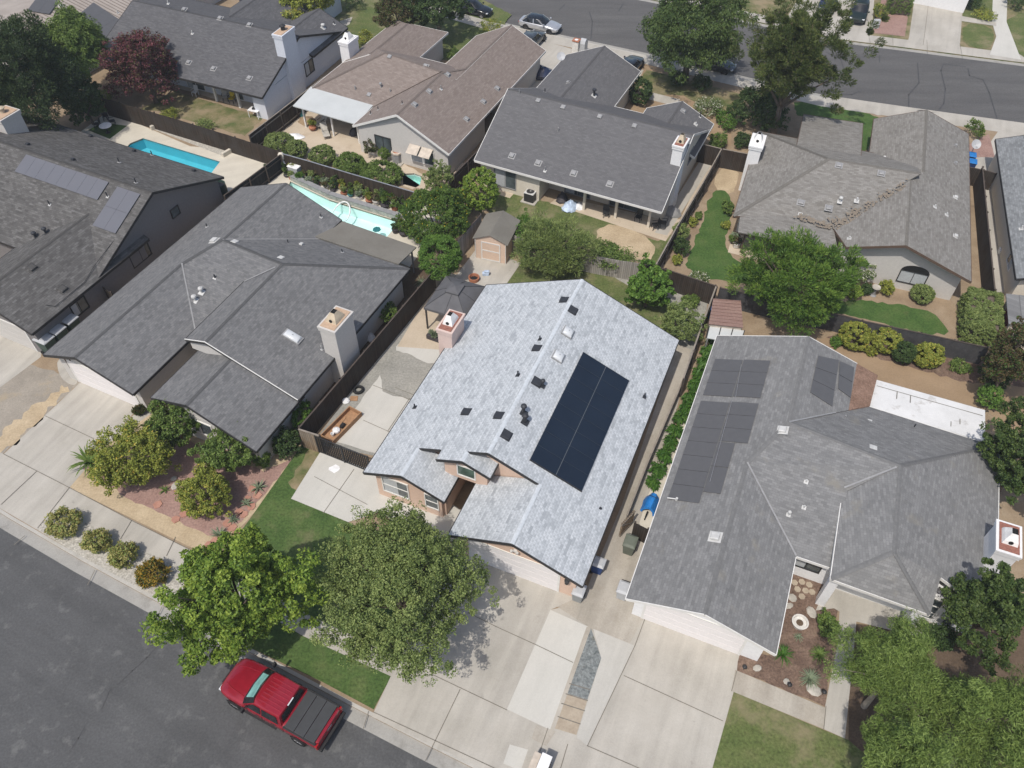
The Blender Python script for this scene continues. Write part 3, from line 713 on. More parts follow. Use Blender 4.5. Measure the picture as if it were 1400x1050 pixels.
    def frame_on(s, p, plane):
        "matrix whose z is the normal of the roof plane, y up the slope"
        p0, sl, ax, z0 = plane
        n = Vector((-sl, 0, 1)) if ax == 'u' else Vector((0, -sl, 1)); n.normalize()
        up = Vector((1 if sl > 0 else -1, 0, abs(sl))) if ax == 'u' else Vector((0, 1 if sl > 0 else -1, abs(sl))); up.normalize()
        x = up.cross(n); q = Vector(s.P(*p))
        return Matrix(((x.x, up.x, n.x, q.x), (x.y, up.y, n.y, q.y), (x.z, up.z, n.z, q.z), (0, 0, 0, 1)))
    def vent(s, px, plane, mat='vent_grey', w=.42, kind='box'):
        F = s.frame_on(s.pp(px, plane), plane); mb = MB()
        if kind == 'box':
            mb.box(-w*.75, w*.75, -w*.75, w*.75, 0, .015)
            a = [(-w/2, -w/2, .015), (w/2, -w/2, .015), (w/2, w/2, .015), (-w/2, w/2, .015)]
            b = [(-w/2, -w/2, .15), (w/2, -w/2, .15), (w/2, w/2, .12), (-w/2, w/2, .12)]
            c = [(-w*.38, -w*.38, .18), (w*.38, -w*.38, .18), (w*.38, w*.38, .15), (-w*.38, w*.38, .15)]
            mb.loft([a, b, c]); nm = 'roof_vent'
        elif kind == 'slant':
            mb.box(-w*.62, w*.62, -w*.62, w*.62, 0, .015)
            a = [(-w/2, -w/2, .015), (w/2, -w/2, .015), (w/2, w/2, .015), (-w/2, w/2, .015)]
            b = [(-w*.48, -w*.48, .13), (w*.48, -w*.48, .13), (w*.44, w*.46, .03), (-w*.44, w*.46, .03)]
            mb.loft([a, b]); nm = 'roof_vent'
        mb.v = [tuple(F @ Vector(p)) for p in mb.v]
        return mb.build(nm, M[mat], s.t, bevel=.012)
    def pipe(s, px, plane, h=.4, r=.05, mat='vent_grey', flash='vent_white', hood=False):
        p = s.pp(px, plane); F = s.frame_on(p, plane); q = Vector(s.P(*p)); mb = MB()
        mb.tube([q-Vector((0, 0, .05)), q+Vector((0, 0, h))], r, 10)
        if hood: mb.lathe([(r*1.9, 0), (r*2.3, .05), (r*2.0, .14), (r*.4, .2)], 12, (q.x, q.y, q.z+h))
        o = mb.build('vent_pipe', M[mat], s.t)
        g = MB().box(-r*2.6, r*2.6, -r*2.6, r*2.6, 0, .02); g.v = [tuple(F @ Vector(p)) for p in g.v]; g.build('flashing', M[flash], o)
        return o
    def skylight(s, px, plane, w=.6, d=.6, dome=True):
        F = s.frame_on(s.pp(px, plane), plane)
        mb = MB().box(-w*.58, w*.58, -d*.58, d*.58, 0, .10); mb.v = [tuple(F @ Vector(p)) for p in mb.v]
        o = mb.build('skylight', M['vent_grey'], s.t)
        g = MB(); secs = []
        for k, zz in ((1, .10), (.97, .16), (.85, .22), (.5, .27), (.08, .285)):
            secs.append([(-w/2*k, -d/2*k, zz), (w/2*k, -d/2*k, zz), (w/2*k, d/2*k, zz), (-w/2*k, d/2*k, zz)])
        g.loft(secs, caps=False); g.v = [tuple(F @ Vector(p)) for p in g.v]; g.build('dome', M['skydome'], o, smooth=True)
    def panel(s, c, plane, mat='solar_black', lift=.1, t=.035, gap=.012, frame=None):
        "c: four corners (u, v) on the plane, in order"
        p0, sl, ax, z0 = plane; k = 0 if ax == 'u' else 1
        cx = sum(p[0] for p in c)/4; cy = sum(p[1] for p in c)/4
        Q = []
        for p in c:
            d = math.hypot(p[0]-cx, p[1]-cy); f = 1-gap/d
            u, v = cx+(p[0]-cx)*f, cy+(p[1]-cy)*f
            Q.append(s.P(u, v, z0+sl*((u, v)[k]-p0)+lift))
        a = (Vector(Q[1])-Vector(Q[0])).cross(Vector(Q[2])-Vector(Q[0]))
        if a.z < 0: Q = Q[::-1]
        return MB().slab(Q, t).build('solar_panel', M[mat], s.t)
    def grid(s, u0, u1, v0, v1, nu, nv, plane, mat='solar_black', lift=.1, **k):
        for i in range(nu):
            for j in range(nv):
                a, b = u0+(u1-u0)*i/nu, u0+(u1-u0)*(i+1)/nu; c, d = v0+(v1-v0)*j/nv, v0+(v1-v0)*(j+1)/nv
                s.panel([(a, c), (b, c), (b, d), (a, d)], plane, mat, lift, **k)
    def post(s, u, v, h, w=.12, mat='trim_white', z0=0):
        mb = MB(); s.wbox(u-w/2, u+w/2, v-w/2, v+w/2, z0, h, mb); mb.build('post', M[mat], s.t)
    def cover(s, pts, mat, name='patio_roof', t=.09, fas=None):
        mb = MB(); s.rf(pts, (), t, mb); o = mb.build(name, M[mat], s.t); return o
    def done(s, flash='vent_grey'):
        r = s.roof.build('roof', s.rm, s.t)
        if s.fas.v: s.fas.build('fascia', s.tm, r)
        for cm in s.caps: cm.build('ridge_cap', s.cm, r)
        for fm in s.flash: fm.build('valley_flashing', M[flash], r)
        if s.wall.v: s.wall.build('wall', s.wm, s.t)

# ------------------------------------------------------------------ 1 main house
h = House('family_house', 'pale blue-grey shingled house with peach walls and one large black solar array', 67.7, -10.76, 30, 'roof_blue', 'peach', 'trim_dark')
sl = .42; E = 2.6; ul, ur, um = -17.65, -3.83, -10.76
zr_ = E+sl*(um-ul); zR = lambda u: E+(zr_-E)*(ur-u)/(ur-um)
zL = lambda u: E+sl*(u-ul)
vf, vb = 22.97, 38.15
h.rf([(ul, vf, E), (um, vf, zr_), (um, vb, zr_), (ul, vb, E)], [2, 3])
h.rf([(ur, vf, E), (um, vf, zr_), (um, vb, zr_), (ur, vb, E)], [2, 3])
h.rake((um, vf, zr_), (-7.85, vf, zR(-7.85))); h.rake((-15.0, vf, zL(-15.0)), (-13.65, vf, zL(-13.65))); h.rake((-11.95, vf, zL(-11.95)), (um, vf, zr_))
h.cap((um, vf, zr_), (um, vb, zr_), sl)
ug = -7.75; zg = zR(ug)
h.rf([(ur, 19.07, E), (ug, 19.07, zg), (ug, vf, zg), (ur, vf, E)], [0, 3]); h.rf([(-11.42, 19.07, zg-.42*3.67), (ug, 19.07, zg), (ug, 23.3, zg), (-11.42, 23.3, zg-.42*3.67)], [0, 3])
h.cap((ug, 19.07, zg), (ug, 23.0, zg), sl)
ue = -12.0; ze = zL(ue)
h.rf([(-13.6, 22.27, zL(-13.6)), (ue, 22.27, ze), (ue, vf, ze), (-13.6, vf, zL(-13.6))], [0]); h.rf([(-10.36, 22.27, ze-.42*1.64), (ue, 22.27, ze), (ue, 23.4, ze), (-10.36, 23.4, ze-.42*1.64)], [0, 3])
u3 = -15.11; z3 = zL(u3)
h.rf([(ul, 20.9, E), (u3, 20.9, z3), (u3, vf, z3), (ul, vf, E)], [0, 3]); h.rf([(-12.56, 20.9, z3-.42*2.55), (u3, 20.9, z3), (u3, 23.3, z3), (-12.56, 23.3, z3-.42*2.55)], [0, 3])
h.cap((u3, 20.9, z3), (u3, 22.95, z3), sl); h.cap((ue, 22.27, ze), (ue, 22.95, ze), sl)
h.pent('v', um, zr_, ul, ur, 24.9, 37.75, E, E, .45)
h.pent('v', u3, z3, ul, -12.56, 21.35, 24.95, E, z3-.42*2.55, .45)
h.pent('v', ug, zg, -11.42, ur, 19.6, 24.95, zg-.42*3.67, E, .46)
# front wall of the main gable and of the small entry gable, above the lower roofs
w = h.wall
def front_poly(pts, v0, v1):
    A = [h.P(u, v0, z) for u, z in pts]; B = [h.P(u, v1, z) for u, z in pts]; n = len(pts)
    w.face(A); w.face(B[::-1])
    for i in range(n): w.face([A[i], B[i], B[(i+1) % n], A[(i+1) % n]])
front_poly([(-13.6, 3.0), (-8.0, 3.0), (-8.0, zR(-8.0)-.13), (um, zr_-.13), (-13.6, zL(-13.6)-.13)], 23.35, 23.55)
front_poly([(-13.3, 2.75), (-10.7, 2.75), (-10.7, ze-.42*1.3-.13), (ue, ze-.13), (-13.3, zL(-13.3)-.13)], 22.6, 22.75)
h.wbox(-10.85, -10.7, 22.75, 23.35, 2.75, ze-.42*1.3-.13)
h.wbox(-13.01, -12.87, 21.6, 24.9, 0, 2.45)
# bay under the left gable
bm_ = [(-14.2, 21.34), (-13.5, 20.75), (-12.7, 21.3), (-12.7, 21.5)]
h.window('v', 21.35, -16.75, -15.15, .75, 2.15, mull=0, sash=1)
h.window('v', 21.35, -14.0, -13.25, .75, 1.95, mull=0, sash=1)
h.window('v', 22.6, -12.45, -11.45, 3.15, 4.0, mull=0, pane='green_glass')
h.wbox(-12.3, -11.2, 24.86, 24.9, .02, 2.1, None)
MB().box(-12.25-h.o[0], -11.25-h.o[0], 24.84-h.o[1], 24.9-h.o[1], .02, 2.1).build('door', M['trim_brown'], h.t)
h.garage('v', 19.6, -10.39, -5.3, 2.15)
# floodlight and lantern
fl = MB(); q = h.P(-7.75, 19.5, 2.75); fl.box(q[0]-.1, q[0]+.1, q[1]-.04, q[1]+.1, q[2]-.05, q[2]+.05)
for sx in (-.16, .16): fl.lathe([(.05, 0), (.085, .12), (.08, .16)], 10, (q[0]+sx, q[1]-.1, q[2]-.02))
fl.build('floodlight', M['vent_white'], h.t)
ln = MB(); q = h.P(-4.75, 19.52, 1.9); ln.box(q[0]-.03, q[0]+.03, q[1]-.05, q[1]+.08, q[2]-.3, q[2]-.2); ln.lathe([(.06, -.3), (.12, -.2), (.13, .05), (.15, .08), (.02, .2)], 8, (q[0], q[1]-.14, q[2])); ln.build('lantern', M['metal_dark'], h.t)
h.chimney(-18.08, -17.1, 31.5, 33.35, 0, 4.2, 'pink', 'brick_cap', 'flue_white')
pr = (ur, -(zr_-E)/(ur-um)*-1, 'u', E); pr = (ur, (zr_-E)/(um-ur), 'u', E); pl = (ul, sl, 'u', E)
h.grid(-8.74, -5.65, 23.97, 32.68, 2, 8, pr, gap=.010, lift=.11)
gt = MB()
for vv in (23.95, 32.7): gt.beam(h.P(-8.75, vv, zR(-8.75)+.05), h.P(-5.64, vv, zR(-5.64)+.05), .03, .07)
gt.build('array_rail', M['metal_dark'], h.t)
for k in range(9):
    vv = 23.97+8.71*k/8; sm_ = MB().beam(h.P(-8.73, vv, zR(-8.73)+.122), h.P(-5.66, vv, zR(-5.66)+.122), .018, .008); sm_.build('panel_seam', M['seam_dark'], h.t)
sm_ = MB().beam(h.P(-7.195, 23.97, zR(-7.195)+.124), h.P(-7.195, 32.68, zR(-7.195)+.124), .03, .01); sm_.build('panel_seam', M['seam_grey'], h.t)
for q in ((776, 455), (763, 488)): h.skylight(q, pr, .62, .62)
for q in ((783, 424), (734.5, 522.5), (692, 594.5)): h.vent(q, pr, 'vent_dark', .52, 'slant')
for q in ((771, 410), (734, 476), (682, 568), (637.5, 563)): h.vent(q, pl, 'vent_dark', .47, 'slant')
h.pipe((718, 577), pr, .5, .085, 'vent_dark', 'vent_dark', True); h.pipe((716, 565), pr, .55, .08, 'vent_dark', 'vent_dark', True)
h.pipe((881, 543), pr, .35, .045, 'vent_dark', 'vent_dark'); h.pipe((742, 528), pr, .4, .06, 'vent_dark', 'vent_dark', True); h.pipe((821, 695), pr, .08, .03, 'vent_dark', 'vent_dark')
h.pipe((567, 557), pl, .3, .05, 'vent_dark', 'vent_dark'); h.pipe((738, 464), pl, .3, .045, 'vent_dark', 'vent_dark'); h.pipe((708, 513), pl, .35, .05, 'vent_dark', 'vent_dark')
h.window('u', -4.28, 27, 28.2, 1.0, 2.0, 1); h.window('u', -4.28, 33, 34.4, 1.0, 2.0, 1)
h.done()

# ------------------------------------------------------------------ 2 left neighbour
h = House('ranch_house', 'dark grey hip-roofed house with beige chimney and brown patio cover by the turquoise pool', 65.2, -33, 29, 'roof_dark', 'pale', 'trim_dark')
B, Cc = (-37.2, 31.8, 4.43), (-31.6, 31.2, 4.70)
h.rf([(-42, 19.1, E), (-38.6, 19.1, 3.9), (-38.6, 28.9, 3.9), B, (-37.2, 39.3, 4.43), (-42, 39.3, E)], [0, 4, 5])
h.rf([(-38.6, 19.1, 3.9), (-34.45, 19.0, E), (-34.45, 24.85, E), (-38.6, 28.95, 3.9)], [0, 1])
h.rf([(-38.6, 28.95, 3.9), (-34.45, 24.85, E), (-33.2, 24.6, E), (-33.2, 26.2, 3.0), Cc, B], [1])
h.rf([Cc, (-31.5, 23.1, 4.68), (-33.4, 23.2, 4.02), (-33.5, 29.4, 3.98)], [1, 2])
h.rf([Cc, (-31.5, 23.1, 4.68), (-25, 22.95, E), (-25, 36.56, E)], [1, 2])
h.rf([(-29.75, 23.5, 4.0), (-29.75, 18.97, 4.0), (-25, 18.75, 2.5), (-25, 23.5, 2.5)], [1, 2])
h.rf([(-29.75, 18.97, 4.0), (-33.0, 19.1, 2.9), (-33.0, 24.0, 2.9), (-29.75, 24.0, 4.0)], [0, 1])
h.rf([B, Cc, (-25, 36.56, E), (-32.6, 36.6, E)], [2]); h.rf([B, (-37.2, 39.3, 4.43), (-32.5, 39.2, E), (-32.6, 36.6, E)], [1, 2])
h.cap((-38.6, 19.1, 3.9), (-38.6, 28.9, 3.9), .35); h.cap(B, (-37.2, 39.3, 4.43), .38); h.cap(B, Cc, .35); h.cap((-31.5, 23.1, 4.68), Cc, .32); h.hipcap((-25.05, 36.5, 2.62), Cc); h.hipcap((-38.6, 28.9, 3.9), B); h.cap((-29.75, 18.97, 4.0), (-29.75, 23.0, 4.0), .33)
h.valley((-34.45, 24.85, E), (-38.6, 28.95, 3.92)); h.valley(B, (-32.6, 36.6, E)); h.valley((-33.45, 29.2, 4.02), (-31.9, 30.8, 4.62)); rt = MB(); rt.beam(h.P(-33.4, 23.16, 4.06), h.P(-31.5, 23.06, 4.74), .05, .05); rt.beam(h.P(-31.5, 23.06, 4.74), h.P(-25, 22.92, 2.66), .05, .05); rt.build('rake_trim', M['trim_white'], h.t)
h.pent('v', -38.4, 3.85, -42, -34.45, 19.65, 33, E, E, .42); h.wbox(-41.5, -32.6, 31, 38.8, 0, 2.55); h.wbox(-33.8, -25.5, 24.3, 36.1, 0, 2.5)
h.wbox(-32.2, -25.5, 19.3, 24.3, 0, 2.5)
h.wall.face([h.P(-25.5, 19.3, 2.5), h.P(-29.75, 19.3, 3.84), h.P(-32.2, 19.3, 3.0), h.P(-32.2, 19.3, 2.6)])
h.wall.face([h.P(-29.0, 23.3, 3.2), h.P(-31.5, 23.3, 4.55), h.P(-33.2, 23.3, 3.9), h.P(-33.2, 23.3, 3.2)])
h.pent('v', -37.2, 4.43, -42, -32.5, 32, 38.85, E, E, .47)
h.garage('v', 19.65, -40.75, -35.5, 2.15)
h.window('v', 19.3, -30.9, -28.9, .9, 2.1)
h.chimney(-25.65, -24.5, 26.9, 28.85, 0, 5.15, 'pale', 'tan_cap', 'flue_clay')
pf = (-25, -.32, 'u', E); pbk = (36.6, -.36, 'v', E); plf = (-42, .382, 'u', E); pfr = (24.85, .29, 'v', E)
h.skylight((400, 461), pf, .55, 1.1)
h.pipe((440, 478), pf, .35, .03, 'vent_white')
for q in ((267, 411), (276, 400)): h.pipe(q, pfr, .3, .08, 'vent_white', 'vent_white', True)
h.pipe((294, 380), pfr, .3, .05, 'vent_dark'); h.vent((384, 354), pbk, 'vent_white', .4); h.vent((412, 335), pbk, 'vent_white', .25); h.pipe((394, 332), pbk, .3, .04, 'vent_dark'); h.pipe((468, 345), pbk, .3, .04, 'vent_dark')
pbw = (-32.5, -.39, 'u', E); h.pipe((439, 297), pbw, .3, .04, 'vent_dark'); h.vent((293, 329), plf, 'vent_white', .45); h.vent((321, 332), pbk, 'vent_white', .45); h.pipe((283, 310), plf, .3, .04, 'vent_dark')
h.cover([(-32.9, 39.25, 2.5), (-25.9, 39.05, 2.42), (-25.9, 36.52, 2.72), (-33.2, 36.5, 2.78)], 'roll_roof')
for u in (-31.9, -29, -26.2): h.post(u, 38.8, 2.38, .1, 'trim_grey')
# diagonal braces and gate posts at the left garage corner
br = MB()
br.beam(h.P(*h.pz((88, 489.5), 2.35)), h.P(*h.pz((105, 516), .02)), .1, .1); br.beam(h.P(*h.pz((95, 490), 2.45)), h.P(*h.pz((113, 517), .02)), .12, .12); br.build('timber_brace', M['trim_brown'], h.t)
h.done('trim_grey')

# ------------------------------------------------------------------ 3 house on the far left
h = House('ranch_house', 'brown-grey shingled house with two silvery solar arrays beside the blue lap pool', 65, -50, 30, 'roof_umber', 'greytaupe', 'trim_dark')
zc = 5.48; h.gable('u', 32.85, zc, 26.0, 39.7, -68, -44.3, E, E, oh=.4, rk=.35)
h.gable('v', -48.2, 4.27, -52.2, -44.2, 20.0, 31, E, E, wall=True, oh=.4)
h.window('u', -44.64, 29.2, 31.0, 1.05, 2.35, 1, 'trim_dark'); h.window('u', -44.64, 34.0, 34.75, 2.3, 2.95, 1, 'trim_dark', mull=0)
h.window('u', -44.6, 23.4, 24.6, 1.0, 2.0, 1, 'trim_dark'); h.garage('v', 20.35, -50.8, -45.6, 2.15, mat='pale')
h.chimney(-62.6, -61.15, 34.6, 36.4, 0, 5.95, 'pale', 'tan_cap', 'flue_clay', False)
ps = (26.0, (zc-E)/6.85, 'v', E)
a = h.pp((37, 212), ps); b = h.pp((149, 250.7), ps); c = h.pp((135, 277), ps); h.grid(a[0], b[0], (c[1]+h.pp((23, 235), ps)[1])/2, (a[1]+b[1])/2, 8, 1, ps, 'solar_silver')
a = h.pp((162, 255), ps); b = h.pp((191.6, 268), ps); c = h.pp((160.7, 321.5), ps); h.grid(a[0], b[0], c[1], (a[1]+b[1])/2, 2, 2, ps, 'solar_silver')
for q in ((68, 280), (147, 269)): h.pipe(q, ps, .4, .04, 'vent_dark')
pbb = (39.7, -(zc-E)/6.85, 'v', E)
for q in ((163, 222), (186, 250), (208, 212)): h.pipe(q, pbb, .4, .045, 'vent_dark')
for q in ((38, 198), (100, 219), (124, 187), (183, 207), (265, 234)): h.vent(q, pbb, 'vent_dark', .25)
pw = (-44.2, -1.67/4, 'u', E)
for q in ((43, 366), (85, 395)): h.vent(q, pw, 'roof_umber', .5)
pwl = (-52.2, 1.67/4, 'u', E)
for q in ((49, 325), (63, 319)): h.pipe(q, pwl, .35, .08, 'vent_dark', 'vent_dark', True)
cd = MB(); cd.tube([h.P(-44.9, 29.2, 3.9), h.P(-45.0, 26.6, 3.05), h.P(-44.6, 25.2, 2.84), h.P(-44.55, 22.5, 2.83), h.P(-45.0, 22.2, 3.02)], .02, 6); cd.build('conduit', M['metal_dark'], h.t)
h.done()

# ------------------------------------------------------------------ 4 white house with dark roof, top left
h = House('ranch_house', 'pale blue-white house with charcoal gable roof behind the purple-leaved tree', 67.8, -55, 60, 'roof_charcoal', 'bluewhite', 'trim_dark')
h.gable('u', 60.6, 5.2, 53.5, 67.7, -66, -46.6, E, E, oh=.4, rk=.3, wall=False)
h.pent('u', 60.6, 5.2, 53.5, 67.7, -65.6, -46.9, E, E, .4) if False else None
# long wall set back behind the rear patio, with a gable wall at the right
h.wbox(-65.6, -46.9, 56.0, 67.3, 0, 2.5)
gp = [(53.9, 2.55), (67.3, 2.55), (60.6, 5.05)]
h.wall.face([h.P(-46.9, v, z) for v, z in gp]); h.wall.face([h.P(-47.0, v, z) for v, z in gp][::-1])
h.wbox(-48.2, -46.9, 54.0, 56.0, 0, 2.55)
h.gable('v', -49.6, 4.05, -52.8, -46.5, 62, 68.6, E, E, wall=True); h.gable('v', -56.0, 4.55, -60.2, -51.9, 62.5, 77, E, E)
h.chimney(-47.5, -46.55, 58.0, 60.0, 0, 6.3, 'bluewhite', 'tan_cap', 'metal_dark', False)
h.window('u', -46.9, 60.9, 62.3, 1.0, 2.2, 1, 'trim_dark')
pfs = (53.5, 2.6/7.1, 'v', E)
for q in ((252, 13), (301, 25), (341, 34), (258, 85.5), (292, 94), (341, 107)): h.vent(q, pfs, 'vent_grey', .38)
h.pipe((263, 46), pfs, .3, .05, 'vent_white'); h.pipe((230, 5), pfs, .3, .05, 'vent_white')
prb = (67.7, -2.6/7.1, 'v', E)
h.pipe((331, 8), prb, .5, .08, 'vent_dark', 'vent_white', True)
pwr = (-46.5, -1.45/3.1, 'u', E); h.pipe((442, 38), pwr, .25, .09, 'vent_white', 'vent_white', True); h.pipe((457, 33), pwr, .3, .05, 'vent_dark')
for q in ((297, 138), (329, 147), (361, 155)):
    p = h.pz(q, 0); h.post(p[0], p[1], 2.55, .2)
h.window('v', 56.0, -57.5, -55.5, .1, 2.1, -1); h.window('v', 56.0, -53.0, -51.0, .1, 2.1, -1); h.window('v', 56.0, -61.5, -60.2, .9, 2.0, -1)
h.done()

# ------------------------------------------------------------------ 5 ribbed roof, top left corner
h = House('ranch_house', 'house with ribbed tan roof carrying two dark solar arrays in the top left corner', 62, -74, 60, 'tan_metal', 'pale', 'trim_white')
g0 = h.pz((139, 63), 2.7); g1 = h.pz((214, 2), 2.7); ue5 = (g0[0]+g1[0])/2
h.gable('v', ue5-8.2, 2.7+8.2*.2, ue5-16.4, ue5, g0[1]-6.5, g1[1]+14, 2.7, 2.7, oh=.5)
rb = MB(); k = 0; v = g0[1]-6.4
while v < g1[1]+13.8:
    rb.beam(h.P(ue5-8.1, v, 2.7+8.1*.2+.02), h.P(ue5-.02, v, 2.72), .05, .06); v += .42
rb.build('roof_rib', M['rib'], h.t)['kind'] = 'stuff'
p5 = (ue5, -.2, 'u', 2.7)
a = [h.pp(q, p5) for q in ((103, 26), (128.6, 5), (177, 37), (139, 59))]
for i in range(3):
    t0, t1 = i/3, (i+1)/3
    lerp = lambda p, q, t: (p[0]+(q[0]-p[0])*t, p[1]+(q[1]-p[1])*t)
    h.panel([lerp(a[0], a[3], t0), lerp(a[1], a[2], t0), lerp(a[1], a[2], t1), lerp(a[0], a[3], t1)], p5, 'solar_grey', .14)
a = [h.pp(q, p5) for q in ((38, 16), (50, 0), (82, 2), (68, 21))]
for i in range(2):
    t0, t1 = i/2, (i+1)/2; h.panel([lerp(a[0], a[3], t0), lerp(a[1], a[2], t0), lerp(a[1], a[2], t1), lerp(a[0], a[3], t1)], p5, 'solar_grey', .14)
h.vent((83, 8), p5, 'vent_white', .3); h.pipe((161, 18), p5, .3, .05, 'vent_white'); h.pipe((173, 24), p5, .3, .05, 'vent_grey')
h.done()

# ------------------------------------------------------------------ 6 brown house
h = House('ranch_house', 'brown shingled house with white metal patio cover and white chimney', 65.2, -37, 60, 'roof_brown', 'pale', 'trim_white')
h.rf([(-34.2, 50.7, 4.95), (-34.2, 58.5, 4.95), (-33.1, 61, 4.41), (-33.1, 70.75, 4.41), (-29.35, 70.75, E), (-29.35, 50.6, E)], [5, 3, 4])
h.rf([(-34.2, 50.7, 4.95), (-39, 50.9, E), (-39, 54.2, E), (-34.2, 58.7, 4.95)], [0, 1])
h.rf([(-45.9, 54.4, E), (-39.1, 54.2, E), (-34.3, 58.6, 5.0), (-40.5, 59.3, 5.1)], [0]); h.rf([(-40.5, 59.3, 5.1), (-34.3, 58.6, 5.0), (-32.5, 64, E), (-46, 64.3, E)], [2]); h.rf([(-45.9, 54.4, E), (-40.5, 59.3, 5.1), (-46, 64.3, E)], [2])
h.gable('v', -33.1, 4.40, -37.0, -33.0, 59, 70.75, 2.53, 4.34, wall=False, cap=False); h.cap((-33.1, 61, 4.41), (-33.1, 70.75, 4.41), .48)
h.gable('v', -42.7, 4.15, -46, -39.85, 60, 70.0, E, E, hip1=3.0)
h.cap((-34.2, 50.7, 4.95), (-34.2, 58.6, 4.95), .485); h.cap((-40.5, 59.3, 5.1), (-34.3, 58.6, 5.0), .5); h.hipcap((-45.9, 54.4, 2.62), (-40.5, 59.3, 5.1)); h.hipcap((-34.2, 58.5, 4.95), (-33.1, 61, 4.41))
h.pent('v', -34.2, 4.95, -39, -29.35, 51.05, 58, E, E, .4); h.wbox(-36.6, -29.75, 62, 70.4, 0, 2.5); h.wbox(-45.5, -39, 56.2, 63.7, 0, 2.45)
h.wall.face([h.P(-36.6, 70.35, 2.5), h.P(-29.75, 70.35, 2.5), h.P(-33.1, 70.35, 4.25)])
P4 = [h.pz(q, 2.5) for q in ((424.9, 122), (511, 146), (486.6, 169.7), (400.4, 144.5))]
h.cover([(P4[0][0], P4[0][1]+.1, 2.72), (P4[1][0], P4[1][1]+.1, 2.72), (P4[2][0], P4[2][1], 2.5), (P4[3][0], P4[3][1], 2.5)], 'white_panel')
for q in ((419, 174), (457, 186), (492, 196)):
    p = h.pz(q, 0); h.post(p[0], max(p[1], P4[3][1]+.15), 2.42, .14)
h.chimney(-46.5, -45.5, 60.6, 62.3, 0, 4.3, 'white_st', 'flue_white', 'flue_white')
a = h.pv((523, 187), 51.05); h.window('v', 51.05, a[0]-.75, a[0]+.75, .75, 2.15, -1, 'trim_dark')
a = h.pv((577, 204), 51.05); wn = h.window('v', 51.05, a[0]-1.1, a[0]+1.1, .7, 1.9, -1)
aw = MB()
for k in (0, 1):
    x = a[0]-1.15+k*1.2; aw.slab([h.P(x, 50.2, 1.85), h.P(x+1.05, 50.2, 1.85), h.P(x+1.05, 51.0, 2.3), h.P(x, 51.0, 2.3)], .03)
aw.build('awning', M['beige_trim'], h.t)
h.window('v', 56.2, -43.5, -41.2, .1, 2.1, -1)
ph = (54.3, .5, 'v', E); prr = (-29.35, -.485, 'u', E); pgl = (-39, .49, 'u', E)
for q in ((505, 130),): h.vent(q, ph, 'vent_grey', .38)
for q in ((486, 123), (534, 127), (521, 121)): h.pipe(q, ph, .4, .06, 'vent_grey', 'vent_white', q[0] == 521)
for q in ((533, 78), (582, 91)): h.vent(q, ph, 'vent_grey', .38)
for q in ((612, 102), (587, 125), (567, 143), (680, 121), (661, 139), (638, 163)): h.vent(q, prr, 'vent_grey', .36)
h.pipe((603, 122), prr, .35, .05, 'vent_grey')
for q in ((507, 156), (517, 150), (550, 142)): h.pipe(q, pgl, .3, .04, 'vent_dark')
h.done()

# ------------------------------------------------------------------ 7 slate house in the middle of the back row
h = House('ranch_house', 'slate grey shingled house with cream walls, tall white chimney and posts along its back porch', 65, -19, 57, 'roof_slate', 'cream', 'trim_white')
h.gable('u', 57.15, 5.75, 50.65, 63.7, -27.24, -11.0, E, E, wall=False)
h.wbox(-26.9, -21.5, 51.1, 63.3, 0, 2.5); h.wbox(-21.5, -11.35, 53.2, 63.3, 0, 2.5)
for uu in (-26.9, -11.35):
    pts = [h.P(uu, v, z) for v, z in ((51.1, 2.45), (63.3, 2.45), (57.15, 5.58))]; pts2 = [h.P(uu+(.1 if uu < -20 else -.1), v, z) for v, z in ((51.1, 2.45), (63.3, 2.45), (57.15, 5.58))]
    h.wall.face(pts); h.wall.face(pts2[::-1])
h.gable('v', -23.6, 4.3, -27.42, -19.8, 58, 70.8, E, E); h.gable('v', -14.0, 4.0, -17.05, -10.92, 59, 64.75, E, E)
h.chimney(-11.85, -11.05, 54.4, 55.75, 0, 6.1, 'white_st', 'brick_cap', 'flue_clay')
pfs = (50.65, 3.1/6.5, 'v', E); pbs = (63.7, -3.1/6.55, 'v', E)
for q in ((736, 138), (770, 147), (820, 160), (867.5, 172.5), (700, 213), (736, 223), (784.5, 237), (834, 251.5)): h.vent(q, pfs, 'vent_grey', .38)
for q in ((710, 129), (763, 180), (745, 234)): h.pipe(q, pfs, .4, .045, 'vent_grey')
for q in ((745, 126), (817, 139)): h.pipe(q, pbs, .35, .05, 'vent_dark')
pgr = (-19.8, -1.7/3.8, 'u', E); pgl = (-27.42, 1.7/3.82, 'u', E); h.pipe((812, 131), pgr, .5, .09, 'vent_dark', 'vent_white', True); h.vent((777, 113), pgl, 'vent_grey', .25)
psr = (-10.92, -1.4/3.08, 'u', E); h.vent((934, 152), psr, 'vent_grey', .34); h.pipe((951, 170), psr, .2, .07, 'vent_white'); h.pipe((957, 160), psr, .5, .04, 'vent_dark')
for q in ((798, 287), (841, 298), (886, 311)):
    p = h.pz(q, 0); h.post(p[0], max(p[1], 50.85), 2.5, .2, 'cream')
a = h.pv((690, 246), 51.1); h.window('v', 51.1, a[0]-.9, a[0]+1.0, .5, 2.1, -1, 'trim_grey')
h.window('v', 53.2, -20.0, -17.8, .1, 2.1, -1, 'trim_grey'); h.window('v', 53.2, -16.0, -13.5, .1, 2.1, -1, 'trim_grey')
h.window('u', -11.35, 55.0, 56.0, 2.0, 3.2, 1, 'trim_grey', mull=0); h.window('u', -11.35, 58.8, 59.8, 1.9, 3.0, 1, 'trim_grey', mull=0)
h.done()

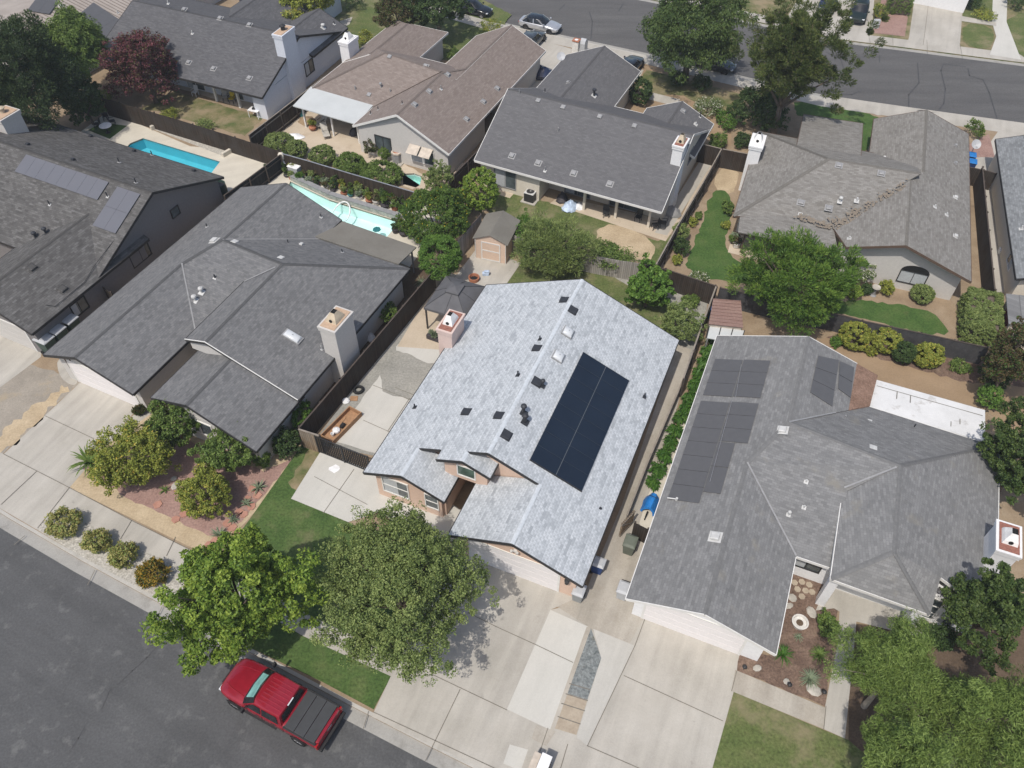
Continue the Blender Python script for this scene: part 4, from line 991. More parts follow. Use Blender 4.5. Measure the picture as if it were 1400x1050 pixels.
# ------------------------------------------------------------------ 8 taupe house, top right
h = House('ranch_house', 'taupe shingled house with white chimney and an arched window facing the small lawn', 70, 7, 60, 'roof_taupe', 'pale', 'trim_brown')
Lr, Rr = (4.55, 60.1, 4.62), (11.4, 60.4, 4.72)
h.rf([(-1.3, 52.9, E), Lr, (-1.3, 65.7, E)], [2]); h.rf([(-1.3, 65.7, E), Lr, Rr, (11.4, 65.5, 2.75)], [3])
h.rf([(1.98, 62.5, 3.72), (7.05, 62.5, 3.72), (7.03, 70.25, E), (1.98, 69.95, E)], [1, 2, 3])
h.rf([(-1.3, 52.9, E), (3.4, 54.4, 2.62), (6.0, 54.1, 2.62), (10.7, 59.7, 4.45), Rr, Lr], [0])
h.rf([(10.8, 51.4, 4.33), (7.1, 51.5, 3.05), (6.0, 54.1, 2.66), (10.7, 59.8, 4.40)], [0, 1])
h.rf([(10.8, 51.4, 4.33), (10.75, 59.8, 4.36), (11.8, 62, 3.98), (11.8, 71.9, 3.98), (15.75, 71.8, E), (15.8, 51.3, E)], [5, 3, 4])
h.rf([(11.8, 61.8, 3.98), (11.8, 71.9, 3.98), (7.9, 71.4, E), (7.9, 61.5, E)], [1, 2])
h.cap(Lr, Rr, .35); h.hipcap((-1.3, 52.9, 2.62), Lr); h.cap((10.8, 51.4, 4.33), (10.75, 59.8, 4.36), .35); h.cap((11.8, 62, 3.98), (11.8, 71.9, 3.98), .35); h.hipcap((-1.3, 65.7, 2.62), Lr)
h.wbox(-.85, 7.0, 54.6, 65.2, 0, 2.45); h.wbox(2.3, 6.8, 65.2, 69.6, 0, 2.4); h.wbox(8.3, 15.35, 60, 71.1, 0, 2.45)
h.pent('v', 10.8, 4.33, 6.3, 15.8, 52.05, 61, 2.75, E, .45); h.wall.face([h.P(8.3, 71.3, 2.45), h.P(15.35, 71.3, 2.45), h.P(11.8, 71.3, 3.85)])
# arched window
a0 = h.pv((1228, 379), 52.05); a1 = h.pv((1265, 384), 52.05); za, zb = .75, 1.75
o = h.window('v', 52.05, a0[0], a1[0], za, zb, -1, 'trim_dark', pane='blind')
ar = MB(); cu = (a0[0]+a1[0])/2; hw = (a1[0]-a0[0])/2+.07; pts = [h.P(cu+hw*math.cos(R(t)), 52.0, zb+.07+.55*math.sin(R(t))) for t in range(0, 181, 15)]
ar.face(pts); ar.build('arch_pane', M['black'], o)
h.chimney(-1.62, -.65, 60.3, 62.2, 0, 4.3, 'white_st', 'flue_white', 'flue_white')
pfr = (53.5, .31, 'v', E); prr = (15.78, -.35, 'u', E)
for q in ((1147, 226), (1205, 237), (1095, 277), (1133, 284.5)): h.vent(q, pfr, 'vent_grey', .40)
for q in ((1148, 276), (1171, 275)): h.pipe(q, pfr, .3, .07, 'vent_white', 'vent_white', q[0] == 1148)
h.pipe((1094, 293), pfr, .15, .06, 'vent_white')
for q in ((1306, 199), (1306, 223)): h.vent(q, prr, 'vent_grey', .2)
for q in ((1306, 270), (1306, 323)): h.vent(q, prr, 'vent_white', .26)
for q in ((1278, 283), (1294, 294), (1246, 241)): h.pipe(q, prr, .2, .06, 'vent_white')
pgl = (6.3, .35, 'u', 2.78); h.pipe((1161, 326), pgl, .2, .06, 'vent_white'); h.vent((1215, 212), (65.6, -.36, 'v', E), 'vent_white', .2); h.vent((1209, 216), (65.6, -.36, 'v', E), 'vent_white', .2)
Pq = [h.pz(q, 2.5) for q in ((1009, 317), (1000, 295.5), (1091, 299), (1137.7, 311.7), (1138, 340))]
h.cover([(Pq[0][0], Pq[0][1], 2.48), (Pq[0][0]-.2, 53.2, 2.62), (3.4, 54.7, 2.66), (6.0, 54.3, 2.66), (Pq[4][0]+.4, Pq[4][1], 2.48)], 'roof_taupe')
for q in ((1012, 345), (1050, 352)):
    p = h.pz(q, 0); h.post(p[0], p[1], 2.4, .12, 'trim_brown')
h.window('v', 54.6, .2, 2.2, .1, 2.1, -1, 'trim_dark')
h.done()
nl = MB()
for q0, q1, w_ in (((1238, 252), (1170, 292), .55), ((1170, 292), (1137.7, 311.7), .75), ((1137.7, 311.7), (1091, 297.6), .4)):
    a, b = h.pp(q0, (53.6, .31, 'v', 2.66)), h.pp(q1, (53.6, .31, 'v', 2.66))
    for k in range(120):
        t = rnd.random(); c = [a[i]+(b[i]-a[i])*t for i in range(3)]; c[0] += rnd.gauss(0, w_*.35); c[1] += rnd.gauss(0, w_*.35); c[2] = 2.66+.31*(c[1]-53.6)+.075+rnd.random()*.02
        r_ = rnd.uniform(.03, .13); n = 6; ph_ = rnd.random()*6
        nl.face([L(c[0]+r_*math.cos(ph_+6.283*i/n)*rnd.uniform(.5, 1.2), c[1]+r_*math.sin(ph_+6.283*i/n)*rnd.uniform(.5, 1.2), 70, c[2]+.31*r_*math.sin(ph_+6.283*i/n)) for i in range(n)])
M['needles'] = surface('fallen_needles', [(.3, (.18, .152, .12)), (.7, (.215, .182, .145))], 2, 8, .3, None, .97, .3)
tag(nl.build('fallen_needles', M['needles']), 'brown fallen needles gathered in the roof valley', 'leaf litter', kind='stuff')

# ------------------------------------------------------------------ 9 right-hand house
h = House('ranch_house', 'mid grey shingled house with flat black pool collectors and a white-painted patio roof', 67.8, 6, 30, 'roof_mid', 'white_st', 'trim_white')
B, Cc = (3.9, 32.3, 4.50), (10.0, 31.5, 4.62)
h.rf([(-1.55, 19.3, E), (2.25, 19.3, 3.93), (2.3, 28.95, 3.95), B, (3.85, 39.7, 4.49), (-1.55, 39.55, E)], [0, 4, 5])
h.rf([(2.25, 19.3, 3.93), (5.98, 19.3, 2.62), (5.98, 25.05, 2.62), (2.3, 28.98, 3.95)], [0, 1])
h.rf([(2.3, 28.98, 3.95), (5.98, 25.05, 2.62), (7.7, 25.05, 2.62), (7.7, 29.3, 3.85), Cc, B], [1])
h.rf([Cc, (10.2, 25.9, 4.55), (7.75, 24.1, 3.1), (7.5, 29.4, 3.72)], [2])
h.rf([(7.75, 24.1, 3.1), (10.2, 25.9, 4.55), (12.6, 24.1, 2.95)], [2])
h.rf([Cc, (10.2, 25.9, 4.55), (12.6, 24.1, 2.95), (12.75, 26.0, 3.6), (15.8, 25.4, E), (15.8, 36.85, E)], [3, 4])
h.rf([B, Cc, (15.6, 36.87, E), (8.35, 37.0, 2.75)], [2])
h.rf([B, (3.85, 39.7, 4.49), (7.15, 39.8, 3.3), (7.15, 35.7, 3.3)], [1])
rs = MB(); h.rf([(7.15, 39.8, 3.3), (8.6, 39.85, 2.78), (8.4, 37.0, 2.83), (7.15, 35.7, 3.3)], (), .1, rs); o = rs.build('weathered_roof', M['roof_rust'], h.t); o['label'] = 'rusty brown roof strip'
h.cap((2.25, 19.3, 3.93), (2.3, 28.95, 3.95), .35); h.cap(B, (3.85, 39.7, 4.49), .35); h.cap(B, Cc, .33); h.cap((10.2, 25.9, 4.55), Cc, .35); h.hipcap((2.3, 28.95, 3.95), B); h.hipcap((15.6, 36.87, 2.62), Cc); h.hipcap((12.6, 24.1, 2.95), (10.2, 25.9, 4.55)); h.hipcap((7.75, 24.1, 3.1), (10.2, 25.9, 4.55))
h.valley((5.98, 25.05, 2.64), (2.3, 28.98, 3.98)); h.valley((7.5, 29.4, 3.9), (9.8, 31.3, 4.6)); h.valley(B, (6.4, 34.9, 3.6), .1, .04)
h.pent('v', 2.2, 3.9, -1.55, 5.98, 19.9, 32, E, 2.62, .42); h.wbox(-1.1, 7.0, 32, 39.1, 0, 2.5); h.wbox(5.4, 15.35, 25.6, 36.4, 0, 2.5)
h.wall.face([h.P(-1.1, 39.2, 2.5), h.P(7.0, 39.2, 3.0), h.P(3.85, 39.2, 4.35)][::-1])
h.wbox(8.1, 12.3, 24.5, 25.6, 0, 2.6) if False else None
h.garage('v', 19.9, -.5, 4.55, 2.2); 
fl = MB(); q = h.P(2.2, 19.8, 3.0); fl.box(q[0]-.1, q[0]+.1, q[1]-.02, q[1]+.1, q[2]-.05, q[2]+.05)
for sx in (-.16, .16): fl.lathe([(.05, 0), (.085, .12), (.08, .16)], 10, (q[0]+sx, q[1]-.1, q[2]-.02))
fl.build('floodlight', M['vent_white'], h.t)
h.window('v', 25.6, 6.1, 7.5, 1.0, 2.1, -1, 'trim_dark'); h.window('v', 25.6, 12.9, 13.5, .3, 2.2, -1, 'trim_white', mull=0, sash=2); h.window('v', 25.6, 13.8, 14.5, .3, 2.2, -1, 'trim_white', mull=0, sash=2)
for u in (8.05, 12.2): h.post(u, 24.5, 2.75, .45, 'white_st')
h.chimney(15.0, 16.05, 28.1, 29.9, 0, 4.5, 'white_st', 'brick_cap', 'flue_white')
pl9 = (-1.55, .35, 'u', E); pr9 = (3.85, -.36, 'u', 4.49); pf9 = (25.05, .28, 'v', 2.62); pR9 = (15.8, -.35, 'u', E); pb9 = (36.87, -.36, 'v', E)
def quad9(c, n, pl_, along=True):
    a = [h.pp(q, pl_) for q in c]
    for i in range(n):
        t0, t1 = i/n, (i+1)/n; f = lambda p, q, t: (p[0]+(q[0]-p[0])*t, p[1]+(q[1]-p[1])*t)
        h.panel([f(a[0], a[3], t0), f(a[1], a[2], t0), f(a[1], a[2], t1), f(a[0], a[3], t1)], pl_, 'solar_grey', .07, .03, gap=.028)
for u0, u1, v0, v1, n in ((-1.2, .5, 33.95, 37.25, 3), (.5, 2.08, 34.0, 37.3, 3), (-1.2, .5, 25.75, 33.45, 7), (.5, 1.42, 26.55, 30.3, 2), (.5, 2.08, 30.35, 33.55, 3)):
    h.grid(u0, u1, v0, v1, 1, n, pl9, 'solar_grey', .07, t=.03, gap=.025)
quad9([(1118, 487), (1147, 493), (1138, 557), (1107, 537)], 3, pr9); quad9([(1147.5, 494), (1168, 503), (1163, 545), (1145, 532)], 2, pr9)
for q in ((1070, 588), (978, 734)): h.vent(q, pl9, 'vent_white', .45) if q[0] < 1000 else h.vent(q, pl9, 'vent_white', .42)
for q in ((1127, 594), (1193, 614)): h.vent(q, pb9, 'vent_white', .42)
h.vent((1188, 578), pb9, 'vent_white', .3); h.pipe((1154, 573), pb9, .35, .04, 'vent_grey'); h.pipe((1249, 585), pb9, .35, .04, 'vent_dark')
for q in ((1102, 659), (1099, 694), (1078, 704)): h.pipe(q, pf9, .2, .045, 'vent_white', 'vent_white', q[0] == 1078)
P4 = [h.pz(q, 2.5) for q in ((1200.7, 520.3), (1352.4, 562.7), (1351, 605), (1187.9, 558.9))]
h.cover([(8.6, 39.8, 2.42), (15.05, 39.8, 2.42), (15.05, 37.05, 2.55), (8.45, 37.1, 2.62)], 'white_roof')
seam = MB()
for v_ in (39.2, 38.5):
    seam.face([h.P(8.7, v_, 2.475+.0), h.P(14.9, v_, 2.47), h.P(14.9, v_+.05, 2.47), h.P(8.7, v_+.05, 2.475)])
for u_, v0_, v1_ in ((9.9, 38.5, 39.2), (10.7, 38.5, 39.2), (13.1, 37.5, 38.5), (13.6, 37.9, 38.5)):
    seam.face([h.P(u_, v0_, 2.56), h.P(u_+.05, v0_, 2.56), h.P(u_+.05, v1_, 2.49), h.P(u_, v1_, 2.49)])
seam.build('seam', M['roll_roof'], h.t)['kind'] = 'stuff'
for u in (8.9, 12, 14.9): h.post(u, 39.55, 2.35, .1, 'trim_white')
pp_ = MB(); q = h.pp((917, 683), pl9); Q = h.P(*q); pp_.tube([(Q[0]-.2, Q[1], Q[2]+.06), (Q[0]+.35, Q[1]+.02, Q[2]+.22)], .035, 8); pp_.tube([(Q[0]+.3, Q[1]+.02, Q[2]+.1), (Q[0]+.3, Q[1]+.02, Q[2]+.3)], .07, 8); pp_.build('pool_pipe', M['vent_white'], h.t)
cn = MB(); 
for q0, q1 in (((1013, 500), (1005, 545)), ((1000, 550), (970, 660))):
    a, b = h.pp(q0, pl9), h.pp(q1, pl9); cn.tube([h.P(a[0], a[1], a[2]+.115), h.P(b[0], b[1], b[2]+.115)], .012, 6)
cn.build('pool_strap', M['metal'], h.t)
h.done()

# ------------------------------------------------------------------ 10 house at the right edge and its shed roof
a, b = W(1366, 222, 2.6), W(1389.7, 381, 2.6); ang10 = math.degrees(math.atan2((a-b).y, (a-b).x))
p = UV_(b, ang10)
h = House('ranch_house', 'pale grey-blue shingled house with black solar panels cut by the right edge', ang10, p[0]+6, p[1]+9, 'roof_steel', 'cream', 'trim_dark')
u0 = p[0]; v0 = p[1]; v1 = UV_(W(1361.4, 190.3, 2.6), ang10)[1]
h.gable('v', u0+6, 4.9, u0, u0+12, v0, v1, E, E)
p10 = (u0, 2.3/6, 'u', E)
h.grid(u0+1.3, u0+4.4, v0+6.6, v0+8.7, 3, 1, p10, 'solar_black'); h.grid(u0+1.3, u0+4.4, v0+3.2, v0+5.3, 3, 1, p10, 'solar_black')
h.pipe((1396, 313), p10, .3, .06, 'vent_white'); h.window('u', u0+.45, v0+3, v0+4.4, 1, 2, -1)
h.done()
q = [W(*k, 2.3) for k in ((1377, 407), (1400, 393), (1412, 430), (1380, 441))]
sh = thing('garden_shed', 'grey lean-to shed with dark red door by the clipped hedge at the right edge', 'shed', ((q[0]+q[3])*.5).to_tuple()[:2]+(0,))
o_ = sh.location; d_ = (q[0]-q[3]).normalized(); e_ = Vector((d_.y, -d_.x, 0))
c0 = q[3]
cor = [c0, c0+e_*4, c0+e_*4+d_*3.2, c0+d_*3.2]
rf_ = MB(); rf_.slab([tuple(Vector((c.x, c.y, zz))-Vector((o_.x, o_.y, 0))) for c, zz in zip(cor, (2.2, 2.8, 2.8, 2.2))], .06); rf_.build('roof', M['roof_mid'], sh)
wl = MB(); wc = [c0+e_*.2+d_*.2, c0+e_*3.8+d_*.2, c0+e_*3.8+d_*3.0, c0+e_*.2+d_*3.0]
for i in range(4):
    a_, b_ = wc[i], wc[(i+1) % 4]; za_, zb_ = ((2.14, 2.66), (2.66, 2.66), (2.66, 2.14), (2.14, 2.14))[i]
    wl.face([(a_.x-o_.x, a_.y-o_.y, 0), (b_.x-o_.x, b_.y-o_.y, 0), (b_.x-o_.x, b_.y-o_.y, zb_), (a_.x-o_.x, a_.y-o_.y, za_)])
wl.build('wall', M['beige_trim'], sh)
M['dark_red'] = plain('dark_red', (.12, .02, .03), .6)
dr = MB(); a_ = c0+e_*.17+d_*.5; b_ = a_+d_*1.6; dr.beam((a_.x-o_.x, a_.y-o_.y, 1.0), (b_.x-o_.x, b_.y-o_.y, 1.0), .06, 1.9); dr.build('door', M['dark_red'], sh)

# ------------------------------------------------------------------ across the top street
a = W(1250, 4, 0); b = W(1310, 16, 0)
an = math.degrees(math.atan2((b-a).y, (b-a).x)); p = UV_(a, an+90)
h = House('garage_house', 'white garage end of a house across the top street', an+90, p[0]+2.5, p[1]+4, 'roof_umber', 'white_st', 'trim_white')
wd = (b-a).length
h.gable('v', p[0]+wd/2, 4.3, p[0]-1.0, p[0]+wd+1.0, p[1]-.5, p[1]+12, E, E)
h.garage('v', p[1]-.1, p[0]+.4, p[0]+wd-.4, 2.1); h.done()
M['fence_dark'] = boards('dark_fence', (.026, .021, .017), (.068, .053, .041))
M['fence_brown'] = boards('brown_fence', (.026, .02, .016), (.062, .047, .036), grey=(.058, .052, .047))
M['fence_grey'] = boards('grey_fence', (.20, .185, .165), (.36, .34, .31))
M['fence_mixed'] = boards('mixed_fence', (.15, .11, .075), (.30, .225, .155), grey=(.27, .25, .22))
M['fence_black'] = boards('black_slats', (.018, .017, .017), (.035, .034, .034), .1)
M['post_wood'] = plain('post_wood', (.075, .06, .05), .85, 0, .25, 5)
M['cap_wood'] = plain('cap_wood', (.24, .21, .175), .85, 0, .2, 3)
M['screen'] = surface('dark_screen', [(.3, (.045, .045, .048)), (.7, (.085, .083, .085))], 1.5, 10, .2, None, .9, .1)
def fence(name, label, pts, h=1.8, mat='fence_brown', top=True, post=2.4, rail='cap_wood', cat='fence', group=None, posts=True, top_px=True, lean=0):
    P = [W(p[0], p[1], h if top_px else 0) for p in pts]
    for p in P: p.z = 0
    o = thing(name, label, cat, P[0], 0, group); O = P[0]
    pan = MB(); rl = MB()
    run = 0; np_ = 0
    for a, b in zip(P, P[1:]):
        d = b-a; ln = d.length; e = d.normalized(); n = Vector((-e.y, e.x, 0))*.02
        k = max(1, round(ln/1.2)); prev = 0
        for i in range(k):
            t0, t1 = ln*i/k, ln*(i+1)/k; h1 = h+rnd.uniform(-.025, .025)
            A, B_ = a+e*t0-O, a+e*(t1-.004)-O
            for sgn in (1, -1):
                q = [A+n*sgn, B_+n*sgn, B_+n*sgn+Vector((0, 0, h1)), A+n*sgn+Vector((0, 0, h1))]; uv = [(run+t0, 0), (run+t1, 0), (run+t1, h1), (run+t0, h1)]
                pan.face(q if sgn < 0 else q[::-1], uv if sgn < 0 else uv[::-1])
            pan.face([A-n+Vector((0, 0, h1)), B_-n+Vector((0, 0, h1)), B_+n+Vector((0, 0, h1)), A+n+Vector((0, 0, h1))], [(run+t0, 0), (run+t1, 0), (run+t1, .04), (run+t0, .04)])
            pan.face([A-n, A+n, A+n+Vector((0, 0, h1)), A-n+Vector((0, 0, h1))]); pan.face([B_-n, B_+n, B_+n+Vector((0, 0, h1)), B_-n+Vector((0, 0, h1))])
        if top: rl.beam(a-O+Vector((0, 0, h+.035)), b-O+Vector((0, 0, h+.035)), .10, .03)
        for zz in (.35, h-.3): rl.beam(a-O+n*2.2+Vector((0, 0, zz)), b-O+n*2.2+Vector((0, 0, zz)), .04, .09)
        if posts:
            kp = max(1, round(ln/post))
            for i in range(kp+1):
                if np_ < 60:
                    c = a+e*(ln*i/kp)-O+n*3.3; q = MB().box(c.x-.05, c.x+.05, c.y-.05, c.y+.05, 0, h+.055); q.build('post', M['post_wood'], o); np_ += 1
        run += ln
    pan.build('panel', M[mat], o); rl.build('rail', M[rail], o)
    return o
fence('wooden_fence', 'long dark board fence between the dark grey house and the concrete side yard', [(410, 584), (466, 518.7), (530, 444), (592, 371)], 1.85, 'fence_brown', rail='post_wood')
fence('wooden_fence', 'grey board fence running from the round topiary to the back corner by the shed', [(594, 369), (625, 330), (658, 293)], 1.8, 'fence_grey', rail='post_wood')
fence('wooden_fence', 'short mottled brown and grey board fence beside the black slatted gate', [(408, 587), (436, 596)], 1.8, 'fence_mixed')
fence('wooden_fence', 'weathered pale grey fence behind the small back lawn and gravel path', [(690, 318), (760, 338), (813, 350), (876, 361)], 1.7, 'fence_grey', False)
fence('wooden_fence', 'dark fence behind the large-leaved tree, ending at the rust-roofed shed', [(877, 361), (910, 368.5), (978, 391)], 1.8, 'fence_brown', True, rail='post_wood')
fence('wooden_fence', 'side fence running down from the back corner past the blue drum', [(979, 392), (960, 444), (934, 518)], 1.75, 'fence_dark', True, rail='cap_wood')
fence('garden_wall', 'low rough grey wall with crumbling top along the leafy strip', [(934, 519), (910, 575), (885, 633), (857, 705)], 1.0, 'fence_grey', True, cat='wall', posts=False, rail='cap_wood')
fence('wooden_fence', 'dark fence between the slate house and the curved side lawn', [(986.4, 204), (965, 243), (925.7, 310), (897, 362)], 1.8, 'fence_dark', True)
fence('wooden_fence', 'short brown cross fence between the two white chimneys', [(955, 196), (987, 204), (1023, 211)], 1.8, 'fence_brown', True)
fence('wooden_fence', 'dark fence along the right side of the brown house', [(702, 152), (674, 185), (620, 240), (612, 250)], 1.8, 'fence_dark', True, rail='post_wood')
fence('wooden_fence', 'dark fence between the white house and the brown house patio', [(466, 92), (440, 108), (340, 185)], 1.8, 'fence_dark', True, rail='cap_wood')
fence('wooden_fence', 'dark fence with wire rail behind the row of potted plants', [(384, 210), (420, 220), (480, 238), (571, 264.5)], 1.6, 'fence_dark', True, rail='metal')
fence('wooden_fence', 'brown board fence behind the blue lap pool', [(138.9, 133.7), (210, 154), (290, 178), (383, 207)], 1.8, 'fence_brown', False)
fence('wooden_fence', 'black fence between the two swimming pools', [(383, 212), (340, 244), (306, 268)], 1.6, 'fence_black', True, rail='post_wood')
fence('screen_fence', 'dark mesh-covered fence behind the clipped round shrubs', [(985, 394), (1060, 412), (1150, 431), (1179, 439), (1260, 456), (1352, 476)], 1.6, 'screen', True, rail='post_wood')
fence('wooden_fence', 'tall dark brown fence between the taupe house and the right-edge house', [(1343, 228), (1349, 290), (1360, 396)], 1.8, 'fence_brown', True, rail='post_wood')
fence('wooden_fence', 'short brown fence with a gate beside the two blue bins', [(1325, 229), (1345, 233), (1362, 238)], 1.6, 'fence_brown', True, rail='post_wood')
fence('wooden_fence', 'short dark fence closing the side passage of the far-left house', [(132, 385), (150, 400)], 1.6, 'fence_dark', False)
fence('wooden_fence', 'short board fence beside the olive bin in the right side passage', [(868, 715), (886, 724)], 1.5, 'fence_brown', False)
# open wooden side gate
a = W(864, 716, 0); g = thing('side_gate', 'weathered wooden side gate with diagonal brace beside the olive bin', 'gate', a)
u = (W(846, 735, 0)-a); u.z = 0; ln = u.length; e = u.normalized(); n = Vector((-e.y, e.x, 0))
pn = MB()
for i in range(9): pn.beam(e*(ln*(i+.5)/9)+Vector((0, 0, .03)), e*(ln*(i+.5)/9)+Vector((0, 0, 1.5)), ln/9*.8, .02, (e.x, e.y, 0))
pn.build('slat', M['fence_mixed'], g)['kind'] = 'stuff'
fr_ = MB(); fr_.beam(n*.03+Vector((0, 0, .2)), n*.03+e*ln+Vector((0, 0, .2)), .05, .09); fr_.beam(n*.03+Vector((0, 0, 1.35)), n*.03+e*ln+Vector((0, 0, 1.35)), .05, .09); fr_.beam(n*.035+Vector((0, 0, .2)), n*.035+e*ln+Vector((0, 0, 1.35)), .05, .09); fr_.build('brace', M['cap_wood'], g)
# black slatted drive gate
a = W(437, 619, 0); b = W(507, 647, 0); g = thing('drive_gate', 'black slatted drive gate across the concrete side yard', 'gate', a); d = b-a; ln = d.length; e = d.normalized(); n = Vector((-e.y, e.x, 0))
fr_ = MB()
for zz in (.15, 1.7): fr_.beam(Vector((0, 0, zz)), e*ln+Vector((0, 0, zz)), .05, .06)
for t in (0, .5, 1): fr_.beam(e*ln*t+Vector((0, 0, .05)), e*ln*t+Vector((0, 0, 1.75)), .07, .07, (e.x, e.y, 0))
fr_.build('gate_frame', M['metal_dark'], g)
sl_ = MB(); k = int(ln/.14)
for i in range(k): sl_.beam(e*(ln*(i+.5)/k)+n*.0+Vector((0, 0, .18)), e*(ln*(i+.5)/k)+Vector((0, 0, 1.67)), .085, .02, (n.x, n.y, 0))
sl_.build('slats', M['fence_black'], g)['kind'] = 'stuff'
M['stone_wall'] = surface('stone_veneer', [(.3, (.24, .245, .22)), (.7, (.42, .42, .38))], 2.2, 6, .3, None, .9, .5)
# raised stone wall along the turquoise pool
A = [W(*p) for p in ((397, 247), (450, 272), (546, 302.5))]
rw = thing('pool_wall', 'low stone-faced wall along the far edge of the turquoise pool', 'wall', A[0]); f = MB(); cp = MB()
for a, b in zip(A, A[1:]):
    e = (b-a).normalized(); n = Vector((-e.y, e.x, 0))*.2
    f.beam(a-A[0]+n+Vector((0, 0, .22)), b-A[0]+n+Vector((0, 0, .22)), .36, .44); cp.beam(a-A[0]+n+Vector((0, 0, .475)), b-A[0]+n+Vector((0, 0, .475)), .44, .06)
f.build('wall_face', M['stone_wall'], rw); cp.build('coping', M['trim_grey'], rw)
for lab, P4 in (('pale coping wall around the gravel bed behind the blue lap pool', [(207, 178), (216, 174)]), ('pale coping wall at the right end of the gravel bed', [(305, 215), (320, 206)])):
    a, b = W(*P4[0]), W(*P4[1]); o = MB().beam(Vector((0, 0, .2)), b-a+Vector((0, 0, .2)), .25, .4).build('planter_wall', M['deck'], None, bevel=.02, loc=a); tag(o, lab, 'wall')
A = [W(*p) for p in ((216, 176), (319, 208))]
o = MB().beam(Vector((0, 0, .15)), A[1]-A[0]+Vector((0, 0, .15)), .2, .3).build('planter_wall', M['deck'], None, bevel=.02, loc=A[0]); tag(o, 'long low coping wall along the back of the gravel bed', 'wall')
# ------------------------------------------------------------------ vegetation
def lm(n, *a, **k): M[n] = leafmat(n, *a, **k)
lm('leaf_bright', (0.076, 0.145, 0.023), (0.165, 0.249, 0.038), (0.303, 0.386, 0.062))
lm('leaf_olive', (0.089, 0.130, 0.039), (0.176, 0.231, 0.071), (0.286, 0.338, 0.117))
lm('leaf_willow', (0.078, 0.130, 0.029), (0.153, 0.223, 0.052), (0.260, 0.344, 0.093))
lm('leaf_dark', (0.027, 0.055, 0.017), (0.052, 0.089, 0.027), (0.096, 0.145, 0.046))
lm('leaf_fern', (0.052, 0.115, 0.021), (0.103, 0.190, 0.032), (0.207, 0.299, 0.052))
lm('leaf_deep', (.035, .065, .018), (.065, .105, .028), (.12, .165, .045))
lm('leaf_mid', (0.063, 0.110, 0.026), (0.118, 0.182, 0.039), (0.207, 0.277, 0.071))
lm('leaf_rich', (0.055, 0.118, 0.019), (0.096, 0.186, 0.031), (0.165, 0.276, 0.050))
lm('leaf_yellow', (0.128, 0.167, 0.031), (0.238, 0.269, 0.048), (0.381, 0.397, 0.087), (0.444, 0.332, 0.063), .05)
lm('leaf_straw', (0.230, 0.218, 0.069), (0.356, 0.328, 0.115), (0.483, 0.431, 0.172), (0.230, 0.287, 0.081), .3)
lm('leaf_gold', (.19, .13, .02), (.30, .20, .028), (.42, .29, .04), (.06, .09, .02), .3)
lm('leaf_plum', (0.061, 0.024, 0.027), (0.134, 0.043, 0.055), (0.232, 0.079, 0.091), (0.104, 0.091, 0.037), .22)
lm('leaf_brown', (0.061, 0.049, 0.022), (0.104, 0.079, 0.037), (0.159, 0.116, 0.061), (0.061, 0.104, 0.024), .35)
lm('leaf_conifer', (0.031, 0.052, 0.023), (0.052, 0.082, 0.033), (0.089, 0.127, 0.050), trans=.12)
lm('leaf_pine', (0.043, 0.067, 0.020), (0.085, 0.116, 0.032), (0.159, 0.183, 0.055), (0.146, 0.122, 0.073), .05, .15)
lm('leaf_citrus', (0.049, 0.096, 0.017), (0.082, 0.145, 0.025), (0.138, 0.207, 0.042), (0.483, 0.386, 0.042), .02)
lm('leaf_flower', (0.061, 0.122, 0.024), (0.098, 0.171, 0.037), (0.171, 0.232, 0.061), (0.600, 0.439, 0.024), .14)
lm('leaf_white', (0.073, 0.122, 0.037), (0.134, 0.183, 0.061), (0.244, 0.268, 0.110), (0.600, 0.600, 0.512), .22)
lm('leaf_agave', (.13, .17, .11), (.20, .25, .16), (.30, .34, .23))
lm('leaf_blade', (.03, .085, .012), (.055, .14, .02), (.11, .21, .035))
M['bark'] = surface('bark', [(.3, (.09, .07, .055)), (.7, (.17, .14, .11))], 3, 14, .3, None, .95, .5)
M['pale_bark'] = surface('pale_bark', [(.3, (.22, .19, .15)), (.7, (.34, .30, .25))], 3, 14, .2, None, .95, .4)

def leaf_mesh(P, Nn, T, ln, wd, tone, mat, name):
    "P centres, Nn normals, T long axes; pointed leaf of four corners, each an island"
    n = len(P)
    B_ = np.cross(Nn, T); B_ /= np.linalg.norm(B_, axis=1, keepdims=True)+1e-9
    ln = np.broadcast_to(ln, (n,))[:, None]; wd = np.broadcast_to(wd, (n,))[:, None]
    v = np.empty((n, 4, 3), np.float32)
    v[:, 0] = P-T*ln*.5; v[:, 1] = P+B_*wd*.5-Nn*wd*.12+T*ln*.05; v[:, 2] = P+T*ln*.5-Nn*ln*.10; v[:, 3] = P-B_*wd*.5-Nn*wd*.12+T*ln*.05
    me = bpy.data.meshes.new(name)
    me.vertices.add(n*4); me.vertices.foreach_set('co', v.ravel())
    me.loops.add(n*4); me.loops.foreach_set('vertex_index', np.arange(n*4, dtype=np.int32))
    me.polygons.add(n); me.polygons.foreach_set('loop_start', np.arange(0, n*4, 4, dtype=np.int32)); me.polygons.foreach_set('loop_total', np.full(n, 4, np.int32))
    me.update(calc_edges=True)
    at = me.attributes.new('tone', 'FLOAT_COLOR', 'POINT')
    c = np.ones((n, 4, 4), np.float32); c[:, :, :3] = np.clip(tone, 0, 1)[:, None, None]
    at.data.foreach_set('color', c.ravel())
    me.materials.append(mat)
    return me
def unit(a): return a/(np.linalg.norm(a, axis=1, keepdims=True)+1e-9)
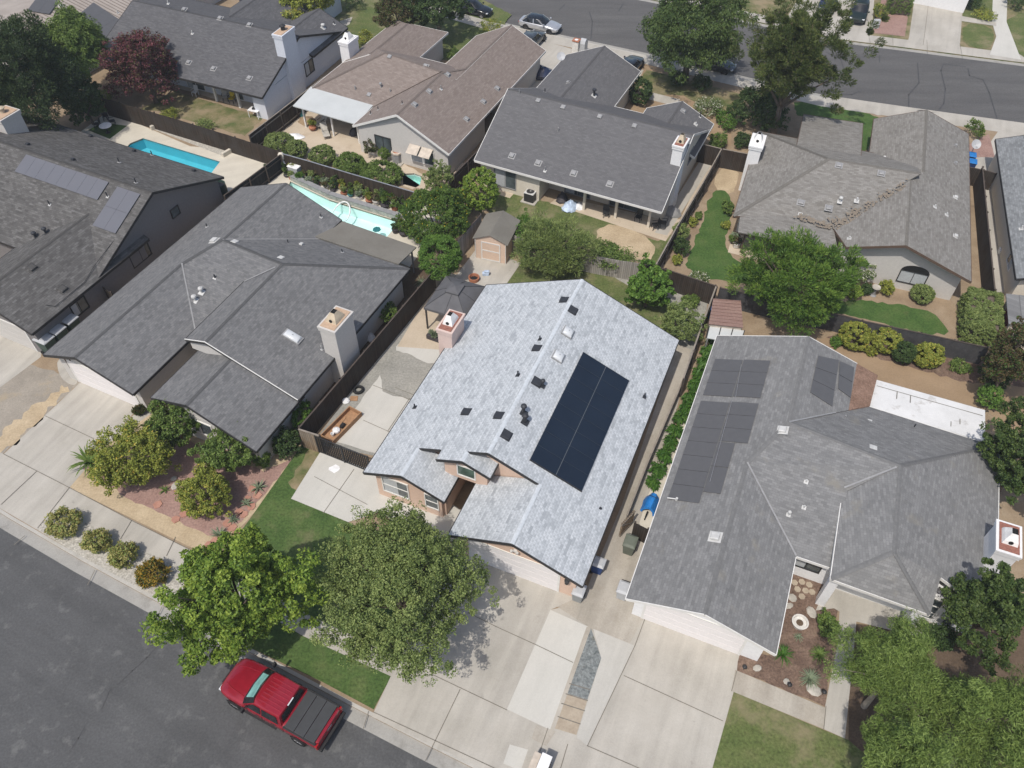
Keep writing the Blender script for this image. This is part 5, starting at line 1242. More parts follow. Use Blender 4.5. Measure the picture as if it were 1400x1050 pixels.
def crown_points(rg, r, n, nclump, cr, lump=.18, low=-.55, fill=.62, shape='round'):
    rx, ry, rz = r
    d = unit(rg.normal(size=(nclump*3, 3))); d = d[d[:, 2] > low][:nclump]; m = len(d)
    ph = rg.random(6)*6.28
    bump_ = 1+lump*(np.sin(3*np.arctan2(d[:, 1], d[:, 0])+ph[0])*.6+np.sin(5*np.arctan2(d[:, 1], d[:, 0])+ph[1])*.4+np.sin(4*d[:, 2]+ph[2])*.5)
    bo = unit(rg.normal(size=(16, 3))+np.array([0, 0, .35])); lobe = np.exp(-(1-(d @ bo.T).max(1))/.05)
    rad = (fill+(1-fill)*rg.random(m)**.6)*bump_*(1-lump*1.1+lump*1.6*lobe)
    c = d*rad[:, None]*np.array([rx, ry, rz])
    if shape == 'cone':
        h = rg.random(m)**1.35; a = rg.random(m)*6.283; k = (1-h)**.8*(.45+.55*rg.random(m)**.5)*(1+lump*np.sin(6*a+8*h*3+ph[0])); c = np.stack([rx*k*np.cos(a), ry*k*np.sin(a), (h*2-1)*rz], 1); d = unit(c*np.array([1, 1, .3]))
    if shape == 'box':
        c = (rg.random((m, 3))*2-1); ax = rg.integers(0, 3, m); s_ = np.where(rg.random(m) < .5, -1, 1.); s_ = np.where(ax == 2, 1., s_); c[np.arange(m), ax] = s_; d = np.zeros((m, 3)); d[np.arange(m), ax] = s_; c = c*np.array([rx, ry, rz])
    crs = cr*(.6+.8*rg.random(m)); tn = rg.normal(.5, .26, m)
    k = rg.integers(0, m, n)
    u = unit(rg.normal(size=(n, 3))); q = (.35+.65*rg.random(n)**.5)
    P = c[k]+u*(crs[k]*q)[:, None]*np.array([1, 1, .8])
    return P, u, d[k], tn[k], k, c
def make_crown(name, mat, r, n, nclump=60, cr=.9, leaf=(.26, .13), seed=1, up=.45, style='leaf', parent=None, loc=(0, 0, 0), **kw):
    rg = np.random.default_rng(seed)
    P, u, d, tn, k, c = crown_points(rg, r, n, nclump, cr, **kw)
    Nn = unit(.55*u+.35*d+np.array([0, 0, up])+.75*rg.normal(size=(n, 3)))
    if style == 'droop': T0 = unit(u*.5+d*.35+np.array([0, 0, -.8])+.25*rg.normal(size=(n, 3)))
    elif style == 'spike': T0 = unit(u*.9+d*.5+np.array([0, 0, .45])+.2*rg.normal(size=(n, 3)))
    elif style == 'spray':
        fan = unit(rg.normal(size=(len(c)*3, 3)))[:len(c)]; fan[:, 2] = -.45; T0 = unit(fan[k]*.8+.55*rg.normal(size=(n, 3))); 
    else: T0 = unit(rg.normal(size=(n, 3)))
    Nn = unit(np.cross(np.cross(T0, Nn), T0)); 
    tone = tn*.75+.25*rg.random(n)
    sz = .7+.6*rg.random(n)
    me = leaf_mesh(P.astype(np.float32), Nn, T0, leaf[0]*sz, leaf[1]*sz, tone, mat, name)
    o = bpy.data.objects.new(name, me); C.objects.link(o); o.parent = parent; o.location = loc
    return o, c
def make_trunk(parent, h, r, targets, seed=1, mat='bark', lean=0.0):
    rg = random.Random(seed); mb = MB()
    top = Vector((rg.uniform(-.15, .15)*h*.3+lean, rg.uniform(-.15, .15)*h*.3, h))
    mb.tube([(0, 0, -.05), (rg.uniform(-.05, .05), rg.uniform(-.05, .05), h*.35), tuple(Vector((top.x*.6, top.y*.6, h*.7))), top], [r*1.35, r, r*.85, r*.6], 10)
    for t in targets:
        t = Vector(t); s_ = Vector((top.x*.6, top.y*.6, h*.7)) if rg.random() < .5 else top
        m_ = s_.lerp(t, .5)+Vector((0, 0, rg.uniform(0, .25)*h*.3))
        mb.tube([s_, m_, t], [r*.5, r*.32, r*.14], 6)
    mb.build('trunk', M[mat], parent, smooth=True)
def ext(px0, px1, py0, py1, z): # crown extents in the photograph -> centre and radii
    c = W((px0+px1)/2, (py0+py1)/2, z); a = W(px0, (py0+py1)/2, z); b = W(px1, (py0+py1)/2, z)
    d = (Vector((c.x, c.y, z))-Vector((0, 0, CAM_H))); s_ = math.sin(math.atan2(CAM_H-z, math.hypot(c.x, c.y)))
    rx = (b-a).length/2; mpp = d.dot(_fw)/FOC
    return c, rx, (py1-py0)/2*mpp, s_
_seed = [10]
def tree(name, label, box, zc, mat, n, rz=None, leaf=(.26, .13), trunk=True, cat='tree', nclump=70, cr=None, group=None, bark='bark', tr=None, **kw):
    c, rx, rv, s_ = ext(*box, zc)
    if rz is None: rz = min(zc*.85, rx*.85)
    # the outline seen obliquely is about sqrt((ry*s)^2+(rz*cos)^2)
    co = math.sqrt(max(0, 1-s_*s_)); ry = math.sqrt(max((.5*rx)**2, rv*rv-(rz*co)**2))/s_; ry = min(max(ry, .6*rx), 1.5*rx)
    _seed[0] += 1
    o = thing(name, label, cat, (c.x, c.y, 0), 0, group)
    cr = (cr*.40 if cr else .105*rx); nclump = int(nclump*5.5); n = int(n*1.55); leaf = (leaf[0]*.74, leaf[1]*.76)
    kw.setdefault('fill', .5)
    cw, cl = make_crown('crown', M[mat], (max(.3, rx-cr*.15), max(.3, ry-cr*.15), max(.3, rz-cr*.15)), n, nclump, cr, leaf, _seed[0], parent=o, loc=(0, 0, zc), **kw)
    if trunk:
        rg = random.Random(_seed[0]); idx = rg.sample(range(len(cl)), min(18, len(cl)))
        make_trunk(o, max(.4, zc-rz*.45), tr or max(.07, rx*.055), [tuple(Vector(cl[i])*.85+Vector((0, 0, zc))) for i in idx], _seed[0], bark)
    return o
def shrub(label, box, zc, mat, n, rz=None, leaf=(.14, .075), name='shrub', cat='shrub', group=None, nclump=26, **kw):
    c, rx, rv, s_ = ext(*box, zc)
    if rz is None: rz = max(.2, min(zc*1.0, rx*.9))
    co = math.sqrt(max(0, 1-s_*s_)); ry = math.sqrt(max((.5*rx)**2, rv*rv-(rz*co)**2))/s_; ry = min(max(ry, .6*rx), 1.6*rx)
    _seed[0] += 1; clip = kw.get('lump', 1) < .09
    cr = kw.pop('cr', (.11 if clip else .18)*rx); nclump = int(nclump*(9 if clip else 4))
    if clip: n = int(n*3.2); kw['fill'] = .9; kw['low'] = -.9
    o = thing(name, label, cat, (c.x, c.y, 0), 0, group)
    kw.setdefault('low', -.75)
    cw, cl = make_crown('foliage', M[mat], (max(.12, rx-cr*.55), max(.12, ry-cr*.55), max(.1, rz-cr*.4)), n, nclump, cr, leaf, _seed[0], parent=o, loc=(0, 0, zc), **kw)
    st = MB(); rg = random.Random(_seed[0])
    for i in range(5):
        t = Vector(cl[rg.randrange(len(cl))])*.8+Vector((0, 0, zc)); st.tube([(0, 0, -.03), (t.x*.4, t.y*.4, t.z*.6), tuple(t)], [.035, .025, .012], 5)
    st.build('stem', M['bark'], o)
    return o
def hedge(label, box, h, mat, n, ang, w, d, name='hedge', leaf=(.11, .07)):
    c = W((box[0]+box[1])/2, (box[2]+box[3])/2, h*.5); o = thing(name, label, 'hedge', (c.x, c.y, 0), R(ang)); _seed[0] += 1
    cw, cl = make_crown('foliage', M[mat], (w/2-.1, d/2-.1, h/2-.1), n, int(w*d*60+60), .15, leaf, _seed[0], parent=o, loc=(0, 0, h/2), shape='box')
    core = MB().box(-w/2+.3, w/2-.3, -d/2+.3, d/2-.3, 0, h-.3); core.build('stems', M['bark'], o)
    return o

# --- street trees of the main house
tree('street_tree', 'bright green street tree beside the red pickup', (214, 425, 716, 914), 4.2, 'leaf_bright', 40000, 3.4, (.23, .12), nclump=110, cr=.8, lump=.30)
tree('street_tree', 'broad olive green tree in front of the main house garage', (428, 655, 672, 926), 4.8, 'leaf_olive', 56000, 3.7, (.17, .085), nclump=170, cr=.8, lump=.22)
# --- lower right corner
tree('willow_tree', 'feathery light green tree beside the curved concrete entry path', (1160, 1296, 836, 996), 4.6, 'leaf_willow', 44000, 2.9, (.24, .036), nclump=75, cr=.95, style='spray', lump=.34, bark='pale_bark')
tree('willow_tree', 'large feathery light green tree filling the lower right corner', (1275, 1440, 895, 1110), 5.2, 'leaf_willow', 52000, 3.2, (.25, .036), nclump=80, cr=1.05, style='spray', lump=.34, bark='pale_bark')
tree('willow_tree', 'feathery light green tree at the bottom edge over the shaded lawn', (1165, 1290, 985, 1120), 5.0, 'leaf_willow', 34000, 2.6, (.24, .036), nclump=60, cr=.9, style='spray', lump=.34, bark='pale_bark')
tree('shade_tree', 'dark green tree beside the brick-topped chimney in the lower right', (1292, 1425, 768, 900), 4.0, 'leaf_deep', 26000, 3.0, (.22, .11), nclump=70, lump=.34)
tree('shade_tree', 'dense green tree at the right edge beside the mid grey roof', (1346, 1450, 530, 730), 3.8, 'leaf_deep', 22000, 3.2, (.22, .12), nclump=85, lump=.25)
tree('shade_tree', 'brownish-green tree at the right edge below the shed roof', (1338, 1440, 432, 545), 3.6, 'leaf_brown', 11000, 2.6, (.22, .12), nclump=60, lump=.25)
shrub('rounded green shrub at the end of the bare dirt yard', (1336, 1374, 522, 562), .9, 'leaf_rich', 3500)
shrub('dark low shrub under the right-edge tree near the white patio roof', (1340, 1385, 485, 530), .9, 'leaf_dark', 3500)
shrub('dark shrub under the window beside the lower right tree', (1266, 1310, 852, 890), .7, 'leaf_dark', 3500)
# --- back yards
tree('yard_tree', 'bright green rounded tree between the two right-hand houses', (1003, 1182, 318, 462), 3.6, 'leaf_fern', 36000, 3.4, (.34, .07), nclump=120, cr=1.0, style='spike', lump=.22)
tree('citrus_tree', 'large citrus tree with small yellow fruit beside the turquoise pool', (548, 642, 252, 340), 2.4, 'leaf_citrus', 20000, 2.3, (.2, .11), nclump=90, lump=.10, fill=.7)
tree('topiary_tree', 'dense dome-shaped green tree by the back fence', (571, 632, 320, 380), 2.3, 'leaf_rich', 20000, 1.3, (.14, .08), nclump=60, cr=.55, lump=.06, fill=.8)
shrub('yellow-flowering shrub behind the citrus tree', (604, 652, 258, 300), 1.2, 'leaf_flower', 3800)
tree('yard_tree', 'small fresh green tree on the back lawn of the slate house', (630, 682, 228, 294), 2.0, 'leaf_bright', 11000, 1.9, (.2, .11), nclump=60, lump=.08, fill=.7)
tree('yard_tree', 'spreading dark green tree behind the beige shed', (692, 820, 296, 386), 2.0, 'leaf_olive', 17000, 1.9, (.30, .06), nclump=70, style='spike', lump=.28)
shrub('light green hedge shrub beside the roof of the beige shed', (688, 735, 290, 345), 1.1, 'leaf_rich', 4500)
tree('yard_tree', 'glossy large-leaved tree on the small back lawn', (850, 922, 362, 428), 1.7, 'leaf_rich', 5500, 1.6, (.36, .22), nclump=45, lump=.25)
tree('yard_tree', 'fine-leaved olive green tree at the corner of the blue-grey roof', (894, 962, 414, 474), 1.5, 'leaf_olive', 8000, 1.4, (.16, .08), nclump=48, lump=.22)
shrub('small green shrub on the gravel by the dark back fence', (930, 958, 400, 422), .5, 'leaf_mid', 1600)
shrub('vine-covered green patch along the weathered back fence', (800, 870, 336, 362), 1.2, 'leaf_mid', 3600, .5)
for lb, bx in (('ivy clump hanging over the fence corner', (868, 900, 352, 380)), ('ivy mound over the fence left of the bare patch', (815, 850, 330, 350))):
    shrub(lb, bx, 1.1, 'leaf_mid', 1500, .6)
# shrubs by the slate house fence
shrub('olive shrub along the fence beside the curved lawn', (918, 944, 302, 330), .9, 'leaf_olive', 2600)
shrub('dark shrub along the fence just below the olive one', (920, 946, 324, 350), .7, 'leaf_dark', 2200)
shrub('low yellow-green plant at the bottom of the curved lawn fence', (918, 934, 346, 364), .35, 'leaf_yellow', 1100)
shrub('tiny round shrub halfway up the curved lawn fence', (949, 961, 288, 300), .35, 'leaf_mid', 900)
shrub('yellow-green shrub near the top of the fence bed', (940, 954, 296, 310), .4, 'leaf_yellow', 900)
shrub('yellow round plant beside the patio corner of the taupe house', (985, 1000, 302, 314), .3, 'leaf_yellow', 900)
shrub('green shrub at the corner of the taupe roof', (986, 1004, 270, 296), .6, 'leaf_mid', 1500)
shrub('potted green plant on the small patio of the taupe house', (996, 1008, 320, 332), .5, 'leaf_mid', 700)
shrub('pale flowering plants at the foot of the side lawn', (938, 972, 370, 386), .3, 'leaf_white', 1200)
# taupe house garden
shrub('variegated cream-flowered shrub at the left of the arched window', (1158, 1196, 344, 388), 1.1, 'leaf_white', 3600)
shrub('light green round shrub left of the arched window', (1201, 1224, 380, 404), .6, 'leaf_yellow', 1800)
shrub('clipped round shrub right of the arched window', (1246, 1277, 388, 415), .65, 'leaf_olive', 2600, lump=.05, fill=.8)
shrub('small dark shrub beside the stone ornament', (1175, 1196, 386, 404), .5, 'leaf_dark', 1500)
shrub('bright fern-like shrub beside the round tree', (1152, 1180, 384, 412), .6, 'leaf_bright', 1800)
hedge('tall clipped box hedge beside the right-hand fence', (1314, 1366, 393, 474), 1.9, 'leaf_olive', 52000, 70-90+180, 2.4, 4.1)
for lb, bx, mt in (('clipped round shrub at the left end of the dirt yard row', (1148, 1190, 438, 478), 'leaf_yellow'), ('clipped round shrub second in the dirt yard row', (1192, 1232, 446, 484), 'leaf_yellow'), ('dark leafy shrub third in the dirt yard row', (1220, 1252, 466, 497), 'leaf_dark'), ('yellow-green clipped shrub fourth in the dirt yard row', (1247, 1292, 468, 503), 'leaf_yellow')):
    shrub(lb, bx, .85, mt, 4500, lump=.05, fill=.85)
shrub('low green plant under the screen fence at the right', (1298, 1330, 490, 512), .3, 'leaf_mid', 1100); shrub('leafy plants at the foot of the first clipped shrub', (1134, 1152, 458, 476), .3, 'leaf_rich', 900); shrub('strappy plant between the clipped shrubs', (1180, 1200, 472, 488), .25, 'leaf_yellow', 800, style='spike')
# --- left houses
tree('conifer_tree', 'tall dark conifer at the left edge behind the far-left house', (-20, 100, 28, 190), 6.0, 'leaf_conifer', 46000, 5.6, (.32, .09), nclump=150, cr=1.3, style='spike', lump=.16)
tree('yard_tree', 'mid green loose tree in front of the ribbed roof', (42, 148, 18, 118), 5.5, 'leaf_mid', 34000, 3.3, (.30, .11), nclump=110, cr=1.2, style='droop', lump=.2)
tree('plum_tree', 'purple-leaved plum tree left of the white house', (146, 246, 42, 140), 3.6, 'leaf_plum', 20000, 3.2, (.24, .13), nclump=95, lump=.2)
tree('yard_tree', 'dark shadowed bushy tree at the end of the brown fence', (84, 146, 108, 172), 2.2, 'leaf_dark', 12000, 2.2, nclump=60)
shrub('low shrub in front of the brown fence on the dry lawn', (218, 246, 148, 164), .4, 'leaf_yellow', 1300); shrub('low olive shrub at the right of the dry lawn', (262, 294, 162, 180), .4, 'leaf_olive', 1300); shrub('small bright shrub at the left end of the brown fence', (128, 156, 124, 140), .5, 'leaf_yellow', 1300)
# clipped hedge shrubs behind the pots
for lb, bx in (('clipped dome shrub at the left end of the patio row', (360, 404, 182, 208)), ('smaller clipped shrub second in the patio row', (392, 421, 194, 214)), ('clipped dome shrub third in the patio row', (422, 460, 200, 224)), ('clipped dome shrub fourth in the patio row', (456, 501, 211, 237)), ('long clipped shrub at the right end of the patio row beside the spa', (490, 552, 222, 254))):
    shrub(lb, bx, .75, 'leaf_olive' if bx[0] < 450 else 'leaf_mid', 4200, .8, lump=.06, fill=.8)
shrub('pink-green oleander under the patio cover end of the brown house', (495, 520, 184, 212), .9, 'leaf_brown', 2400); shrub('round shrub below the dark sliding window of the brown house', (515, 538, 196, 220), .7, 'leaf_mid', 2400)
tree('yard_tree', 'loose olive shrub-tree at the corner of the brown house', (576, 624, 222, 268), 1.5, 'leaf_olive', 5200, 1.4, (.2, .08), nclump=40)
# --- top edge
tree('street_tree', 'yellow-green tree at the top edge left of the green front lawn', (364, 462, -40, 28), 3.2, 'leaf_yellow', 14000, 2.6, (.3, .16), nclump=55)
tree('street_tree', 'reddish-brown crepe tree at the top edge behind the brown house', (508, 580, -20, 48), 3.4, 'leaf_brown', 12000, 2.8, (.28, .12), nclump=70)
tree('street_tree', 'dark green tree at the top edge beside the black parked car', (556, 640, -30, 42), 3.6, 'leaf_dark', 12000, 2.8, (.3, .14), nclump=70)
shrub('golden shrub beside the small white chimney', (486, 512, 40, 62), .7, 'leaf_yellow', 1500); shrub('dark shrub at the top edge beside the front path', (468, 500, -12, 12), .9, 'leaf_dark', 1600)
shrub('low yellow shrub at the corner of the driveway near the black car', (654, 690, 26, 44), .5, 'leaf_yellow', 1400); shrub('dark bush in the courtyard of the brown house', (610, 632, 64, 84), .5, 'leaf_mid', 1300)
tree('street_tree', 'large dark green street tree with hanging crown over the top street', (868, 1028, -20, 106), 5.0, 'leaf_deep', 36000, 3.8, (.30, .14), nclump=120, style='droop', lump=.26)
tree('conifer_tree', 'tall feathery pine in front of the top street', (1005, 1165, -10, 178), 7.5, 'leaf_pine', 52000, 6.6, (.36, .08), nclump=95, cr=1.15, style='spike', lump=.34, fill=.25)
tree('yard_tree', 'dark low tree at the foot of the tall pine', (1000, 1085, 112, 178), 1.8, 'leaf_dark', 9000, 1.8, nclump=55)
shrub('round dark bush against the garage of the slate house', (858, 893, 106, 142), 1.1, 'leaf_dark', 4200, lump=.08, fill=.8)
for lb, bx, mt in (('round bush left of the street tree trunk', (912, 942, 96, 118), 'leaf_dark'), ('round bush right of the street tree trunk', (944, 976, 102, 124), 'leaf_dark'), ('white-flowering bed beside the dry front lawn', (946, 990, 134, 158), 'leaf_white'), ('tall leafy shrub below the white-flowering bed', (978, 1010, 146, 180), 'leaf_rich'), ('low shrub by the brown cross fence', (968, 998, 182, 202), 'leaf_mid'), ('dark shrub behind the right white chimney', (1002, 1030, 180, 202), 'leaf_dark')):
    shrub(lb, bx, .7, mt, 2600)
hedge('tall clipped hedge beside the driveway across the top street', (1212, 1248, -18, 26), 1.8, 'leaf_mid', 7000, -15, 2.5, 2.6)
shrub('yellow-green shrub beside the tall hedge across the street', (1194, 1214, 2, 28), .8, 'leaf_yellow', 2000); shrub('dark shrub against the white garage across the street', (1318, 1346, -12, 18), .7, 'leaf_dark', 2000); shrub('low shrub by the white front path across the street', (1330, 1362, 10, 28), .4, 'leaf_yellow', 1500); shrub('dark shrub in the top right corner', (1372, 1402, -12, 14), .7, 'leaf_dark', 1800)
shrub('spiky green bush beside the satellite dish at the right', (1322, 1348, 162, 188), .7, 'leaf_mid', 1800, style='spike')
# --- left neighbour front garden
tree('yard_tree', 'large golden-green shrub tree beside the driveway', (124, 242, 578, 676), 1.9, 'leaf_yellow', 15000, 1.8, (.2, .10), nclump=75, lump=.2)
tree('yard_tree', 'green shrub tree against the corner of the dark grey roof', (198, 282, 538, 618), 1.8, 'leaf_mid', 10000, 1.6, (.2, .11), nclump=55, lump=.22)
tree('yard_tree', 'green shrub tree below the front gable', (268, 356, 580, 654), 1.6, 'leaf_mid', 10000, 1.5, (.2, .10), nclump=55, lump=.22)
tree('yard_tree', 'pale flowering round shrub tree in the red bark bed', (238, 320, 636, 712), 1.3, 'leaf_yellow', 9000, 1.2, (.18, .10), nclump=55, lump=.15, bark='pale_bark')
for lb, bx, mt in (('straw-coloured round bush nearest the driveway in the kerb strip', (60, 114, 692, 736), 'leaf_straw'), ('straw-coloured round bush second in the kerb strip', (109, 154, 723, 758), 'leaf_straw'), ('straw-coloured round bush third in the kerb strip', (146, 192, 738, 778), 'leaf_straw'), ('orange-gold round bush at the tree end of the kerb strip', (184, 234, 762, 804), 'leaf_gold')):
    shrub(lb, bx, .6, mt, 3600, .62, lump=.1)
shrub('small dry brown tuft beside the white garage door', (180, 200, 553, 569), .3, 'leaf_brown', 1200, style='spike')
shrub('bright green shrub beside the end wall by the side fence', (392, 430, 545, 590), .9, 'leaf_rich', 3800); shrub('dark green shrub against the end wall below the bright one', (370, 412, 580, 630), .9, 'leaf_dark', 4000); shrub('dark leafy bush at the shaded end of the front gable', (345, 372, 612, 640), .6, 'leaf_mid', 2000)
shrub('leafy plant in the dark gap under the roof valley', (205, 250, 470, 520), 1.0, 'leaf_rich', 2200); shrub('green bush between the fence and the eave', (518, 545, 410, 445), .9, 'leaf_mid', 1800)
def rosette(name, label, px, n, ln, wd, mat, h=.1, z0=0.0, arch=.5, cat='plant', group=None, elev=(.25, 1.2)):
    p = W(*px); p.x += .28 if name == 'lush_plant' else 0; o = thing(name, label, cat, (p.x, p.y, 0), 0, group); _seed[0] += 1; rg = random.Random(_seed[0]); mb = MB()
    for i in range(n):
        a = 6.283*i/n*2.618+rg.uniform(-.2, .2); el = rg.uniform(*elev); l_ = ln*rg.uniform(.75, 1.1); pts = []
        d = Vector((math.cos(a), math.sin(a), 0)); q = Vector((0, 0, h)); e = el
        sd = Vector((-d.y, d.x, 0))
        seg = 4; L_ = []
        for k in range(seg+1):
            w_ = wd*(1-(k/seg)**1.6)*.5+.003; L_.append((q-sd*w_+Vector((0, 0, w_*.4)), q.copy(), q+sd*w_+Vector((0, 0, w_*.4)))); q = q+(d*math.cos(e)+Vector((0, 0, math.sin(e))))*l_/seg; e -= arch*1.0/seg*2
        for k in range(seg):
            mb.face([L_[k][0], L_[k][1], L_[k+1][1], L_[k+1][0]]); mb.face([L_[k][1], L_[k][2], L_[k+1][2], L_[k+1][1]])
    f = mb.build('leaves', M[mat], o); at = f.data.attributes.new('tone', 'FLOAT_COLOR', 'POINT')
    for i in range(len(f.data.vertices)): at.data[i].color = (.5, .5, .5, 1)
    if h > .25: MB().tube([(0, 0, 0), (0, 0, h+.02)], [.14, .12], 10).build('trunk', M['bark'], o)
    return o
rosette('sago_palm', 'dark spiky palm poking out left of the golden-green shrub', (128, 640), 34, 1.5, .16, 'leaf_mid', .5, arch=.7)
for lb, px, s_ in (('pale agave beside the lawn edge, uppermost in the red stones', (354, 668), .62), ('small agave below the uppermost one in the red stones', (337, 690), .45), ('small agave third down the red stones', (320, 712), .42), ('large pale agave at the bottom of the red stones', (300, 732), .65)):
    rosette('agave', lb, px, 18, s_, .1, 'leaf_agave', .05, arch=.35)
rosette('agave', 'agave in a dark clump near the pale boulders', (226, 671), 16, .4, .08, 'leaf_mid', .05)
for lb, px, s_, mt in (('clump of dark strap leaves beside the roof corner of the right house', (1069, 897), .75, 'leaf_blade'), ('clump of dark strap leaves in the middle of the mulch bed', (1119, 897), .7, 'leaf_mid'), ('clump of pale strap leaves nearest the entry path', (1106, 930), .75, 'leaf_agave'), ('silver succulent below the round pot', (1091, 872), .35, 'leaf_agave')):
    rosette('strap_plant', lb, px, 60 if s_ > .5 else 22, s_, .05, mt, .04, arch=.9, elev=(.5, 1.4))
shrub('green bush beside the entry post of the right house', (1116, 1148, 836, 872), .6, 'leaf_mid', 2400)
k = 0
STR = [(976, 455), (970, 470), (962, 487), (956, 503), (950, 518), (945, 534), (938, 549), (931, 563), (925, 578), (917, 594), (909, 611), (901, 630), (893, 647), (887, 664)]
for i, px in enumerate(STR):
    w_ = 'uppermost' if i == 0 else 'lowest' if i == len(STR)-1 else None
    lb = {0: 'broad-leaved lush plant at the upper end of the wall strip', len(STR)-1: 'smaller lush plant at the lower end of the wall strip near the blue tarp'}.get(i, 'broad-leaved lush plant in the unbroken row along the grey wall')
    p = W(*px); o = thing('lush_plant', lb, 'plant', (p.x+.22, p.y, 0), 0, 'lush plants along the side wall'); k_ = 1.0 if i < len(STR)-1 else .7
    make_crown('leaves', M['leaf_blade'], (.36*k_, .46*k_, .34*k_), int(520*k_), 26, .2, (.42, .11), 900+i, parent=o, loc=(0, 0, .48*k_), style='droop', low=-.4)
    MB().tube([(0, 0, 0), (.03, .02, .5*k_)], [.05, .02], 6).build('stem', M['bark'], o)
# small shaded plants in the gap beside the dark grey house
for lb, px in (('strappy plants in the courtyard gap of the left neighbour', (238, 500)), ('tall strappy plant at the top of the courtyard gap', (258, 478)), ('pale strappy plant low in the courtyard gap', (222, 522)), ('spiky plant under the eave by the round topiary', (576, 388))):
    rosette('strap_plant', lb, px, 26, .7, .06, 'leaf_agave', .05, arch=.8)
# ------------------------------------------------------------------ vehicles
def paint(name, col, rough=.25, metal=.3):
    m, nt, b = newmat(name); b.inputs['Base Color'].default_value = (*col, 1); b.inputs['Metallic'].default_value = metal; b.inputs['Roughness'].default_value = rough
    b.inputs['Coat Weight'].default_value = .6; b.inputs['Coat Roughness'].default_value = .05
    f = noise(nt, 2.5, 4, .6, objc(nt)); lk(nt, ramp(nt, f, [(.35, sc(col, .9)), (.7, sc(col, 1.08))]), b.inputs['Base Color'])
    return m
M['red_paint'] = paint('red_paint', (.30, .012, .026), .22, .25); M['silver_paint'] = paint('silver_paint', (.52, .53, .55), .3, .5); M['black_paint'] = paint('black_paint', (.012, .013, .015), .2); M['white_paint'] = paint('white_paint', (.62, .62, .62)); M['dark_paint'] = paint('dark_grey_paint', (.05, .055, .06), .25); M['blue_paint'] = paint('navy_paint', (.02, .03, .07), .25); M['green_black'] = paint('dark_green_paint', (.015, .025, .02), .3)
M['car_glass'] = glass('car_glass', (.012, .014, .016), .05, .7); M['tyre'] = plain('tyre', (.018, .018, .018), .85); M['rim'] = plain('rim', (.42, .42, .43), .3, .8); M['dark_rim'] = plain('dark_rim', (.08, .08, .085), .35, .6)
M['tail_red'] = plain('tail_lamp', (.35, .01, .012), .2); M['lamp_clear'] = plain('head_lamp', (.6, .62, .64), .12, 0, .05, 5, .6, .5); M['chrome'] = plain('chrome', (.6, .6, .61), .15, .9); M['tonneau'] = plain('tonneau', (.045, .047, .05), .6, 0, .1, 2); M['sunshade'] = plain('sun_shade', (.22, .48, .45), .5, .2, .25, 3); M['plastic_black'] = plain('plastic_black', (.02, .02, .021), .6)
def wheel(parent, x, y, r, w, rim='rim'):
    t = MB(); s_ = 1 if y > 0 else -1
    t.lathe([(r*.62, -w/2), (r*.9, -w/2), (r, -w*.36), (r, w*.36), (r*.9, w/2), (r*.62, w/2)], 20, cap=False)
    o = t.build('wheel', M['tyre'], parent, smooth=True); o.location = (x, y, r); o.rotation_euler = (R(90), 0, 0)
    m_ = MB(); z = -s_*w*.36
    m_.lathe([(r*.64, -w*.4), (r*.64, w*.4)], 20)
    for k in range(6):
        a = 6.283*k/6; m_.beam((0, 0, z*1.12), (r*.6*math.cos(a), r*.6*math.sin(a), z*1.12), r*.13, .03, (0, 0, 1))
    m_.lathe([(r*.12, 0), (r*.1, .04)], 10, (0, 0, z*1.2-.02))
    m_.build('rim', M[rim], o)
def sect(x, w, zb, zt, crown=.03, tuck=.93, sh=.12):
    h = [(w*tuck, zb), (w*.985, zb+.10), (w, (zb+zt)/2), (w*.985, zt-sh), (w*.94, zt-sh*.35), (w*.84, zt), (w*.4, zt+crown*.8)]
    return [(x, y, z) for y, z in h]+[(x, 0, zt+crown)]+[(x, -y, z) for y, z in reversed(h)]
def quad_patch(c, n=3):
    return c
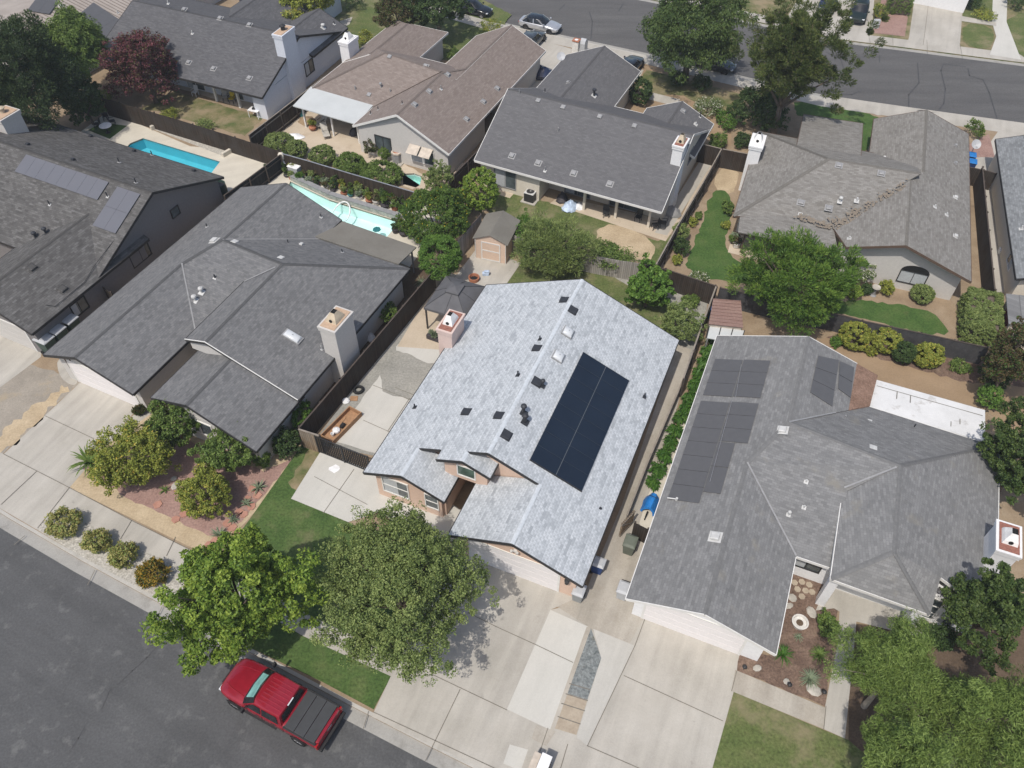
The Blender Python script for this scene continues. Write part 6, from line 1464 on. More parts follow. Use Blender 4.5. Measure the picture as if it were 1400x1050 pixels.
def pickup(label, loc, rot):
    t = thing('pickup_truck', label, 'pickup', loc, rot)
    L_, w = 2.85, 1.02
    st = [(-2.82, .93, .55, 1.08), (-2.78, .985, .50, 1.13), (-1.6, 1.0, .45, 1.15), (-.45, 1.0, .45, 1.15), (.9, 1.0, .45, 1.14), (1.25, 1.0, .46, 1.15), (1.6, .995, .47, 1.14), (2.1, .98, .48, 1.10), (2.45, .93, .48, 1.04), (2.68, .84, .48, .96), (2.80, .72, .5, .84), (2.83, .66, .52, .74)]
    b = MB(); b.loft([sect(x, w_, zb, zt, .035 if x > .8 else .01) for x, w_, zb, zt in st]); body = b.build('body', M['red_paint'], t, smooth=True)
    # hood creases
    hc = MB()
    for sy in (1, -1): hc.tube([(1.35, sy*.62, 1.165), (2.1, sy*.55, 1.125), (2.55, sy*.42, 1.035)], .022, 6)
    hc.build('hood_ridge', M['red_paint'], body, smooth=True)
    # cab
    c = MB()
    base = [(-.62, .93), (1.28, .93)]; 
    def cabsec(k):  # k 0 belt .. 1 roof
        xb = -.98+.10*k; xf = 1.32-.80*k; ww = .95-.17*k; z = 1.13+.68*k
        return [(xb, ww, z), ((xb+xf)/2, ww+.02, z), (xf-.1, ww, z), (xf, ww*.75, z), (xf+.05, 0, z), (xf, -ww*.75, z), (xf-.1, -ww, z), ((xb+xf)/2, -ww-.02, z), (xb, -ww, z), (xb-.02, 0, z)]
    c.loft([cabsec(0), cabsec(.5), cabsec(.93)], caps=False)
    tp = [(p[0]*.985+.002, p[1]*.95, p[2]) for p in cabsec(1.0)]; c.loft([cabsec(.93), tp], caps=False); c.face([(p[0], p[1], p[2]) for p in tp])
    cab = c.build('cab', M['red_paint'], t, smooth=True)
    rr = MB()
    for k in range(7):
        y = -.54+.18*k; rr.box(-.80, .42, y-.028, y+.028, 1.808, 1.822)
    rr.build('roof_rib', M['red_paint'], cab, bevel=.006)
    # glass just proud of the cab
    def lerp3(a, b, t_): return tuple(a[i]+(b[i]-a[i])*t_ for i in range(3))
    ws = MB(); A, B_ = cabsec(.06), cabsec(.9); e = Vector((.03, 0, .02))
    idx = [2, 3, 4, 5, 6]
    for i, j in zip(idx, idx[1:]):
        sc_ = lambda p: (p[0]+.03, p[1]*.97, p[2]+.02)
        ws.face([sc_(A[i]), sc_(A[j]), sc_(B_[j]), sc_(B_[i])])
    wsh = ws.build('windscreen', M['car_glass'], t)
    sh = MB(); A, B_ = cabsec(.2), cabsec(.78)
    for i, j in zip(idx, idx[1:]):
        sc_ = lambda p: (p[0]+.035, p[1]*.88, p[2]+.025); sh.face([sc_(A[i]), sc_(A[j]), sc_(B_[j]), sc_(B_[i])])
    sh.build('sun_shade', M['sunshade'], wsh)
    for sy in (1, -1):
        sg = MB(); f = lambda x, k: (x, sy*(.95-.17*k+.032), 1.13+.68*k)
        for x0, x1, x2, x3 in ((-.80, .10, .08, -.72), (.18, 1.08, .56, .16)):
            q = [f(x0, .10), f(x1, .10), f(x2, .82), f(x3, .82)]; sg.face(q if sy < 0 else q[::-1])
        sg.build('side_window', M['car_glass'], t)
        hd = MB()
        for x in (-.62, .26): hd.beam((x, sy*1.005, .98), (x+.2, sy*1.005, .98), .03, .035)
        hd.build('door_handle', M['plastic_black'], t)
        mr = MB(); mr.tube([(1.0, sy*.97, 1.18), (1.02, sy*1.08, 1.22)], .03, 6); mr.box(.94, 1.06, min(sy*1.07, sy*1.27), max(sy*1.07, sy*1.27), 1.1, 1.36); mr.build('mirror', M['plastic_black'], t, bevel=.02)
        ar = MB()
        for x in (-1.75, 1.82):
            pts = [(x+.47*math.cos(R(a)), sy*1.006, .40+.47*math.sin(R(a))) for a in range(0, 181, 15)]; ar.face(pts if sy < 0 else pts[::-1])
        ar.build('wheel_arch', M['plastic_black'], t)
        for x in (-1.75, 1.82): wheel(t, x, sy*.93, .39, .26)
        tl = MB().box(-2.855, -2.74, min(sy*.80, sy*.99), max(sy*.80, sy*.99), .68, 1.08); tl.build('tail_lamp', M['tail_red'], t, bevel=.02)
        hl = MB().box(2.58, 2.74, min(sy*.55, sy*.84), max(sy*.55, sy*.84), .78, .93); hl.build('headlight', M['lamp_clear'], t, bevel=.03)
        rl = MB().box(-2.78, -1.04, min(sy*.86, sy*.98), max(sy*.86, sy*.985), 1.14, 1.20); rl.build('bed_rail', M['plastic_black'], t, bevel=.02)
        dg = MB()
        for x in (-1.0, .14, 1.2): dg.beam((x, sy*1.001, .56), (x, sy*1.001, 1.08), .012, .008, (1, 0, 0))
        dg.beam((-2.7, sy*1.0, .62), (2.3, sy*.995, .62), .01, .012)
        dg.build('door_gap', M['plastic_black'], t)
        sl_ = MB().beam((-.55, sy*1.0, .42), (1.25, sy*1.0, .42), .1, .06); sl_.build('side_step', M['plastic_black'], t)
    rw = MB(); A, B_ = cabsec(.12), cabsec(.88); rw.face([(A[8][0]-.03, -.80, A[8][2]), (A[8][0]-.03, .80, A[0][2]), (B_[0][0]-.03, .68, B_[0][2]), (B_[8][0]-.03, -.68, B_[8][2])][::-1]); rw.build('rear_window', M['car_glass'], t)
    bl = MB(); bl.beam((-.925, -.2, 1.80), (-.925, .2, 1.80), .05, .03); bl.build('brake_light', M['lamp_clear'], t)
    tc = MB()
    for x0, x1 in ((-1.60, -1.10), (-2.14, -1.62), (-2.70, -2.16)): tc.box(x0, x1, -.90, .90, 1.15, 1.225)
    tc.build('bed_cover', M['tonneau'], t, bevel=.015)
    tg = MB().box(-2.85, -2.76, -.80, .80, .66, 1.17); tgo = tg.build('tailgate', M['red_paint'], t, bevel=.02); MB().box(-2.865, -2.85, -.16, .16, .92, 1.02).build('tailgate_handle', M['chrome'], tgo)
    bp = MB().box(-3.0, -2.82, -.95, .95, .46, .64); bp.build('rear_bumper', M['plastic_black'], t, bevel=.03); bf = MB().box(2.72, 2.88, -.72, .72, .46, .64); bf.build('front_bumper', M['chrome'], t, bevel=.04)
    gr = MB().box(2.74, 2.85, -.5, .5, .66, .88); gr.build('grille', M['plastic_black'], t, bevel=.02)
    return t
def car(label, loc, rot, mat, L_=4.55, w=.9, H=1.42, roofmat=None, rim='dark_rim', name='parked_car', cat='car', suv=False):
    t = thing(name, label, cat, loc, rot); h = L_/2
    zb = .32; belt = .92 if not suv else 1.05
    st = [(-h, w*.72, .45, belt*.82), (-h+.06, w*.86, .36, belt*.95), (-h+.5, w*.98, zb, belt), (-h*.3, w, zb, belt), (h*.3, w, zb, belt*.99), (h*.5, w*.99, zb, belt*.96), (h-.55, w*.95, zb, belt*.86), (h-.2, w*.82, .34, belt*.76), (h-.02, w*.62, .4, belt*.64)]
    b = MB(); b.loft([sect(x, w_, a, c, .04) for x, w_, a, c in st]); b.build('body', M[mat], t, smooth=True)
    xr, xf = (-h+.35 if not suv else -h+.15), h*.42
    def cs(k):
        a = xr+(.62 if not suv else .28)*k; f = xf-.78*k; ww = w*(.93-.2*k); z = belt-.02+(H-belt)*k
        return [(a, ww*.8, z), (a+.25*(1-.4*k), ww, z), ((a+f)/2, ww*1.01, z), (f-.3, ww, z), (f-.03, ww*.78, z), (f+.04, 0, z), (f-.03, -ww*.78, z), (f-.3, -ww, z), ((a+f)/2, -ww*1.01, z), (a+.25*(1-.4*k), -ww, z), (a, -ww*.8, z), (a-.05, 0, z)]
    g = MB(); g.loft([cs(0), cs(.5), cs(.9)], caps=False); g.build('window_band', M['car_glass'], t, smooth=True)
    r_ = MB(); tp = [(p[0]*.97, p[1]*.9, p[2]) for p in cs(1.0)]; r_.loft([cs(.88), cs(.95), tp]); r_.build('car_roof', M[roofmat or mat], t, smooth=True)
    pl_ = MB()
    for sy in (1, -1):
        for k0 in (2,):
            a, b2 = cs(0), cs(.92); i = 2 if sy > 0 else 8; pl_.beam(Vector(a[i])+Vector((0, sy*.01, 0)), Vector(b2[i])+Vector((0, sy*.01, 0)), .07, .03)
        for i_, j_ in (((3, 4), 0), ((0, 1), 0)):
            i = i_[0] if sy > 0 else (7 if i_[0] == 3 else 10); a, b2 = cs(0), cs(.92); pl_.beam(Vector(a[i])+Vector((0, sy*.01, .01)), Vector(b2[i])+Vector((0, sy*.01, .01)), .06, .05)
    pl_.build('pillar', M[mat], t)
    for sy in (1, -1):
        ar = MB()
        for x in (-h*.6, h*.62):
            pts = [(x+.37*math.cos(R(a)), sy*(w+.004), .33+.37*math.sin(R(a))) for a in range(0, 181, 15)]; ar.face(pts if sy < 0 else pts[::-1])
        ar.build('wheel_arch', M['plastic_black'], t)
        for x in (-h*.6, h*.62): wheel(t, x, sy*(w-.09), .32, .21, rim)
        MB().box(h-.32, h-.1, min(sy*w*.55, sy*w*.84), max(sy*w*.55, sy*w*.84), belt*.62, belt*.74).build('headlight', M['lamp_clear'], t, bevel=.03)
        MB().box(-h-.01, -h+.15, min(sy*w*.5, sy*w*.84), max(sy*w*.5, sy*w*.84), belt*.72, belt*.86).build('tail_lamp', M['tail_red'], t, bevel=.03)
        mr = MB().box(h*.30, h*.38, min(sy*w*.98, sy*w*1.16), max(sy*w*.98, sy*w*1.16), belt, belt+.15); mr.build('mirror', M[mat], t, bevel=.03)
    MB().box(h-.1, h+.03, -w*.5, w*.5, .36, .52).build('grille', M['plastic_black'], t, bevel=.02)
    return t
a = W(449, 994, .9); b = W(309, 917, .9)
hd = math.atan2((near[3]-near[5]).y, (near[3]-near[5]).x)
ctr = (W(433, 1021, .95)+W(463.6, 966, 1.05))*.5; d = Vector((math.cos(hd), math.sin(hd), 0))
tk = pickup('dark red pickup with black bed cover and teal sunshade at the kerb', (ctr+d*2.95).to_tuple()[:2]+(RZ,), hd); tk.scale = (1.06,)*3
def along(px, z=.5):
    p = W(*px, z); best = min(range(len(far)-1), key=lambda i: abs((far[i]+far[i+1]).x/2-p.x)); e = (far[best+1]-far[best]).normalized(); return p, math.atan2(e.y, e.x)
p, ag = along((739, 30), .7); car('silver coupe with black roof parked on the top street', (p.x, p.y, RZ), ag-.02, 'silver_paint', 4.6, .92, 1.38, 'black_paint')
p, ag = along((648, 9), .7); car('black hatchback at the top edge beyond the brown house', (p.x, p.y, RZ), ag, 'black_paint', 4.2, .88, 1.48, rim='rim')
p, ag = along((978, 84), .7); car('dark car half hidden under the large street tree', (p.x, p.y, RZ), ag, 'dark_paint', 4.3, .9, 1.45)
p = W(862, 90, .6); car('black car beside the slate garage, half behind its roof', (p.x, p.y, 0), R(65), 'black_paint', 4.5, .9, 1.42)
p = W(727, 54, .6); car('dark grey car on the driveway behind the brown roof', (p.x, p.y, 0), R(65), 'dark_paint', 4.4, .9, 1.42)
p = W(1175, 15, .8); car('black off-roader with open rear on the driveway across the street', (p.x, p.y, 0), R(-112), 'green_black', 4.2, .93, 1.75, name='parked_car', suv=True)
p = W(1133, 1, .8); car('dark car at the top edge behind the tall pine', (p.x, p.y, 0), R(-112), 'blue_paint', 4.4, .92, 1.6, suv=True)
# ------------------------------------------------------------------ small things
M['bin_grey'] = plain('bin_grey', (.26, .27, .27), .55, 0, .08, 4); M['bin_pale'] = plain('bin_pale', (.42, .43, .44), .5, 0, .06, 4); M['bin_blue'] = plain('bin_blue', (.02, .05, .16), .5); M['bin_olive'] = plain('bin_olive', (.12, .135, .105), .55); M['bin_green'] = plain('bin_green', (.03, .06, .05), .5)
M['tarp_blue'] = plain('blue_tarp', (.02, .17, .48), .45, 0, .15, 6); M['tarp_pale'] = plain('pale_tarp', (.46, .56, .70), .5, 0, .3, 4); M['white_plastic'] = plain('white_plastic', (.75, .75, .75), .45); M['terracotta'] = plain('terracotta', (.36, .15, .085), .85, 0, .2, 6); M['teal_pot'] = plain('teal_glaze', (.03, .16, .17), .3, 0, .2, 5); M['white_pot'] = plain('white_pot', (.62, .60, .56), .6); M['dark_pot'] = plain('dark_pot', (.05, .045, .05), .6); M['canopy'] = plain('canopy_cloth', (.105, .105, .11), .85, 0, .1, 2); M['shed_pink'] = plain('shed_siding', (.62, .47, .365), .85, 0, .06, 6); M['teal_cloth'] = plain('teal_cloth', (.04, .16, .16), .8); M['rubber'] = plain('rubber', (.02, .02, .02), .85); M['cushion'] = plain('cushion', (.40, .38, .34), .85); M['yellow'] = plain('yellow_plastic', (.6, .45, .03), .5); M['boulder'] = plain('boulder', (.40, .375, .33), .9, 0, .2, 3)
def bin_(label, px, rot, body='bin_grey', lid='bin_pale', z=0, s=1.0, group=None, px_z=1.0):
    p = W(px[0], px[1], px_z); t = thing('wheelie_bin', label, 'bin', (p.x, p.y, z), rot, group); t.scale = (s,)*3
    b = MB(); b.loft([[(-.24, -.27, .06), (.24, -.27, .06), (.24, .25, .06), (-.24, .25, .06)], [(-.30, -.36, .95), (.30, -.36, .95), (.30, .33, .95), (-.30, .33, .95)]]); b.build('bin_body', M[body], t, bevel=.02)
    l_ = MB(); l_.loft([[(-.33, -.40, .95), (.33, -.40, .95), (.33, .38, .95), (-.33, .38, .95)], [(-.32, -.38, 1.0), (.32, -.38, 1.0), (.32, .36, 1.02), (-.32, .36, 1.02)], [(-.2, -.25, 1.05), (.2, -.25, 1.05), (.2, .25, 1.07), (-.2, .25, 1.07)]]); l_.build('lid', M[lid], t, bevel=.015)
    hb = MB().tube([(-.24, .42, .98), (.24, .42, .98)], .02, 6); hb.build('handle', M['plastic_black'], t)
    for sx in (-1, 1):
        w_ = MB().lathe([(.11, -.03), (.11, .03)], 12); o = w_.build('bin_wheel', M['rubber'], t); o.location = (sx*.27, .27, .11); o.rotation_euler = (0, R(90), 0)
    return t
A1 = R(-22)
bin_('grey bin with pale lid at the garage corner of the main house', (792, 806), A1, 'bin_grey', 'bin_pale'); bin_('blue bin with grey lid under the right eave of the main house', (818, 768), A1+1.57, 'bin_blue', 'bin_pale'); bin_('olive green bin by the open side gate', (862, 741), A1, 'bin_olive', 'bin_olive', s=1.1); bin_('pale grey bin under the left eave of the right house', (853, 803), A1, 'bin_pale', 'bin_pale')
for lb, px in (('pale-lidded bin nearest the street in the side passage of the far-left house', (63, 468)), ('pale-lidded bin in the middle of the side passage row', (79, 455)), ('pale-lidded bin furthest back in the side passage row', (96, 441))): bin_(lb, px, R(-25+90), 'bin_green', 'bin_pale', s=1.45)
bin_('blue bin nearer the street on the paving by the right-edge house', (1330, 211), R(-20), 'bin_blue', 'tarp_blue'); bin_('blue bin against the short fence by the right-edge house', (1331, 220), R(-20), 'bin_blue', 'tarp_blue')
b_ = W(302, 259, .5); o = thing('barrel', 'dark green barrel at the corner of the far-left house', 'barrel', (b_.x, b_.y, 0)); MB().lathe([(.42, 0), (.5, .15), (.52, .7), (.48, 1.05), (.5, 1.1), (.45, 1.1), (.42, .9)], 16, cap=True).build('barrel_body', M['bin_green'], o, smooth=True); MB().lathe([(.40, .93), (.05, .95)], 14).build('lid', M['dark_pot'], o)
# covered bike
p = W(889, 690, .5); t = thing('covered_bicycle', 'bicycle under a bright blue tarp in the side passage', 'bicycle', (p.x, p.y, 0), R(65)); t.scale = (.82, .82, .82); tb = MB(); sec = []
for x, w_, h_ in ((-.5, .34, .72), (-.42, .42, .92), (0, .44, .98), (.45, .45, 1.02), (.85, .40, .95), (.95, .34, .7)): sec.append([(x+rnd.uniform(-.03, .03), y*w_*rnd.uniform(.9, 1.1), z*h_) for y, z in ((-1.3, .12), (-.9, .6), (-.35, .97), (.1, 1.0), (.5, .9), (.95, .5), (1.25, .15))])
tb.loft(sec, closed=False, caps=False); tb.build('tarp', M['tarp_blue'], t, smooth=True)
for x in (-.8, .5):
    wq = MB(); wq.tube([(x-.0+.33*math.cos(R(a)), 0, .34+.33*math.sin(R(a))) for a in range(0, 361, 20)], .03, 6, False)
    for k in range(8): wq.tube([(x, 0, .34), (x+.32*math.cos(k*.785), 0, .34+.32*math.sin(k*.785))], .006, 4)
    wq.build('wheel', M['rubber'], t)
hb_ = MB(); hb_.tube([(.42, -.3, 1.08), (.42, .3, 1.08)], .02, 6); hb_.tube([(.5, 0, .34), (.42, 0, 1.08)], .025, 6); hb_.build('handlebar', M['metal_dark'], t)
# gazebo
c = [W(*q, 2.15) for q in ((577, 419), (612, 376.5), (664, 391), (638, 437))]
ctr = sum(c, Vector())/4; e = ((c[3]-c[0])+(c[2]-c[1])).normalized(); ag = math.atan2(e.y, e.x); t = thing('gazebo', 'square gazebo with dark grey two-tier cloth canopy', 'gazebo', (ctr.x, ctr.y, 0), ag)
hw, hd_ = ((c[3]-c[0]).length+(c[2]-c[1]).length)/4, ((c[1]-c[0]).length+(c[2]-c[3]).length)/4
cn = MB(); k = .26
lo = [(-hw, -hd_, 2.1), (hw, -hd_, 2.1), (hw, hd_, 2.1), (-hw, hd_, 2.1)]; mid = [(x*.62, y*.62, 2.5) for x, y, z in lo]; up_ = [(x*k, y*k, 2.82) for x, y, z in lo]; sk = [(x*1.005, y*1.005, 1.92) for x, y, z in lo]
cn.loft([sk, lo, mid, up_], caps=False); cn.build('canopy', M['canopy'], t)
tc = MB(); a_ = [(x*(k+.05), y*(k+.05), 2.95) for x, y, z in lo]; b2 = [(0, 0, 3.15)]*4; tc.loft([a_, b2], caps=False); tc.loft([[(x, y, z-.1) for x, y, z in a_], a_], caps=False); tc.build('canopy_top', M['canopy'], t)
sm = MB()
for q in lo: sm.tube([Vector(q)+Vector((0, 0, .015)), Vector((q[0]*.62, q[1]*.62, 2.515)), Vector((q[0]*k, q[1]*k, 2.835))], .018, 5)
for i in range(4):
    a = Vector(lo[i]).lerp(Vector(lo[(i+1) % 4]), .5); sm.tube([a+Vector((0, 0, .015)), Vector((a.x*.62, a.y*.62, 2.515)), Vector((a.x*k, a.y*k, 2.835))], .012, 5)
sm.build('seam', M['metal_dark'], t)
for x, y, z in lo:
    pb = MB(); pb.box(x*.94-.05, x*.94+.05, y*.94-.05, y*.94+.05, 0, 2.08); pb.build('post', M['metal_dark'], t)
tb_ = thing('patio_table', 'dark patio table in the shade of the gazebo', 'table', (ctr.x, ctr.y, .012), ag); MB().box(-.8, .8, -.5, .5, .70, .74).build('tabletop', M['trim_brown'], tb_, bevel=.01)
for x in (-.7, .7):
    for y in (-.4, .4): MB().box(x-.03, x+.03, y-.03, y+.03, 0, .70).build('leg', M['metal_dark'], tb_)
# wheelbarrow-like planter on the wall by the chimney
p = W(593, 458, .4); t = thing('planter_trough', 'dark trough with pale green plant left of the pink chimney', 'planter', (p.x, p.y, .012), R(-25)); MB().box(-.5, .5, -.22, .22, 0, .38).build('trough', M['dark_pot'], t, bevel=.02); _seed[0] += 1; make_crown('foliage', M['leaf_agave'], (.35, .18, .22), 500, 8, .14, (.2, .05), _seed[0], parent=t, loc=(0, 0, .5), style='spike')
# beige shed
c = [W(*q, 0) for q in ((650, 352), (692, 361))]
e = (c[1]-c[0]).normalized(); n = Vector((-e.y, e.x, 0)); wd = (c[1]-c[0]).length; t = thing('garden_shed', 'beige garden shed with white trim and grey gable roof', 'shed', c[0], math.atan2(e.y, e.x))
dp = 3.0; hh = 1.9; hr = 2.45
wl = MB(); cs_ = [(0, 0), (wd, 0), (wd, hh), (wd/2, hr), (0, hh)]; A_ = [(x, 0, z) for x, z in cs_]; B_ = [(x, dp, z) for x, z in cs_]
wl.face(A_); wl.face(B_[::-1])
for i in range(5): wl.face([A_[i], B_[i], B_[(i+1) % 5], A_[(i+1) % 5]])
wl.build('wall', M['shed_pink'], t)
rf_ = MB()
for sx, x0 in ((1, -.15), (-1, wd+.15)): rf_.slab([(x0, -.12, hh+.01), (wd/2, -.12, hr+.08), (wd/2, dp+.12, hr+.08), (x0, dp+.12, hh+.01)] if sx > 0 else [(wd/2, -.12, hr+.08), (x0, -.12, hh+.01), (x0, dp+.12, hh+.01), (wd/2, dp+.12, hr+.08)], .05)
rf_.build('roof', M['roll_roof'], t)
tr_ = MB()
for a, b in (((.04, 0), (.04, hh)), ((wd-.04, 0), (wd-.04, hh)), ((0, hh), (wd/2, hr)), ((wd/2, hr), (wd, hh))): tr_.beam((a[0], -.02, a[1]), (b[0], -.02, b[1]), .04, .09, (0, 1, 0))
tr_.build('trim', M['trim_white'], t)
dr = MB().box(wd*.22, wd*.80, -.03, -.002, .05, 1.75); do = dr.build('door', M['shed_pink'], t); dt = MB()
for x in (wd*.22, wd*.80, ): dt.box(x-.04, x+.04, -.045, -.031, .05, 1.75)
for z in (.09, .95, 1.71): dt.box(wd*.22+.041, wd*.80-.041, -.045, -.031, z-.05, z+.05)
dt.build('door_trim', M['trim_white'], do)
# small sheds behind the right house
c = [W(*q, 2.0) for q in ((969, 443), (975, 409), (1013, 412), (1016, 448))]; ctr = sum(c, Vector())/4; ctr.z = 0
t = thing('garden_shed', 'low shed with rusty ribbed metal roof by the fence corner', 'shed', ctr); M['rust_metal'] = surface('rusty_metal', [(.3, (.20, .12, .10)), (.7, (.29, .20, .17))], 1, 8, .2, None, .7, .1, (.4, 3, 1, 0)); m_ = MB(); m_.slab([tuple(q-ctr) for q in (c[0], c[3], c[2], c[1])], .05); m_.build('roof', M['rust_metal'], t)
rb = MB()
for i in range(9): rb.beam((c[0].lerp(c[1], i/8)-ctr)+Vector((0, 0, .03)), (c[3].lerp(c[2], i/8)-ctr)+Vector((0, 0, .03)), .05, .03)
rb.build('roof_rib', M['rust_metal'], t); wl = MB()
for i in range(4):
    a, b = (c[i]-ctr)*.94, (c[(i+1) % 4]-ctr)*.94; wl.face([(a.x, a.y, 0), (b.x, b.y, 0), (b.x, b.y, 1.93), (a.x, a.y, 1.93)])
wl.build('wall', M['beige_trim'], t)
c = [W(*q, 1.7) for q in ((966, 462), (970, 445), (1018, 452), (1012, 470))]; ctr = sum(c, Vector())/4; ctr.z = 0
t = thing('lean_to', 'white corrugated lean-to just below the rusty shed roof', 'lean-to', ctr); m_ = MB(); m_.slab([tuple(q-ctr) for q in (c[0], c[3], c[2], c[1])], .04); m_.build('roof', M['white_panel'], t); rb = MB()
for f in (0, .33, .67, 1): rb.beam(c[0].lerp(c[3], f)-ctr+Vector((0, 0, .02)), c[1].lerp(c[2], f)-ctr+Vector((0, 0, .02)), .06, .05)
rb.build('rafter', M['metal_dark'], t)
for q in c: MB().box((q-ctr).x*.93-.04, (q-ctr).x*.93+.04, (q-ctr).y*.93-.04, (q-ctr).y*.93+.04, 0, 1.66).build('post', M['trim_grey'], t)
p = W(975, 421, .9); t = thing('drum', 'bright blue plastic drum against the back corner fence', 'drum', (p.x, p.y, 0)); MB().lathe([(.27, 0), (.3, .08), (.3, .45), (.32, .48), (.3, .51), (.3, .82), (.26, .9)], 16).build('drum_body', M['tarp_blue'], t, smooth=True); MB().lathe([(.05, .9), (.05, .94)], 8).build('bung', M['white_plastic'], t)
# tyre, planter box, oddments in the side yard
p = W(490, 533, .1); t = thing('tyre', 'old black tyre lying by the fence', 'tyre', (p.x, p.y, .01)); MB().lathe([(.22, .02), (.32, 0), (.37, .05), (.37, .17), (.32, .22), (.22, .2), (.22, .02)], 24, cap=False).build('tyre_ring', M['rubber'], t, smooth=True)
a, b = W(438, 596, .3), W(478, 556, .3); e = (b-a).normalized(); n = Vector((e.y, -e.x, 0)); ln = (b-a).length; t = thing('planter_box', 'long open wooden box filled with odd scrap along the fence', 'box', (a.x, a.y, .01), math.atan2(e.y, e.x)); w_ = 1.0; bx = MB()
bx.box(0, ln, -w_, -w_+.06, 0, .4); bx.box(0, ln, -.06, 0, 0, .4); bx.box(0, .06, -w_+.06, -.06, 0, .4); bx.box(ln-.06, ln, -w_+.06, -.06, 0, .4); bx.box(.06, ln-.06, -w_+.06, -.06, 0, .05); bx.build('box_side', M['wood'], t)
for (lb, nm, x, y, sx, sy, sz, mt) in (('white bucket in the wooden box', 'bucket', .55, -.5, .2, .2, .25, 'white_plastic'), ('crumpled white bag in the middle of the wooden box', 'bag', .95, -.45, .26, .2, .2, 'white_plastic'), ('black crate in the wooden box', 'crate', 1.45, -.55, .35, .22, .2, 'plastic_black'), ('tan board lying in the wooden box', 'board', 1.75, -.25, .7, .12, .05, 'wood')):
    q = Vector((a.x, a.y, 0))+e*x+n*(-y); o = MB()
    if nm in ('bucket',): o.lathe([(sx*.4, 0), (sx*.6, sz), (sx*.5, sz), (sx*.35, .04)], 14)
    elif nm == 'bag': o.lathe([(.12, 0), (.26, .06), (.24, .16), (.1, .24), (.05, .23)], 9)
    else: o.box(-sx/2, sx/2, -sy/2, sy/2, 0, sz)
    oo = o.build(nm, M[mt], None, bevel=.01 if nm in ('crate', 'board') else 0, loc=(q.x, q.y, .07)); oo.rotation_euler = (0, 0, math.atan2(e.y, e.x)+.1); tag(oo, lb, nm)
o = MB().lathe([(.2, 0), (.28, .08), (.2, .18), (.05, .2)], 8).build('bag', M['white_plastic'], None, loc=W(473, 549)); tag(o, 'white plastic bag on the gravel beyond the wooden box', 'bag')
o = MB().box(-.25, .25, -.2, .2, 0, .05).build('board', M['wood'], None, bevel=.01, loc=W(484, 545)); tag(o, 'small tan board beside the tyre', 'board')
pf_ = MB(); pts = [(.45*rnd.uniform(.5, 1.1)*math.cos(a), .32*rnd.uniform(.5, 1.1)*math.sin(a), .006) for a in [k*.7 for k in range(9)]]; pf_.slab(pts, .004); o = pf_.build('sheet_of_plastic', M['white_plastic'], None, loc=W(457, 641)+Vector((0, 0, .024))); tag(o, 'crumpled white sheet on the front parking pad', 'litter')
p = W(648, 380, .2); t = thing('fire_pit', 'rusty round fire pit on the pale pad before the shed', 'fire pit', (p.x, p.y, .016)); MB().lathe([(.4, 0), (.42, .3), (.34, .3), (.3, .1), (.05, .08)], 18).build('bowl', M['terracotta'], t); MB().lathe([(.3, .11), (.05, .13)], 12).build('ash', M['rubber'], t)
o = MB().box(-.25, .25, -.15, .15, 0, .25).box(-.1, .3, -.12, .12, .25, .4).build('toy', M['tarp_pale'], None, bevel=.04, loc=W(664, 376)+Vector((0, 0, .016))); tag(o, 'pale blue toy on the pad near the fire pit', 'toy')
# air conditioners
def ac(label, px, round_=False):
    p = W(*px, 0); t = thing('air_conditioner', label, 'air conditioner', (p.x, p.y, .01), R(-25)); MB().box(-.65, .65, -.6, .6, 0, .08).build('pad', M['concrete'], t, bevel=.01)
    if round_:
        MB().lathe([(.45, .08), (.47, .12), (.47, .85), (.5, .9), (.5, 1.0), (.36, 1.02)], 8, cap=False).build('casing', M['trim_grey'], t); MB().lathe([(.38, .95), (.05, .9)], 14).build('fan_grille', M['terracotta'], t)
        MB().lathe([(.49, .86), (.52, .9), (.52, 1.03), (.37, 1.04), (.36, .98)], 8, cap=False).build('top_rim', M['beige_trim'], t)
    else:
        MB().box(-.42, .42, -.42, .42, .08, .85).build('casing', M['metal_dark'], t, bevel=.02); MB().box(-.44, .44, -.44, .44, .852, .9).build('top_cover', M['vent_white'], t, bevel=.02); g = MB(); g.lathe([(.34, .902), (.3, .93), (.08, .95)], 16, cap=False); g.build('fan_grille', M['metal_dark'], t)
ac('square air conditioner with white top on the lawn beside the slate house', (725, 274)); ac('eight-sided air conditioner with rusty top by the brown house window', (544, 221), True)
# chairs
def chair(label, px, rot, mat='metal_dark', group=None, lounge=False):
    p = W(*px, 0); t = thing('lounge_chair' if lounge else 'patio_chair', label, 'chair', (p.x, p.y, .016), rot, group)
    if lounge: MB().slab([(-.3, -.3, .36), (.3, -.3, .36), (.3, .65, .34), (-.3, .65, .34)], .05).build('seat', M['cushion'], t); MB().slab([(-.3, -.9, .85), (.3, -.9, .85), (.3, -.32, .38), (-.3, -.32, .38)], .05).build('backrest', M['cushion'], t)
    else: MB().box(-.24, .24, -.22, .24, .40, .44).build('seat', M[mat], t, bevel=.01); MB().slab([(-.24, -.32, .95), (.24, -.32, .95), (.24, -.24, .46), (-.24, -.24, .46)], .03).build('backrest', M[mat], t)
    for x in (-.22, .22):
        for y in ((-.2, .22) if not lounge else (-.25, .55)): MB().box(x-.02, x+.02, y-.02, y+.02, 0, .39 if not lounge else .3).build('leg', M['metal_dark' if mat != 'white_plastic' else mat], t)
        ar = MB().beam((x*1.15, -.26, .64), (x*1.15, .2, .62), .04, .03); ar.build('armrest', M['metal_dark' if mat != 'white_plastic' else mat], t)
